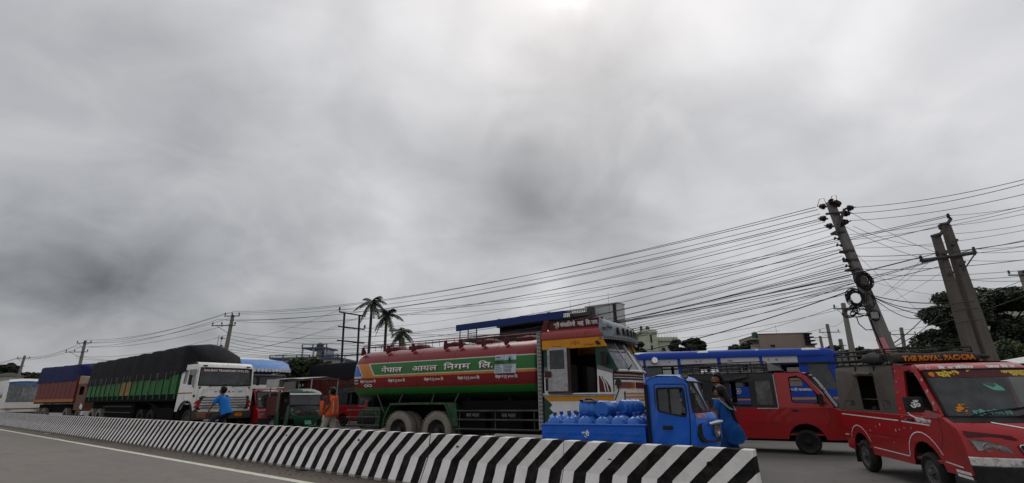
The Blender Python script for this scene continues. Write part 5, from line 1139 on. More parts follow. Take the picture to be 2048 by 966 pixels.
for sg in (-1, 1): b.plate([(L0, .45)]+arch(-3.0, .48, .56, .46)+arch(1.9, .48, .56, .46)+[(3.30, .45), (3.34, 1.45), (3.18, 2.60), (3.16, 2.70), (L0, 2.70)], side(bwf, sg), .04, holes)
b.plate([(-1.1, .5), (1.1, .5), (1.08, 2.7), (-1.08, 2.7)], lambda u, v, d: Vector((L0+d, u, v)), .04)
b.box(L0, 3.2, -1.05, 1.05, .62, .68)
b.build('body', BUSB, bus, smooth=0, bevel=.01)
b = B(); sec = [(-1.125, 2.66), (-1.13, 2.76), (-1.08, 2.87), (-.95, 2.94), (-.5, 2.985), (0, 3.0), (.5, 2.985), (.95, 2.94), (1.08, 2.87), (1.13, 2.76), (1.125, 2.66)]
b.grid([[Vector((x, y*f, 2.62+(z-2.62)*g)) for y, z in sec] for x, f, g in [(L0, 1, 1), (-3, 1, 1), (-1, 1, 1), (1, 1, 1), (2.5, 1, 1), (2.9, .99, .97), (3.15, .96, .86), (3.32, .92, .62), (3.42, .88, .2), (3.42, .88, -.1)]])
b.build('roof', BUSB, bus, smooth=60)
b = B(); b.grid([[Vector((x, y, z)) for y in (-.98, -.5, 0, .5, .98)] for x, z in ((3.32, .45), (3.36, 1.0), (3.34, 1.40))]); b.build('front_panel', BUSB, bus)
b = B(); b.grid([[Vector((x, y, z)) for y in (-.98, -.5, 0, .5, .98)] for x, z in ((3.37, 1.42), (3.24, 2.62))]); b.build('windscreen', DGLASS, bus)
PAN = mat('translucent_white_pane', (.52, .53, .55), .35, .25, (.25, .26, .28), 5)
for a, c in tops:
    b = B(); b.plate([(a, 2.43), (c, 2.43), (c, 2.67), (a, 2.67)], side(lambda v: bwf(v)-.02, -1), .006); b.build('upper_pane', PAN, bus, smooth=0)
    b = B(); m_ = (a+c)/2; b.plate([(a, 1.62), (m_, 1.62), (m_, 2.37), (a, 2.37)], side(lambda v: bwf(v)-.02, -1), .006); b.build('window', DGLASS, bus, smooth=0)
    b = B(); b.tube([(m_, -bwf(2)+.01, 1.62), (m_, -bwf(2)+.01, 2.37)], .018, 4); b.tube([(a, -bwf(2)+.01, 1.80), (c, -bwf(2)+.01, 1.80)], .012, 4); b.build('window_bar', BLACKM, bus)
b = B(); b.plate(rp([(2.24, 1.55), (3.12, 1.50), (2.92, 2.36), (2.26, 2.36)], .05), side(lambda v: bwf(v)-.02, -1), .006); b.build('window', DGLASS, bus, smooth=0)
b = B(); b.box(L0, 3.3, -1.135, -1.10, 2.365, 2.43); b.build('window_rail', BLACKM, bus, smooth=0)
for x in (-4.0, -3.1, -2.2, -1.3, -.4, .5, 1.4): seatb(bus, x, -1.0, -.2, 1.05, .75, mat('bus_seat', (.03, .03, .035), .7, .2), .4); seatb(bus, x, .2, 1.0, 1.05, .75, MATS['bus_seat'], .4)
for x in (-3.0, 1.9):
    for sg in (-1, 1): wheel(bus, x, sg*1.08, .46, .24, sg, TYRE, STEEL, bolts=6)
mk = mat('yellow_white_badge', (.45, .44, .38), .5, .3)
b = B(); b.lathe([(.10, 0), (.105, .004), (.08, .006), (.075, .002)], (-.20, -1.125, 1.48), (0, -1, 0), 18); b.lathe([(.001, .004), (.045, .004), (.045, 0)], (-.20, -1.125, 1.48), (0, -1, 0), 12); b.build('round_badge', mk, bus)
text_mesh('body_lettering', 'सहकारी यातायात', .11, lambda u, v: Vector((1.35+u, -1.128, 1.46+v)), TXW, bus, .003, width=.9)
b = B(); b.lathe([(.001, .10), (.11, .09), (.13, .05), (.13, .0), (.08, -.02)], (-3.0, -1.16, 2.62), (0, -1, .1), 14); b.build('round_mirror', CHROME, bus)
R5 = random.Random(8)
for a, c in tops:
    for k in range(2):
        b = B(); x = R5.uniform(a+.2, c-.3); star((x, 2.55), R5.uniform(.04, .07), lambda u, v: Vector((u, -bwf(v)+.012, v)), b); b.build('pane_sticker', mat('faded_sticker', (.22, .22, .23), .5, .2), bus, smooth=0)
# ================================================================ black-tarpaulin articulated truck, white cab
AZT = 126.5
wt = thing('white_cab_truck', 'white-cab articulated truck hauling a long green trailer under a black tarpaulin', 'truck', st(-24.35, 10.0), azrot(AZT))
CW = mat('truck_cab_white', (.74, .73, .70), .4, .35, (.28, .24, .19), 2.5, coat=.2, streak=True)
def tw_(v): return 1.22-.03*max(0, v-1.9)
b = B()
cabs = [(-1.95, .95), (-1.72, .95)] + arch(-.72, .60, .80, 1.02) + [(-.02, .95), (.02, 1.7), (-.04, 1.95), (-.13, 2.80), (-.25, 2.97), (-.45, 3.0), (-1.85, 3.0), (-1.95, 2.9)]
w1 = rp([(-1.62, 2.15), (-1.22, 2.15), (-1.20, 2.76), (-1.58, 2.76)], .06); w2 = rp([(-1.12, 2.13), (-.62, 2.08), (-.45, 1.95), (-.27, 1.95), (-.33, 2.76), (-1.10, 2.76)], .05)
for sg in (-1, 1): b.plate(cabs, side(tw_, sg), .05, [w1, w2])
def cf(x, y, z=0): return x-.10*abs(y)**4
Y9 = [-1+2*k/10 for k in range(11)]
b.grid([[Vector((cf(x, y), y*1.205, z)) for y in Y9] for x, z in ((.04, .95), (.06, 1.3), (.05, 1.75), (-.01, 2.03))])
b.grid([[Vector((cf(x, y), y*1.19, z)) for y in Y9] for x, z in ((-.12, 2.84), (-.18, 2.96), (-.32, 3.06), (-.6, 3.09), (-1.9, 3.06))])
for sg in (-1, 1): b.grid([[Vector((cf(x, 1), sg*y, z)) for x, z in ((-.01, 2.03), (-.12, 2.84))] for y in (1.10, 1.20)])
b.box(-1.95, -1.90, -1.15, 1.15, 1.0, 3.0); b.box(-1.9, .0, -1.15, 1.15, 1.25, 1.3)
b.build('cab', CW, wt, bevel=.012, smooth=45)
b = B(); b.grid([[Vector((cf(x, y)+.005, y*1.12, z)) for y in Y9] for x, z in ((-.012, 2.06), (-.115, 2.82))]); b.build('windscreen', GLASS, wt, smooth=60)
b = B(); rr_ = [Vector((cf(-.005, y)+.01, y*1.12, 2.06)) for y in Y9]+[Vector((cf(-.11, y)+.01, y*1.12, 2.82)) for y in reversed(Y9)]; b.tube(rr_, .028, 5, closed=True); b.build('windscreen_seal', BLACK, wt)
b = B(); b.grid([[Vector((cf(x, y)+.014, y*1.08, z)) for y in Y9] for x, z in ((-.09, 2.64), (-.108, 2.79))]); b.build('sun_strip', mat('brown_sun_strip', (.10, .03, .03), .5, .2), wt, smooth=60)
text_mesh('sun_strip_lettering', 'GAURAV TRANSPORT PVT.LTD.', .13, lambda u, v: Vector((cf(-.09, u/1.1)+.022-.12*v, u, 2.665+v)), TXW, wt, .004, align='C', width=1.98)
text_mesh('roof_lettering', 'शुभ', .11, lambda u, v: Vector((-.165+.012-.5*v, -.40+u, 2.90+v*.9)), TXR, wt, .004, width=.2)
text_mesh('roof_lettering', 'लाभ', .11, lambda u, v: Vector((-.165+.012-.5*v, .32+u, 2.90+v*.9)), TXR, wt, .004, width=.2)
text_mesh('roof_lettering', 'ॐ', .13, lambda u, v: Vector((-.165+.012-.5*v, -.02+u, 2.90+v*.9)), mat('olive_lettering', (.18, .17, .05), .5, .2), wt, .004, width=.12)
for y in (-.95, .95):
    b = B(); b.plate(rp([(y-.09, 2.885), (y+.09, 2.885), (y+.09, 2.94), (y-.09, 2.94)], .02), lambda u, v, d: Vector((-.14-d, u, v)), .03); b.build('roof_marker', BLACK, wt)
for y0 in (-.75, .25):
    b = B(); b.tube([(.05, y0, 1.98), (.06, y0+.12, 2.04), (.03, y0+.75, 2.10)], .014, 5); b.build('wiper', BLACK, wt)
for w_, gm_ in ((w1, DGLASS), (w2, DGLASS)):
    for sg in (-1, 1):
        b = B(); b.plate(w_, side(lambda v: tw_(v)-.03, sg), .004); b.build('side_window', gm_, wt)
b = B(); ribbon(b, [(-1.16, 2.80), (-1.18, 1.45), (-.95, 1.42)], .014, lambda u, v: Vector((u, -(tw_(v)+.003), v))); ribbon(b, [(-.20, 2.80), (-.14, 1.9), (-.14, 1.42)], .014, lambda u, v: Vector((u, -(tw_(v)+.003), v))); b.build('door_gap', DARKIN, wt, smooth=0)
b = B(); ribbon(b, [(-1.94, 1.74), (-.35, 1.74)], .05, lambda u, v: Vector((u, -(tw_(v)+.004), v))); b.build('orange_stripe', mat('orange_stripe', (.42, .10, .04), .5, .3), wt, smooth=0)
b = B(); b.plate(rp([(-.22, 1.56), (-.22, 1.66), (.0, 1.66), (.0, 1.56)], .02), side(lambda v: 1.226, -1), .01); b.build('side_vent', BLACK, wt)
mirror(wt, (-.12, -1.48, 2.28), -1, .10, .42, (-.18, -1.2, 2.7)); mirror(wt, (-.12, 1.48, 2.28), 1, .10, .42, (-.18, 1.2, 2.7))
b = B(); b.plate(rp([(-1.0, 1.70), (1.0, 1.70), (.9, 1.92), (-.9, 1.92)], .03), lambda u, v, d: Vector((cf(.055, u/1.2)+.01-d, u, v)), .02); b.build('bonnet_panel', CW, wt, bevel=.005)
text_mesh('maker_lettering', '= TATA =', .12, lambda u, v: Vector((.068, -.05+u, 1.75+v)), mat('dark_green_lettering', (.03, .08, .04), .5, .2), wt, .003, align='C', width=.85)
text_mesh('model_lettering', 'LPS', .09, lambda u, v: Vector((.068, .62+u, 1.76+v)), TXK, wt, .002, align='C', width=.2)
b = B(); b.plate(rp([(-1.12, 1.02), (1.12, 1.02), (1.10, 1.60), (-1.0, 1.60)], .06), lambda u, v, d: Vector((cf(.07, u/1.2)+.01-d, u, v)), .03); b.build('grille_backing', BLACK, wt)
for k in range(5):
    z = 1.10+k*.11; b = B(); b.tube([Vector((cf(.105, y), y*1.05, z)) for y in Y9], .020, 5); b.build('grille_bar', mat('grille_grey', (.09, .09, .095), .5, .3), wt)
for sg in (-1, 1):
    for k in range(2):
        b = B(); b.plate([(sg*1.22, 1.12+k*.17), (sg*1.0, 1.12+k*.17), (sg*1.02, 1.26+k*.17), (sg*1.10, 1.26+k*.17)], lambda u, v, d: Vector((cf(.105, u/1.25)-d, u, v)), .02); b.build('red_lamp_flash', REDL, wt)
    b = B(); b.plate(rp([(sg*.62, 1.08), (sg*.92, 1.08), (sg*.92, 1.24), (sg*.62, 1.24)], .03), lambda u, v, d: Vector((.13-d, u, v)), .03); b.build('headlight', LAMP, wt)
b = B(); b.loft([[Vector((cf(x, y), y*1.25, z)) for x, z in ((-.1, .62), (.18, .62), (.20, .72), (.19, .94), (-.1, .96))] for y in Y9]); b.build('bumper', mat('bumper_dark', (.05, .045, .04), .6, .6, (.15, .12, .09)), wt, bevel=.01)
b = B(); b.box(.19, .24, -.25, .25, .66, .92); b.build('number_plate', TXK, wt, bevel=.006)
text_mesh('plate_lettering', 'ना ७ ख', .10, lambda u, v: Vector((.243, u, .81+v)), TXW, wt, .003, align='C', width=.34); text_mesh('plate_lettering', '४७९८', .12, lambda u, v: Vector((.243, u, .69+v)), TXW, wt, .004, align='C', width=.36)
for y, m_ in ((-.95, AMBER), (.55, AMBER), (.72, AMBER), (.95, LAMP), (1.12, LAMP)):
    b = B(); b.plate(rp([(y-.08, .72), (y+.08, .72), (y+.08, .86), (y-.08, .86)], .02), lambda u, v, d: Vector((cf(.22, u/1.2)-d, u, v)), .03); b.build('bumper_lamp', m_, wt)
seatb(wt, -1.3, -1.0, -.35, 1.6, .7); seatb(wt, -1.3, .3, 1.0, 1.6, .7)
b = B(); b.lathe([(.22, 0), (.24, .015), (.22, .03), (.2, .015), (.22, 0)], (-.5, -.55, 2.0), (-.5, 0, .8), 20); b.box(-.4, -.05, -1.1, 1.1, 1.7, 2.0); b.build('dashboard', DARKIN, wt)
b = B(); ar = [(-.72-.80*math.cos(a), .62+.80*math.sin(a)) for a in [math.pi*k/12 for k in range(13)]]
b.grid([[Vector((x, y, z)) for y in (-1.30, -1.27, -.7)] for x, z in ar]); b.build('wheel_arch', BLACK, wt)
for x, m_ in ((-.72, 0), (-5.1, 1), (-6.5, 1), (-13.4, 1), (-14.8, 1)):
    for sg in (-1, 1): wheel(wt, x, sg*1.14, .52, .28, sg, TYRE if m_ == 0 or x > -10 else MUDTYRE, mat('dark_hub', (.03, .028, .027)), dual=bool(m_), concave=bool(m_), bolts=8)
b = B(); b.box(-7.2, -1.9, -.45, .45, .8, 1.1); b.box(-16.2, -4.2, -.5, .5, 1.05, 1.35); b.box(-4.2, -2.2, -1.15, -.6, .55, 1.1); b.box(-12.4, -7.6, -1.1, -.8, .55, 1.3); b.box(-12.4, -7.6, .8, 1.1, .55, 1.3); b.box(-16.2, -2.2, -.8, .8, .6, 1.4); b.build('chassis', UNDER, wt)
b = B(); ar = [(-5.8-1.45*math.cos(a), .80+.55*math.sin(a)) for a in [math.pi*k/10 for k in range(11)]]; b.grid([[Vector((x, y, z)) for y in (-1.22, -1.19, -.6)] for x, z in ar]); b.build('drive_mudguard', BLACK, wt)
for z in (.55, .85, 1.15):
    b = B(); b.tube([(-12.4, -1.22, z), (-7.6, -1.22, z)], .03, 5); b.build('guard_rail', BLACKM, wt)
TG = mat('trailer_green', (.008, .12, .022), .55, .5, (.03, .05, .02), 2, streak=True); TGO = mat('trailer_orange_panel', (.33, .16, .04), .55, .6, (.06, .10, .03), 3)
b = B(); b.box(-16.3, -2.1, -1.24, 1.24, 1.40, 1.71); b.build('trailer_floor', UNDER, wt, bevel=.01)
for sg in (-1, 1):
    for k in range(16):
        x0 = -16.2+k*.88; b = B(); b.box(x0, x0+.80, sg*1.19, sg*1.235, 1.715, 2.75); b.build('side_board', TGO if k in (7, 8) and sg < 0 else TG, wt, smooth=0, bevel=.008)
        b = B(); b.box(x0+.80, x0+.88, sg*1.20, sg*1.275, 1.50, 2.75); b.build('side_post', TG, wt, smooth=0)
b = B(); b.box(-2.12, -2.05, -1.2, 1.2, 1.5, 2.9); b.box(-16.25, -16.2, -1.2, 1.2, 1.5, 2.9); b.build('end_board', TG, wt, smooth=0)
TARP = mat('black_tarpaulin', (.007, .0075, .010), .85, .3, (.016, .016, .019), 1.5, bump=.5, bscale=5)
TARPB = mat('blue_tarpaulin', (.006, .012, .075), .8, .2, (.012, .018, .05), 2, bump=.5, bscale=5)
def tarp(nm, x0, x1, hw_, zlow, ztop, m, root, seed, n=40, front=None, slump=False):
    R = random.Random(seed); rows = []
    for i in range(n+1):
        u = i/n; x = x0+(x1-x0)*u; bow = .03*math.sin(u*math.pi*9)*math.sin(u*23); zt = ztop(u)-.07+bow; pinch = 1
        if front and x > front: f = (x-front)/(x1-front); zt -= f**1.6*front_drop; pinch = 1-.45*f**1.5
        rg_ = lambda a: R.uniform(-a, a)
        zl = zlow(u)+rg_(.05); w_ = hw_*pinch; sl_ = max(0, (u-.7)/.3) if slump else 0
        rows.append([Vector((x, y*w_+rg_(.012), z)) for y, z in ((-1.02, zl), (-1.0-.014*math.sin(u*50), (zl+zt)*.5+rg_(.02)), (-.99, zt-.10+rg_(.012)), (-.96, zt-.01+rg_(.015)), (-.6, zt+.04+rg_(.015)), (-.2, zt+.10+rg_(.02)), (.2, zt+.10-.06*sl_), (.6, zt+.04-.30*sl_), (.96, zt-.01-.55*sl_), (.99, zt-.10-.60*sl_), (1.0, (zl+zt)*.5-.2*sl_), (1.02, zl))])
    b = B(); b.grid(rows)
    for e in (rows[0], rows[-1]): b.add([v.copy() for v in e], [tuple(range(len(e)))])
    return b.build(nm, m, root, smooth=60)
front_drop = .95
tarp('tarpaulin', -16.35, -.55, 1.26, lambda u: 2.36+.12*u if u < .82 else 2.46+(u-.82)*2.2, lambda u: 3.86+.14*u, TARP, wt, 3, 64, front=-1.9, slump=True)
for k in range(14):
    b = B(); x = -15.8+k*1.02; b.tube([(x, -1.285, 2.75), (x+.02, -1.29, 2.45), (x+.05, -1.28, 1.9)], .012, 4); b.build('lashing_rope', mat('pale_rope', (.25, .23, .18), .9, .3), wt)
# ================================================================ blue-tarpaulin truck farther back
bt = thing('blue_tarpaulin_truck', 'red-sided truck under a blue tarpaulin behind the green trailer', 'truck', st(-43.4, 10.2), azrot(124))
TRR = mat('truck_rust_red', (.15, .016, .008), .6, .5, (.05, .02, .01), 2, streak=True)
b = B(); b.box(-11.5, -1.9, -1.2, 1.2, 1.35, 1.5); b.box(-11.5, 0, -.8, .8, .7, 1.3); b.build('chassis', UNDER, bt)
for sg in (-1, 1):
    for k in range(9):
        x0 = -11.3+k*1.02; b = B(); b.box(x0, x0+.96, sg*1.19, sg*1.24, 1.62, 3.2); b.build('side_board', TRR, bt, smooth=0)
    b = B(); b.box(-11.4, -2.05, sg*1.19, sg*1.27, 1.45, 1.66); b.build('orange_sill', mat('orange_sill', (.38, .12, .02), .6, .4), bt, smooth=0)
b = B(); b.box(-2.12, -2.05, -1.2, 1.2, 1.5, 3.2); b.box(-11.4, -11.35, -1.2, 1.2, 1.5, 3.2); b.build('end_board', TRR, bt, smooth=0)
front_drop = .5
tarp('tarpaulin', -11.6, -1.2, 1.27, lambda u: 2.90, lambda u: 4.18-.1*u, TARPB, bt, 5, 34, front=-2.6)
for x in (-10.2, -8.8, -3.6, -1.0):
    for sg in (-1, 1): wheel(bt, x, sg*1.12, .52, .28, sg, MUDTYRE, mat('dark_hub', (.03, .028, .027)), bolts=8)
b = B(); b.plate([(-1.9, .9), (0, .9), (.05, 1.9), (-.1, 2.6), (-1.9, 2.6)], side(lambda v: 1.18, -1), .04, [rp([(-1.5, 1.9), (-.6, 1.9), (-.6, 2.45), (-1.5, 2.45)], .05)]); b.plate([(-1.9, .9), (0, .9), (.05, 1.9), (-.1, 2.6), (-1.9, 2.6)], side(lambda v: 1.18, 1), .04)
b.box(-.05, .05, -1.15, 1.15, .8, 1.85); b.box(-1.9, -1.85, -1.1, 1.1, .9, 2.6); b.build('cab', mat('faded_brown_cab', (.13, .045, .03), .6, .5), bt, smooth=0, bevel=.02)
b = B(); b.loft([[Vector((x, y, z)) for x, z in ((-1.95, 2.6), (.15, 2.6), (.25, 2.75), (-.1, 3.05), (-1.95, 3.2))] for y in (-1.2, 1.2)]); b.build('cab_roof', mat('cream_roof', (.30, .22, .13), .6, .5), bt, bevel=.04)
b = B(); b.grid([[Vector((x, y, z)) for y in (-1.1, 1.1)] for x, z in ((.05, 1.87), (-.02, 2.6))]); b.build('windscreen', GLASS, bt)
b = B(); b.box(-.1, .2, -1.2, 1.2, .6, .85); b.build('bumper', WHITE, bt, bevel=.02)
for sg in (-1, 1):
    b = B(); b.plate([(-.6, 1.05), (-.1, .95), (-.05, 1.2), (-.5, 1.35)], side(lambda v: 1.21, sg), .02); b.build('cab_flash', WHITE, bt)
# ================================================================ white bus at far left
wb = thing('white_bus', 'white coach with a big sloping windscreen at the far left edge', 'bus', st(-61.3, 8.65), azrot(127.5))
WBM = mat('coach_white', (.68, .67, .62), .4, .3, (.3, .26, .2), 2, layers=lambda x, y, z, t, ob: [(z.between(.9, 1.0), (.25, .05, .03))])
b = B(); hol = [rp([(-11.5+k*1.6, 1.85), (-10.05+k*1.6, 1.85), (-10.05+k*1.6, 2.85), (-11.5+k*1.6, 2.85)], .06) for k in range(6)]
for sg in (-1, 1): b.plate([(-12, .4)]+arch(-9.2, .5, .6, .41)+arch(-2.2, .5, .6, .41)+[(-.1, .4), (.1, 1.5), (-.7, 3.4), (-12, 3.4)], side(lambda v: 1.25, sg), .05, hol)
b.grid([[Vector((x, y*1.25, z+.10*(1-y*y))) for y in Y9] for x, z in ((-12, 3.4), (-.8, 3.42), (-.45, 3.2))]); b.grid([[Vector((x-.15*y*y, y*1.25, z)) for y in Y9] for x, z in ((.25, .4), (.28, 1.0), (.24, 1.5))]); b.box(-12, -11.95, -1.2, 1.2, .4, 3.4)
b.build('body', WBM, wb, bevel=.02)
for k in range(6):
    b = B(); b.plate(hol[k], side(lambda v: 1.24, -1), .006); b.build('window', DGLASS, wb)
b = B(); b.grid([[Vector((x-.15*y*y, y*1.2, z)) for y in Y9] for x, z in ((.22, 1.52), (-.1, 2.3), (-.5, 3.2))]); b.build('windscreen', glass('hazy_glass', (.15, .15, .15), 1, .6, (.2, .2, .21)), wb)
b = B(); b.grid([[Vector((x-.15*y*y, y*1.15, z)) for y in Y9] for x, z in ((-.38, 2.98), (-.49, 3.2))]); b.build('blue_sun_strip', mat('blue_strip', (.05, .14, .35), .5, .2), wb)
for x in (-9.2, -2.2):
    for sg in (-1, 1): wheel(wb, x, sg*1.2, .5, .28, sg, TYRE, STEEL)
b = B(); b.box(.1, .35, -1.2, 1.2, .42, .7); b.build('bumper', mat('bumper_dark', (.05, .045, .04)), wb, bevel=.02)
for sg in (-1, 1):
    b = B(); b.plate(rp([(sg*1.1, .8), (sg*.7, .8), (sg*.7, 1.0), (sg*1.1, 1.05)], .04), lambda u, v, d: Vector((.27-.15*(u/1.25)**2+.02-d, u, v)), .03); b.build('headlight', LAMP, wb)
# ================================================================ decorated truck behind the white cab
pd = at(532, 745, 31)
dt = thing('decorated_truck', 'decorated truck with bright blue roof and white-edged visor right of the white cab', 'truck', (pd.x, 31, 0), azrot(131)); dt.scale = (1.1, 1.1, 1.1)
CREAM = mat('cream_orange_cab', (.42, .36, .26), .5, .4, (.3, .10, .03), 4)
b = B(); b.plate([(-2.2, .9), (0, .9), (.05, 1.9), (-.12, 2.75), (-2.2, 2.75)], side(lambda v: 1.2, -1), .04, [rp([(-1.5, 1.95), (-.6, 1.95), (-.6, 2.5), (-1.5, 2.5)], .05)]); b.plate([(-2.2, .9), (0, .9), (.05, 1.9), (-.12, 2.75), (-2.2, 2.75)], side(lambda v: 1.2, 1), .04); b.box(-.03, .07, -1.18, 1.18, .8, 1.92); b.box(-2.2, -2.1, -1.15, 1.15, .9, 2.7); b.build('cab', CREAM, dt, bevel=.02)
b = B(); b.grid([[Vector((x, y, z)) for y in (-1.05, -.5, 0, .5, 1.05)] for x, z in ((.06, 1.95), (-.08, 2.62))]); b.build('windscreen', DGLASS, dt)
b = B(); b.tube([(.08, -1.1, 1.93), (-.08, -1.1, 2.64), (-.08, 1.1, 2.64), (.08, 1.1, 1.93)], .05, 6, closed=True); b.build('windscreen_frame', WHITE, dt)
ROOFB = mat('bright_blue_roof', (.06, .20, .52), .5, .35, (.4, .45, .5), 3)
b = B(); b.loft([[Vector((x-.25*abs(y/1.3)**3, y, z)) for x, z in ((-2.6, 2.8), (.35, 2.78), (.50, 2.9), (.1, 3.25), (-.8, 3.52), (-2.6, 3.52))] for y in (-1.3, -1.1, -.7, 0, .7, 1.1, 1.3)]); b.build('roof_canopy', ROOFB, dt, smooth=50)
b = B()
for k in range(13):
    y = -1.2+k*.2; b.lathe([(.10, 0), (.10, .03), (.001, .035)], (.46-.25*abs(y/1.3)**3, y, 2.87), (1, 0, .1), 8)
b.build('scalloped_edge', WHITE, dt)
b = B(); b.grid([[Vector((.075, y, z)) for y in (-1.15, 1.15)] for z in (1.70, 1.90)]); b.build('orange_band', mat('orange_band', (.50, .09, .03), .5, .3), dt)
b = B(); b.box(.08, .16, -1.1, 1.1, 1.0, 1.55); b.build('grille', BLACK, dt); b = B(); b.box(0, .25, -1.2, 1.2, .6, .9); b.build('bumper', BLACKM, dt)
b = B(); b.box(-9, -2.3, -1.2, 1.2, 1.2, 2.7); b.build('load_body', TRR, dt)
for x in (-.8, -7.5):
    for sg in (-1, 1): wheel(dt, x, sg*1.12, .52, .28, sg)
# ================================================================ truck with black tarpaulin behind the tanker tail
kt = thing('black_tarpaulin_truck', 'truck body under a flat black tarpaulin just behind the tanker tail', 'truck', st(-23.6, 19.2), azrot(127.5))
b = B(); b.box(-8.2, 0, -1.2, 1.2, 1.2, 1.35); b.box(-8.2, 2, -.45, .45, .8, 1.2); b.build('chassis', BLACKM, kt)
for sg in (-1, 1):
    for k in range(8):
        b = B(); b.box(-8.1+k*1.0, -7.15+k*1.0, sg*1.19, sg*1.24, 1.35, 2.8); b.build('side_board', mat('dull_red_board', (.09, .014, .012), .6, .5), kt, smooth=0)
b = B(); b.box(-8.15, -8.1, -1.2, 1.2, 1.3, 2.6); b.build('end_board', MATS['dull_red_board'], kt, smooth=0)
tarp('tarpaulin', -8.4, .3, 1.27, lambda u: 2.62+.06*math.sin(u*9), lambda u: 3.66, TARP, kt, 8, 30)
b = B(); b.box(.4, 2.2, -1.15, 1.15, .9, 2.8); b.build('cab', CREAM, kt, bevel=.05)
for x in (-6.8, 1.2):
    for sg in (-1, 1): wheel(kt, x, sg*1.12, .52, .28, sg, MUDTYRE)
# white-awning cart
pc = at(612, 790, 24)
ca = thing('awning_cart', 'covered cart with white awning roof standing behind the green auto-rickshaw', 'cart', (pc.x, 24, 0), azrot(112))
b = B(); rg2 = random.Random(2); b.grid([[Vector((x, y, 2.42-.10*abs(y)-.1*(x < -1.1)*(-x-1.1)+rg2.uniform(-.02, .02))) for y in (-.95, -.6, 0, .6, .95)] for x in (-1.6, -1.1, -.5, 0, .6, 1.2)]); b.build('awning', mat('dirty_white_sheet', (.48, .47, .45), .7, .4), ca, smooth=60)
b = B(); b.grid([[Vector((x, -.95, z)) for x in (-1.6, -1.2, -.8)] for z in (1.95, 2.33)]); b.build('awning_flap', MATS['dirty_white_sheet'], ca)
for x in (-1.4, 1.1):
    for y in (-.85, .85):
        b = B(); b.tube([(x, y, .7), (x, y, 2.35)], .03, 5); b.build('post', STEEL, ca)
b = B(); b.box(-1.5, 1.2, -.9, .9, .7, 1.55); b.build('cart_body', mat('brown_cart_body', (.10, .03, .025), .6, .4), ca, bevel=.02)
b = B(); b.box(-.5, .2, -.92, -.88, 1.6, 2.2); b.build('hanging_sheet', mat('grey_sheet', (.16, .15, .14), .8, .4), ca)
for x in (-1.0, .8):
    for sg in (-1, 1): wheel(ca, x, sg*.85, .32, .12, sg)
# ================================================================ green auto-rickshaw
pa = at(603, 830, 20.0)
AG = mat('rickshaw_green', (.005, .055, .030), .4, .4, (.03, .05, .035), 3, coat=.2); AC = mat('rickshaw_canvas', (.10, .075, .06), .85, .5)
au = thing('auto_rickshaw', 'green three-wheeled auto-rickshaw with faded brown canvas roof', 'auto-rickshaw', (pa.x, 20.0, 0), azrot(142))
# local: x forward, nose at x=1.0, tail at x=-1.6
b = B()
for sg in (-1, 1): b.plate([(-1.55, .40), (-1.50, .95), (-.95, .95), (-.90, .45), (-.05, .42), (.15, .9), (.30, 1.18), (.55, 1.18), (.62, .80), (.45, .36), (-.85, .32), (-1.3, .32)], side(lambda v: .64, sg), .03)
b.grid([[Vector((x-.22*abs(y)**2.2, y*ww, z)) for y in Y9] for x, z, ww in ((.52, 1.20, .62), (.70, 1.10, .62), (.86, .92, .58), (.92, .75, .50), (.85, .55, .40), (.70, .45, .36))])
b.box(-1.5, .5, -.6, .6, .36, .42); b.box(-1.55, -1.5, -.62, .62, .4, 1.0); b.build('body', AG, au, bevel=.01, smooth=50)
b = B()
b.grid([[Vector((x, y*ww, z-.10*abs(y)**3)) for y in Y9] for x, z, ww in ((-1.52, 1.0, .64), (-1.50, 1.45, .64), (-1.38, 1.70, .63), (-.9, 1.78, .63), (-.3, 1.80, .62), (.15, 1.80, .60))])
for sg in (-1, 1): b.grid([[Vector((x, sg*.64, z)) for z in (.95, 1.68)] for x in (-1.5, -1.05)]); 
b.build('canvas_roof', AC, au, smooth=60)
b = B(); b.grid([[Vector((x-.12*abs(y)**2, y*ww, z-.10*abs(y)**3)) for y in Y9] for x, z, ww in ((.10, 1.81, .61), (.30, 1.77, .60), (.40, 1.66, .60))]); b.build('roof_cap', AG, au, smooth=60)
text_mesh('cap_lettering', 'जय श्री', .07, lambda u, v: Vector((.355-.5*v, u, 1.70+v)), TXW, au, .002, align='C', width=.3)
b = B(); b.grid([[Vector((x-.12*abs(y)**2, y*.60, z)) for y in Y9] for x, z in ((.42, 1.635), (.435, 1.575))]); b.build('white_visor', WHITE, au)
b = B(); b.grid([[Vector((x-.14*abs(y)**2, y*.60, z)) for y in Y9] for x, z in ((.41, 1.57), (.56, 1.20))]); b.build('windscreen', DGLASS, au, smooth=60)
for pts in ([Vector((.57-.14*abs(y)**2, y*.61, 1.19)) for y in Y9], [(.28, -.61, 1.62), (.43, -.61, 1.19)], [(.28, .61, 1.62), (.43, .61, 1.19)], [(-.95, -.63, .9), (-.95, -.62, 1.68)], [(-.95, .63, .9), (-.95, .62, 1.68)]):
    b = B(); b.tube(pts, .021, 5); b.build('frame_tube', BLACKM, au)
seatb(au, -1.35, -.55, .55, .62, .6, SEAT, .5); seatb(au, -.35, -.35, .35, .66, .3, SEAT, .35)
b = B(); b.grid([[Vector((x+.008-.22*abs(y)**2.2, y*ww, z+.004)) for y in Y9] for x, z, ww in ((.545, 1.19, .60), (.70, 1.10, .60), (.86, .92, .565), (.905, .80, .50))]); b.build('black_nose_panel', BLACK, au, smooth=50)
for y in (-.36, .36):
    b = B(); b.lathe([(.002, .03), (.06, .02), (.075, 0), (.06, -.06)], (.84, y, .93), (1, y*.6, 0), 12); b.build('headlight', LAMP, au)
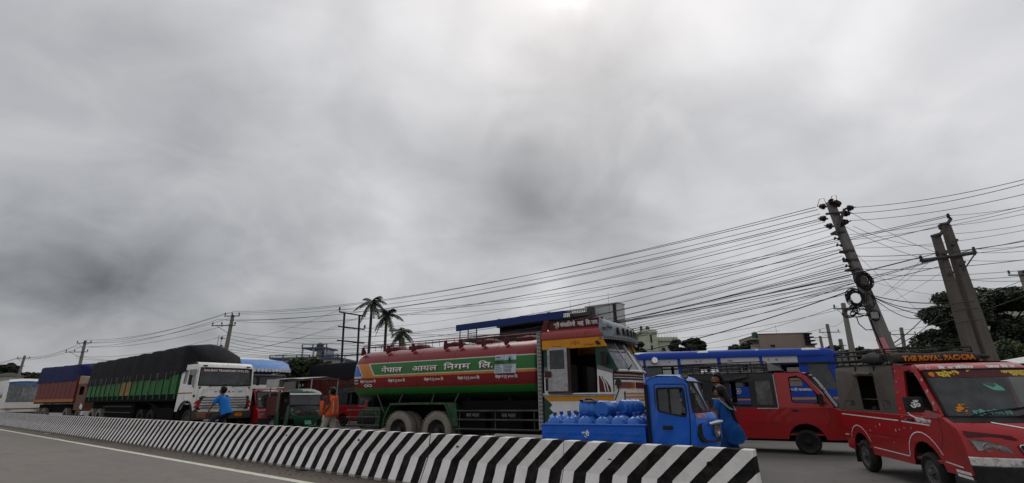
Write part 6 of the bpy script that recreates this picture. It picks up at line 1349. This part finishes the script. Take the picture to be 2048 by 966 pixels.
b = B(); b.plate([(-.12, .95), (.12, .95), (.10, .86), (-.10, .86)], lambda u, v, d: Vector((.90-d, u, v)), .02); b.build('nose_badge', CHROME, au)
b = B(); b.grid([[Vector((.80+.24*math.cos(a), y, .42+.24*math.sin(a))) for y in (-.12, -.07, .07, .12)] for a in [rad(q) for q in range(20, 181, 20)]]); b.build('front_mudguard', mat('pale_green', (.05, .22, .16), .4, .4), au, smooth=60)
wheel(au, .80, .05, .21, .10, -1); 
for sg in (-1, 1): wheel(au, -1.1, sg*.58, .21, .10, sg)
mirror(au, (.42, -.74, 1.35), -1, .10, .12, (.42, -.6, 1.3)); mirror(au, (.42, .74, 1.35), 1, .10, .12, (.42, .6, 1.3))
b = B(); b.lathe([(.002, .02), (.03, .01), (.035, 0)], (.62, -.52, 1.02), (1, -.5, 0), 8); b.build('indicator', AMBER, au)
# small extra: white canopy edge at far right
pr = at(2030, 722, 26)
cn = thing('white_canopy', 'white stretched canopy roof showing at the right edge below the big tree', 'canopy', (pr.x, 26, 0))
zt = pr.z
b = B(); b.grid([[Vector((x, y, z+zt)) for y in (-1.5, 0, 1.5)] for x, z in ((-.9, -.18), (0, .0), (1.5, .22), (3.5, .5))]); b.build('canopy_sheet', mat('canopy_white', (.62, .63, .64), .6, .15), cn)
for x in (-.6, 3.2):
    b = B(); b.tube([(x, -1.4, 0), (x, -1.4, zt-.1+x*.1)], .03, 5); b.build('canopy_post', STEEL, cn)
# ================================================================ buildings behind
WALLW = mat('aged_white_wall', (.42, .42, .39), .8, .5, (.18, .17, .15), 1, streak=True); WALLC = mat('pale_lime_wall', (.50, .53, .42), .8, .45, (.22, .22, .17), 1, streak=True)
WALLB = mat('beige_wall', (.30, .235, .20), .85, .35, (.15, .12, .10), .8, streak=True); GREYC = mat('bare_concrete', (.20, .195, .19), .85, .5, (.09, .09, .09), 1, streak=True)
WDK = mat('dark_window_and_shade', (.015, .016, .018), .3, .1)
def bld_win(root, x0, x1, y, z0, z1, fr=WALLW, pane=WDK):
    b = B(); d = .06
    b.box(x0-d, x1+d, y-.05, y, z1, z1+d); b.box(x0-d, x1+d, y-.05, y, z0-d, z0); b.box(x0-d, x0, y-.05, y, z0, z1); b.box(x1, x1+d, y-.05, y, z0, z1); f = b.build('window', fr, root, smooth=0)
    b = B(); b.box(x0, x1, y-.012, y-.004, z0, z1); b.build('pane', pane, f, smooth=0); return f
AT, AS = azrot(127.5), 30.0
h1 = thing('terrace_house', 'flat-roofed house with white balustrade, stair tower and long blue tarpaulin awning above the tanker', 'house', st(-29.2, 30), AT)
h1['label'] = 'house with white roof balustrade and long blue tarpaulin awning above the tanker'
# local x = s+29.2
b = B(); b.box(3.5, 14.2, 1.5, 4, 0, 6.1); b.box(0, 14.4, .2, 4.2, 6.0, 6.12); b.box(3.5, 11.6, 1.6, 4, 6.12, 6.95); b.build('wall', GREYC, h1, smooth=0)
b = B(); b.box(3.6, 11.5, 1.50, 1.58, 6.14, 6.9); b.build('painted_shade_panel', WDK, h1, smooth=0)  # shade under the awning painted as a near-black panel on the wall
b = B(); b.box(3.4, 12.2, 1.3, 4.2, 6.95, 7.08); b.build('roof_slab', GREYC, h1, smooth=0)
for y_ in (1.55,):
    b = B(); b.box(3.5, 12.0, y_-.08, y_+.08, 7.08, 7.16); b.box(3.5, 12.0, y_-.1, y_+.1, 7.56, 7.66)
    for x in (3.5, 5.9, 8.6, 12.0): b.box(x-.12, x+.12, y_-.12, y_+.12, 7.08, 7.72)
    b.build('balustrade_rail', WALLW, h1, smooth=0)
    b = B()
    for k in range(56):
        b.lathe([(.035, 7.16), (.055, 7.28), (.03, 7.40), (.045, 7.56)], (3.65+k*.152, y_, 0), (0, 0, 1), 5)
    o = b.build('balusters', WALLW, h1); o['kind'] = 'stuff'
b = B(); b.loft([[Vector((x, y, z)) for y, z in ((-.1, 6.82), (-.12, 7.36), (1.2, 7.45), (1.25, 7.40), (0, 7.30), (-.05, 6.82))] for x in (0, 1.5, 3, 4.5, 6, 7.5, 9.2, 10.9)]); b.build('tarpaulin_awning', mat('deep_blue_tarpaulin', (.012, .03, .17), .6, .3, (.02, .03, .08), .8, bump=.4, bscale=2), h1, smooth=40)
for x in (.4, 1.35, 2.3):
    b = B(); b.tube([(x, 0, 6.1), (x, 0, 6.85)], .05, 5); b.build('awning_post', IRON, h1)
b = B()
for k in range(6): b.tube([(1.3+k*.18, .1, 6.1), (1.3+k*.18, .1, 6.55)], .02, 4)
b.tube([(1.2, .1, 6.55), (2.3, .1, 6.55)], .03, 4); b.build('railing', IRON, h1)
b = B(); b.box(11.7, 14.35, 2.0, 3.0, 6.1, 7.80); b.box(11.6, 14.4, 1.9, 3.1, 7.80, 7.86); b.build('stair_head', mat('light_grey_render', (.52, .52, .52), .85, .3, (.3, .3, .3), 1), h1, smooth=0)
b = B(); b.box(13.9, 14.15, 1.96, 2.0, 6.1, 7.79); b.build('dark_column', WDK, h1, smooth=0)
b = B(); b.box(10.9, 12.6, .9, 1.4, 7.0, 7.25); b.box(12.3, 12.7, 1.0, 1.5, 6.9, 7.6); b.build('roof_clutter', IRON, h1, smooth=0)
for x, z in ((4.2, 8.0), (6.7, 8.1), (10.3, 8.45), (13.6, 8.7), (12.0, 8.3)):
    b = B(); b.tube([(x, 2, 6.9), (x, 2, z)], .012, 3); b.build('rebar', IRON, h1)
h2 = thing('tower_house', 'pale lime house with narrow slotted stair tower above the blue bus', 'house', (16.0, 60, 0))
b = B(); b.box(.1, 1.9, 0, 3, 0, 9.15); b.box(-.25, 2.0, -.2, 3.2, 8.75, 8.9); b.box(1.2, 4.6, .6, 6, 0, 7.75); b.box(1.0, 4.8, .3, 6.2, 7.75, 7.95); b.box(1.3, 4.6, .5, .62, 7.95, 8.25); b.build('wall', WALLC, h2, smooth=0)
for z0, z1 in ((7.5, 8.5), (6.6, 7.2), (5.4, 6.2)): bld_win(h2, 1.0, 1.25, 0, z0, z1, WALLC)
for x0, x1, z0, z1 in ((2.5, 2.95, 6.5, 6.95), (3.7, 4.5, 6.4, 6.9)): bld_win(h2, x0, x1, .6, z0, z1, WALLC)
b = B(); b.box(-.05, .2, .1, .35, 8.9, 9.6); b.build('mast', IRON, h2, smooth=0)
b = B(); b.lathe([(.25, 0), (.27, .4), (.1, .5)], (1.1, 1, 9.15), (0, 0, 1), 8, cap=True); b.build('roof_tank', IRON, h2, smooth=0)
for k in range(9):
    b = B(); b.tube([(1.5+k*.38, .55, 8.25), (1.52+k*.38, .55, 8.55)], .02, 3); b.build('rebar', IRON, h2)
h3 = thing('beige_house', 'plain beige house with green roof tank and dark stacked balconies above the blue bus', 'house', (30.2, 60, 0), rad(-6))
b = B(); b.box(.3, 5.6, 0, 7, 0, 8.35); b.build('wall', WALLB, h3, smooth=0)
b = B(); b.box(.25, 5.7, -.08, 7, 8.35, 8.43); b.build('roof_slab', GREYC, h3, smooth=0)
bld_win(h3, 1.5, 2.05, 0, 6.75, 7.05, WALLB)
for k in range(4):
    z = 6.9+k*.42; b = B(); b.box(5.6, 6.75-.12*k, -.5, 1, z, z+.16); b.build('balcony', WDK, h3, smooth=0)
b = B(); b.box(5.6, 6.3, -.02, .9, 6.9, 8.4); b.build('dark_bay', mat('weathered_dark_wall', (.05, .05, .05), .8, .5), h3, smooth=0)
b = B(); b.box(5.6, 6.7, 0, 3, 0, 6.9); b.build('lower_wall', WALLW, h3, smooth=0)
b = B(); b.box(-.7, .3, .2, 3, 6.2, 7.0); b.box(-.75, .3, 0, 3, 7.0, 7.08); b.box(-.75, .3, 0, 3, 7.75, 7.82); b.build('side_balcony', WALLW, h3, smooth=0)
b = B()
for k in range(5): b.tube([(-.7+k*.22, .05, 7.08), (-.7+k*.22, .05, 7.5)], .02, 4)
b.tube([(-.75, .05, 7.5), (.3, .05, 7.5)], .025, 4); b.build('balcony_railing', IRON, h3)
b = B(); b.lathe([(.35, 0), (.35, .6), (.12, .75)], (.1, .6, 8.0), (0, 0, 1), 12, cap=True); b.build('water_tank', mat('green_tank', (.02, .10, .08), .5, .3), h3)
b = B(); b.tube([(2.6, .2, 8.4), (2.6, .2, 9.4)], .02, 3); b.tube([(.5, .2, 8.7), (3.0, .2, 8.75)], .02, 3); b.build('roof_pipes', IRON, h3)
h4 = thing('blue_roof_house', 'white house with blue roof slabs and an open rooftop frame, seen over the trees', 'house', (-32.6, 65, 0))
BSL = mat('blue_slab_paint', (.07, .10, .22), .6, .4, (.2, .2, .22), 2)
b = B(); b.box(1.0, 9.0, 0, 8, 0, 6.5); b.build('wall', WALLW, h4, smooth=0)
b = B(); b.box(.2, 5.6, -.5, 8, 6.5, 6.72); b.box(6.4, 9.4, -.5, 8, 6.5, 6.72); b.box(.2, 5.6, -.5, -.42, 6.95, 7.05); b.box(6.4, 9.4, -.5, -.42, 6.95, 7.05)
for x in (.25, 2.0, 3.8, 5.5, 6.45, 8.0, 9.3): b.box(x-.06, x+.06, -.5, -.4, 6.7, 7.0)
b.build('blue_roof_slab', BSL, h4, smooth=0)
b = B(); b.box(3.9, 7.3, .5, 5, 7.95, 8.12); b.box(3.9, 7.3, .5, .6, 8.45, 8.52)
for x in (3.95, 5.4, 7.25): b.box(x-.07, x+.07, .5, .6, 8.1, 8.5)
b.build('blue_roof_slab', BSL, h4, smooth=0)
b = B()
for x in (4.0, 5.5, 7.1): b.box(x-.08, x+.08, .6, .8, 6.7, 7.95)
b.box(5.6, 7.1, 1.5, 4, 6.7, 7.9); b.build('rooftop_frame', WALLW, h4, smooth=0)
b = B(); b.box(6.3, 6.7, 1.46, 1.5, 6.75, 7.6); b.build('dark_door', mat('grey_door', (.08, .08, .09), .6, .3), h4, smooth=0)
b = B(); b.lathe([(.45, 0), (.5, .5), (.2, .7)], (5.8, 2, 8.12), (0, 0, 1), 10, cap=True); b.build('water_tank', IRON, h4)
bld_win(h4, 1.3, 1.9, 0, 5.4, 6.3); bld_win(h4, 4.2, 4.8, 0, 5.3, 6.2); bld_win(h4, 7.6, 8.4, 0, 5.3, 6.2)
h5 = thing('yellow_edged_house', 'house with pale wall and yellow sunshade beyond the big tree at the right edge', 'house', (at(2029, 640, 56).x, 56, 0))
zc_ = at(2029, 640, 56).z
b = B(); b.box(0, 9, 0, 5, 0, zc_+1.5); b.build('wall', WALLW, h5, smooth=0)
b = B(); b.box(.1, 9, -.04, 0, zc_+.15, zc_+.5); b.build('green_band', mat('green_band', (.10, .2, .16), .6, .3), h5, smooth=0)
b = B(); b.add([(-1, -1.5, zc_-.65), (9, -1.5, zc_-.65), (9, 0, zc_+.1), (.1, 0, zc_+.1), (-1, -1.5, zc_-.75), (9, -1.5, zc_-.75), (9, 0, zc_-.0), (.1, 0, zc_-.0)], [(0, 1, 2, 3), (4, 5, 6, 7), (0, 1, 5, 4), (0, 3, 7, 4)]); b.build('yellow_sunshade', mat('yellow_sunshade', (.42, .32, .06), .6, .4), h5, smooth=0)
h6 = thing('red_roof_shed', 'low shed with dark red roof right of the pink pole foot', 'shed', (at(1780, 700, 45).x, 45, 0))
zc_ = at(1780, 700, 45).z
b = B(); b.box(0, 3.5, 0, 3, 0, zc_); b.build('wall', GREYC, h6, smooth=0)
b = B(); b.box(-.2, 3.7, -.3, 3.2, zc_-.35, zc_+.25); b.build('roof', mat('dark_red_roof', (.10, .02, .02), .7, .4), h6, smooth=0)
h7 = thing('grey_house', 'small grey house among the poles right of the blue bus front', 'house', (at(1690, 700, 50).x, 50, 0))
b = B(); b.box(0, 3.2, 0, 3, 0, at(1690, 702, 50).z); b.build('wall', GREYC, h7, smooth=0)
b = B(); z_ = at(1690, 702, 50).z; b.box(-.2, 3.4, -.3, 3.2, z_, z_+.12); b.build('roof_slab', GREYC, h7, smooth=0)
bld_win(h7, .5, 1.2, 0, z_-1.2, z_-.4)
h8 = thing('far_left_house', 'tiny dark-roofed house among trees at the far left edge', 'house', (at(6, 752, 110).x, 110, 0))
z_ = at(6, 752, 110).z
b = B(); b.box(-2.5, .8, 0, 4, 0, z_+.1); b.build('wall', WALLW, h8, smooth=0)
b = B(); b.add([(-2.9, -.5, z_), (1.2, -.5, z_), (1.2, 4.5, z_), (-2.9, 4.5, z_), (-1.6, 2, z_+.8), (0, 2, z_+.8)], [(0, 1, 5, 4), (2, 3, 4, 5), (0, 4, 3), (1, 2, 5), (0, 3, 2, 1)]); b.build('roof', mat('dark_roof', (.05, .05, .05), .8, .3), h8, smooth=0)

# ================================================================ people
def person(lab, loc, az, J, hair=True, group=None):
    """J: joints in metres (x forward, y left, z up); returns the root, its body is one skinned surface"""
    root = thing('person', lab, 'person', loc, azrot(az), group)
    bm = bmesh.new(); sk = bm.verts.layers.skin.verify()
    def V(p, rx, ry=None):
        v = bm.verts.new(p); v[sk].radius = (rx, ry or rx); return v
    P = {k: Vector(v) for k, v in J.items()}
    pel = V(P['pelvis'], .12, .12); pel[sk].use_root = True
    wst = V(P['pelvis'].lerp(P['chest'], .5), .105, .115); ch = V(P['chest'], .12, .13); bm.edges.new((pel, wst)); bm.edges.new((wst, ch))
    nk = V(P['neck'], .055); bm.edges.new((ch, nk)); up = (P['head']-P['neck']).normalized()
    fwd = Vector(J.get('look', (1, 0, 0))).normalized()
    hb = V(P['neck']+up*.07+fwd*.015, .058); bm.edges.new((nk, hb)); h0 = V(P['head']-up*.03+fwd*.02, .078, .085); bm.edges.new((hb, h0)); h1_ = V(P['head']+up*.07-fwd*.005, .080, .088); bm.edges.new((h0, h1_))
    ns = V(P['head']-up*.035+fwd*.112, .012); bm.edges.new((h0, ns)); chn = V(P['head']-up*.10+fwd*.065, .030); bm.edges.new((hb, chn))
    for s in 'LR':
        sh = V(P['sh'+s], .055); el_ = V(P['el'+s], .040); wr = V(P['wr'+s], .027); bm.edges.new((ch, sh)); bm.edges.new((sh, el_)); bm.edges.new((el_, wr))
        d = (P['wr'+s]-P['el'+s]).normalized(); q = d.cross(Vector((0, 0, 1))); q = q.normalized() if q.length > .1 else Vector((0, 1, 0))
        pm = V(P['wr'+s]+d*.06, .032, .018); bm.edges.new((wr, pm)); dn = d.cross(q)
        for k, L in enumerate((.055, .068, .072, .066)):
            o = q*(-.030+.020*k); a = V(P['wr'+s]+d*.095+o, .009); c = V(P['wr'+s]+d*(.095+L*.6)+o*1.1-Vector((0, 0, .006)), .008); e = V(P['wr'+s]+d*(.095+L)+o*1.1-Vector((0, 0, .022)), .007)
            bm.edges.new((pm, a)); bm.edges.new((a, c)); bm.edges.new((c, e))
        t1 = V(P['wr'+s]+d*.04-q*.038, .011); t2 = V(P['wr'+s]+d*.085-q*.055-Vector((0, 0, .012)), .009); bm.edges.new((pm, t1)); bm.edges.new((t1, t2))
        hp = V(P['hip'+s], .085); kn = V(P['kn'+s], .058); an = V(P['an'+s], .038); bm.edges.new((pel, hp)); bm.edges.new((hp, kn)); bm.edges.new((kn, an))
        f2 = Vector(J.get('foot'+s, (1, 0, 0))).normalized(); toe = V(P['an'+s]+f2*.16-Vector((0, 0, .055)), .035, .022); bm.edges.new((an, toe))
    me = bpy.data.meshes.new('body'); bm.to_mesh(me); bm.free(); me.materials.append(SKIN)
    o = bpy.data.objects.new('body', me); COL.objects.link(o); o.parent = root
    o.modifiers.new('skin', 'SKIN').use_smooth_shade = True; ss = o.modifiers.new('smooth', 'SUBSURF'); ss.levels = ss.render_levels = 2
    if hair:
        b = B(); c = P['head']+up*.030-fwd*.034; b.ball(c, (.118, .112, .125), 12, 8)
        R = random.Random(1)
        for v in b.v:
            v += Vector((R.uniform(-.006, .006),)*3)
            if (v-c).dot(fwd) > .055 and (v-c).dot(up) < .045: v -= fwd*.07
        b.build('hair', HAIR, root, smooth=80)
    for s in (-1, 1):
        q = up.cross(fwd).normalized(); b = B(); b.ball(P['head']-up*.02+q*s*.086-fwd*.005, (.014, .010, .028), 6, 5); b.build('ear', SKIN, root, smooth=80)
        b = B(); b.ball(P['head']-up*.0+q*s*.032+fwd*.094, (.009, .010, .007), 6, 5); b.build('eye', TXK, root, smooth=80)
    return root, P
def torso(root, P, m, name='shirt', length=0.0, flare=1.0, sleeves=.6, rx=.20, ry=.13, side_=None):
    """garment: elliptical rings down the spine plus sleeves"""
    side_ = side_ or (P['shL']-P['shR']).normalized(); sp_ = (P['chest']-P['pelvis']).normalized(); f = side_.cross(sp_).normalized(); rings = []
    top = P['neck']-sp_*.03
    prof = [(top, .07, .065), (top-sp_*.04, .13, .085), (P['chest']+sp_*.06, rx*.98, ry*.9), (P['chest']-sp_*.04, rx*.95, ry), (P['pelvis'].lerp(P['chest'], .55), rx*.88, ry*.95), (P['pelvis']+sp_*.06, rx*.90, ry), (P['pelvis']-sp_*(.06), rx*.95*(1+(flare-1)*.2), ry*1.05)]
    for k in range(1, 5):
        if length: prof.append((P['pelvis']-sp_*(.06)+Vector((0, 0, -length*k/4)), rx*(.95+(flare-1)*k/4), ry*(1.05+(flare-1)*k/4)))
    R = random.Random(3); b = B()
    for c, a, e in prof: rings.append([c+side_*a*math.cos(q*math.tau/18)+f*e*math.sin(q*math.tau/18)*(1+R.uniform(-.03, .03)) for q in range(18)])
    b.loft(rings, cap=False)
    for s in 'LR':
        e = P['el'+s]; a = P['sh'+s]; d = a.lerp(e, sleeves); b.tube([a-side_*(.05 if s == 'L' else -.05), a, a.lerp(d, .5), d], [.085, .078, .072, .068], 10, cap=False)
    b.build(name, m, root, smooth=70)
def trousers(root, P, m, frac=1.0, r0=.105, r1=.075):
    b = B()
    for s in 'LR':
        h_, k, a = P['hip'+s], P['kn'+s], P['an'+s]; pts = [h_+Vector((0, 0, .08)), h_, h_.lerp(k, .5), k]; rr__ = [.10, r0, r0*.9, r1*1.05]
        if frac > .5: pts += [k.lerp(a, .5), a+Vector((0, 0, .04))]; rr__ += [r1, r1*.9]
        b.tube(pts, rr__, 10, cap=False)
    b.ball(P['pelvis'], (.155, .165, .13), 12, 8); b.build('trousers', m, root, smooth=70)
def stand(stride=.0, lean=0, armL=None, armR=None, look=(1, 0, 0), h=1.7):
    k = h/1.7; J = dict(pelvis=(0, 0, .93), chest=(lean*.5, 0, 1.28), neck=(lean*.8, 0, 1.45), head=(lean, 0, 1.60), shL=(lean*.6, .17, 1.40), shR=(lean*.6, -.17, 1.40),
        elL=(.0, .23, 1.13), wrL=(.06, .24, .88), elR=(-.02, -.23, 1.13), wrR=(.05, -.24, .88), hipL=(0, .09, .88), hipR=(0, -.09, .88),
        knL=(stride*.5+.03, .10, .48), anL=(stride, .10, .08), knR=(-stride*.25+.03, -.10, .48), anR=(-stride, -.10, .08+abs(stride)*.15))
    if armL: J['elL'], J['wrL'] = armL
    if armR: J['elR'], J['wrR'] = armR
    J = {a: tuple(c*k for c in b_) for a, b_ in J.items()}; J['look'] = look; return J
# man in an orange vest walking left behind the tanker
pv = at(660, 840, 16.7)
r, P = person('man in orange safety vest and pale trousers walking behind the tanker tail', (pv.x, 16.7, 0), -70, stand(.26, .04, ((-.10, .25, 1.14), (.08, .27, .92)), ((.14, -.22, 1.16), (.30, -.2, .98)), (.9, .3, 0), 1.74))
torso(r, P, mat('maroon_shirt', (.07, .012, .015), .8, .2), 'shirt', .02, 1.0, .75)
trousers(r, P, mat('pale_khaki_cloth', (.36, .33, .27), .85, .35), 1.0, .115, .09)
VST = mat('orange_vest_cloth', (.62, .095, .03), .8, .25, (.3, .05, .02), 4)
b = B(); rows = []
for z, fx_, hwid in ((1.50, .02, .13), (1.40, .0, .20), (1.2, 0, .215), (1.0, .0, .23), (.86, .03, .26)):
    rows.append([Vector((-.03+fx_*0+(.155+.03*(1.5-z))*math.cos(a)*1.0, hwid*math.sin(a)*1.03, z)) for a in [rad(50+q*(260/14)) for q in range(15)]])
b.grid(rows); v_ = b.build('safety_vest', VST, r, smooth=70); sm = v_.modifiers.new('thickness', 'SOLIDIFY'); sm.thickness = .012
b = B(); b.grid([[Vector((.14+.10*u, .20+.06*u, 1.35-.45*w_)) for u in (0, .5, 1)] for w_ in (0, .5, 1)]); v_ = b.build('vest_flap', VST, r, smooth=70); v_.modifiers.new('thickness', 'SOLIDIFY').thickness = .012
for s in (-1, 1):
    b = B(); b.tube([(-.13, s*.10, 1.48), (-.175, s*.11, 1.25), (-.18, s*.12, .95)], .014, 5); b.build('reflective_stripe', mat('pale_reflective', (.5, .5, .42), .4, .2), r)
b = B(); c = P['head']; b.ball(c+Vector((-.0, 0, .085)), (.108, .10, .065), 12, 6); b.box(c.x+.05, c.x+.19, -.07, .07, c.z+.055, c.z+.07); b.build('cap', mat('dark_green_cap', (.02, .03, .02), .8, .3), r, smooth=60)
# man in black shirt, and woman in blue beside the three-wheeler
pm_ = at(1441, 800, 10.6)
r, P = person('young man in black T-shirt looking left behind the woman in blue', (pm_.x, 10.6, 0), -88, stand(.08, .02, ((.1, .26, 1.12), (.25, .22, .95)), ((-.02, -.25, 1.12), (.05, -.26, .88)), (.95, .1, -.15), 1.80))
torso(r, P, mat('black_tshirt', (.010, .010, .011), .9, .1), 'shirt', .08, 1.05, .7); trousers(r, P, mat('dark_jeans', (.02, .025, .04), .85, .3))
pw = at(1450, 810, 10.0)
KB = mat('blue_kurta_cloth', (.004, .065, .25), .85, .2, (.006, .03, .12), 5, layers=lambda x, y, z, t, ob: [(((x*7+z*3).fract().lt(.10))*.4, (.03, .13, .32))])
r, P = person('woman in flaring blue kurta with black hair and grey scarf, seen from behind', (pw.x, 10.0, 0), -35, stand(.1, .10, ((.10, .25, 1.12), (.20, .20, .88)), ((.12, -.22, 1.14), (.28, -.10, .96)), (1, .25, -.3), 1.50))
torso(r, P, KB, 'kurta', .0, 1.0, .55, .20, .14)
b = B(); rows = []; R7 = random.Random(12)
for k, (z, a, e, ox, oy) in enumerate(((.90, .180, .145, 0, 0), (.80, .20, .18, -.02, -.01), (.70, .22, .20, -.04, -.04), (.60, .23, .20, -.045, -.07), (.52, .24, .21, -.05, -.10))):
    rows.append([Vector((ox+e*math.cos(q*math.tau/22)*(1+.10*math.sin(q*2.1)), oy+a*math.sin(q*math.tau/22)*(1+.08*math.sin(q*3.3)), z+(.05*math.sin(q*.6) if k == 4 else 0))) for q in range(22)])
b.loft(rows, cap=False); b.build('kurta_skirt', KB, r, smooth=70)
trousers(r, P, mat('deep_blue_trousers', (.008, .04, .16), .85, .2), 1.0, .12, .10)
b = B(); c = P['head']; b.tube([c+Vector((-.09, 0, .06)), c+Vector((-.13, 0, -.06)), P['chest']+Vector((-.15, -.02, .06)), P['chest']+Vector((-.16, -.05, -.16)), P['pelvis']+Vector((-.17, -.07, .02))], [.05, .06, .05, .04, .015], 8); b.build('long_hair', HAIR, r, smooth=70)
b = B(); b.ball(c+Vector((-.16, .0, -.05)), .022); b.build('hair_clip', TXW, r)
b = B(); sc_ = [P['neck']+Vector((.10, .10, .02)), P['shL']+Vector((-.02, -.02, .06)), P['chest']+Vector((-.15, .05, .0)), P['chest']+Vector((-.165, -.08, -.02)), P['shR']+Vector((-.03, .0, .05)), P['chest']+Vector((.12, -.16, -.02))]
b.tube(sc_, [(.05, .02), (.06, .025), (.07, .02), (.07, .02), (.06, .025), (.05, .02)], 8); b.build('scarf', mat('grey_scarf', (.17, .18, .19), .85, .3), r, smooth=70)
# cyclist
pc_ = at(440, 830, 16.8); AZC = -84
bk = thing('bicycle', 'bicycle ridden by the man in the blue shirt behind the barrier', 'bicycle', (pc_.x, 16.8, 0), azrot(AZC))
for x in (-.52, .55):
    b = B(); b.lathe([(.32, -.02), (.345, 0), (.32, .02), (.305, 0), (.32, -.02)], (x, 0, .345), (0, 1, 0), 24); w_ = b.build('wheel', BLACK, bk)
    b = B()
    for k in range(12): a = k*math.tau/12; b.tube([(x, 0, .345), (x+.31*math.cos(a), 0, .345+.31*math.sin(a))], .003, 3)
    b.build('spokes', STEEL, w_)
b = B(); b.tube([(-.52, 0, .345), (-.12, 0, .30), (-.22, 0, .86)], .016, 6); b.tube([(-.52, 0, .345), (-.20, 0, .78), (.36, 0, .86), (-.12, 0, .30)], .016, 6); b.tube([(.55, 0, .345), (.36, 0, .80), (.32, 0, 1.0)], .017, 6); b.build('frame', mat('old_black_frame', (.02, .02, .02), .4, .4), bk)
b = B(); b.tube([(.22, -.27, 1.04), (.34, -.2, 1.06), (.34, .2, 1.06), (.22, .27, 1.04)], .013, 6); b.build('handlebar', CHROME, bk)
b = B(); b.loft([[Vector((x, y*w_, z)) for y, z in ((-1, .90), (1, .90), (.7, .94), (-.7, .94))] for x, w_ in ((-.36, .10), (-.25, .10), (-.05, .03))]); b.build('saddle', BLACK, bk, smooth=60)
b = B(); b.box(.38, .72, -.17, .17, .86, 1.06); b.build('front_basket', mat('brown_basket', (.16, .07, .04), .8, .4), bk, bevel=.02)
J = dict(pelvis=(-.20, 0, 1.06), chest=(-.05, 0, 1.40), neck=(.02, 0, 1.56), head=(.05, 0, 1.72), shL=(-.01, .18, 1.50), shR=(-.01, -.18, 1.50), elL=(.14, .26, 1.26), wrL=(.24, .26, 1.08), elR=(.14, -.26, 1.26), wrR=(.24, -.26, 1.08),
         hipL=(-.20, .09, 1.0), hipR=(-.20, -.09, 1.0), knL=(.16, .12, .80), anL=(-.02, .12, .42), knR=(.10, -.12, .66), anR=(-.10, -.12, .25), look=(1, .0, -.1))
r, P = person('man in bright blue T-shirt riding a bicycle leftwards in front of the white truck', (pc_.x, 16.8, 0), AZC, J)
torso(r, P, mat('bright_blue_tshirt', (.012, .15, .48), .85, .15, (.01, .08, .3)), 'shirt', .05, 1.1, .75, .215, .15); trousers(r, P, mat('navy_trousers', (.015, .02, .045), .85, .2))
# driver of the cargo three-wheeler and a passenger in the decorated van
def seated(lab, O, az, lx, ly, z, m, hairm=True):
    a = rad(az); f = Vector((math.sin(a), math.cos(a), 0)); n = Vector((-f.y, f.x, 0)); p = Vector(O)+f*lx+n*ly
    J = dict(pelvis=(0, 0, .10), chest=(.02, 0, .44), neck=(.05, 0, .60), head=(.08, 0, .75), shL=(.03, .17, .54), shR=(.03, -.17, .54), elL=(.14, .22, .30), wrL=(.34, .16, .38), elR=(.14, -.22, .30), wrR=(.34, -.16, .38),
             hipL=(.05, .09, .08), hipR=(.05, -.09, .08), knL=(.42, .11, .10), knR=(.42, -.11, .10), anL=(.44, .11, -.30), anR=(.44, -.11, -.30), look=(1, 0, 0))
    r, P = person(lab, (p.x, p.y, z), az, J, hairm); torso(r, P, m, 'shirt', .02, 1, .8); trousers(r, P, mat('dark_jeans', (.02, .025, .04))); return r, P
seated('driver in white shirt seated inside the blue cargo three-wheeler', (.66, 9.03, 0), 119, 2.10, .05, .74, mat('white_shirt', (.5, .5, .52), .8, .1))
r, P = seated('passenger with white head covering seated inside the decorated red van', (7.25, 9.68, 0), 193, .75, .1, .50, mat('checked_shirt', (.12, .12, .15), .8, .2), False)
b = B(); b.ball(P['head']+Vector((-.01, 0, .03)), (.115, .11, .13), 12, 8); b.build('head_covering', mat('white_cloth', (.6, .6, .6), .85, .1), r, smooth=80)
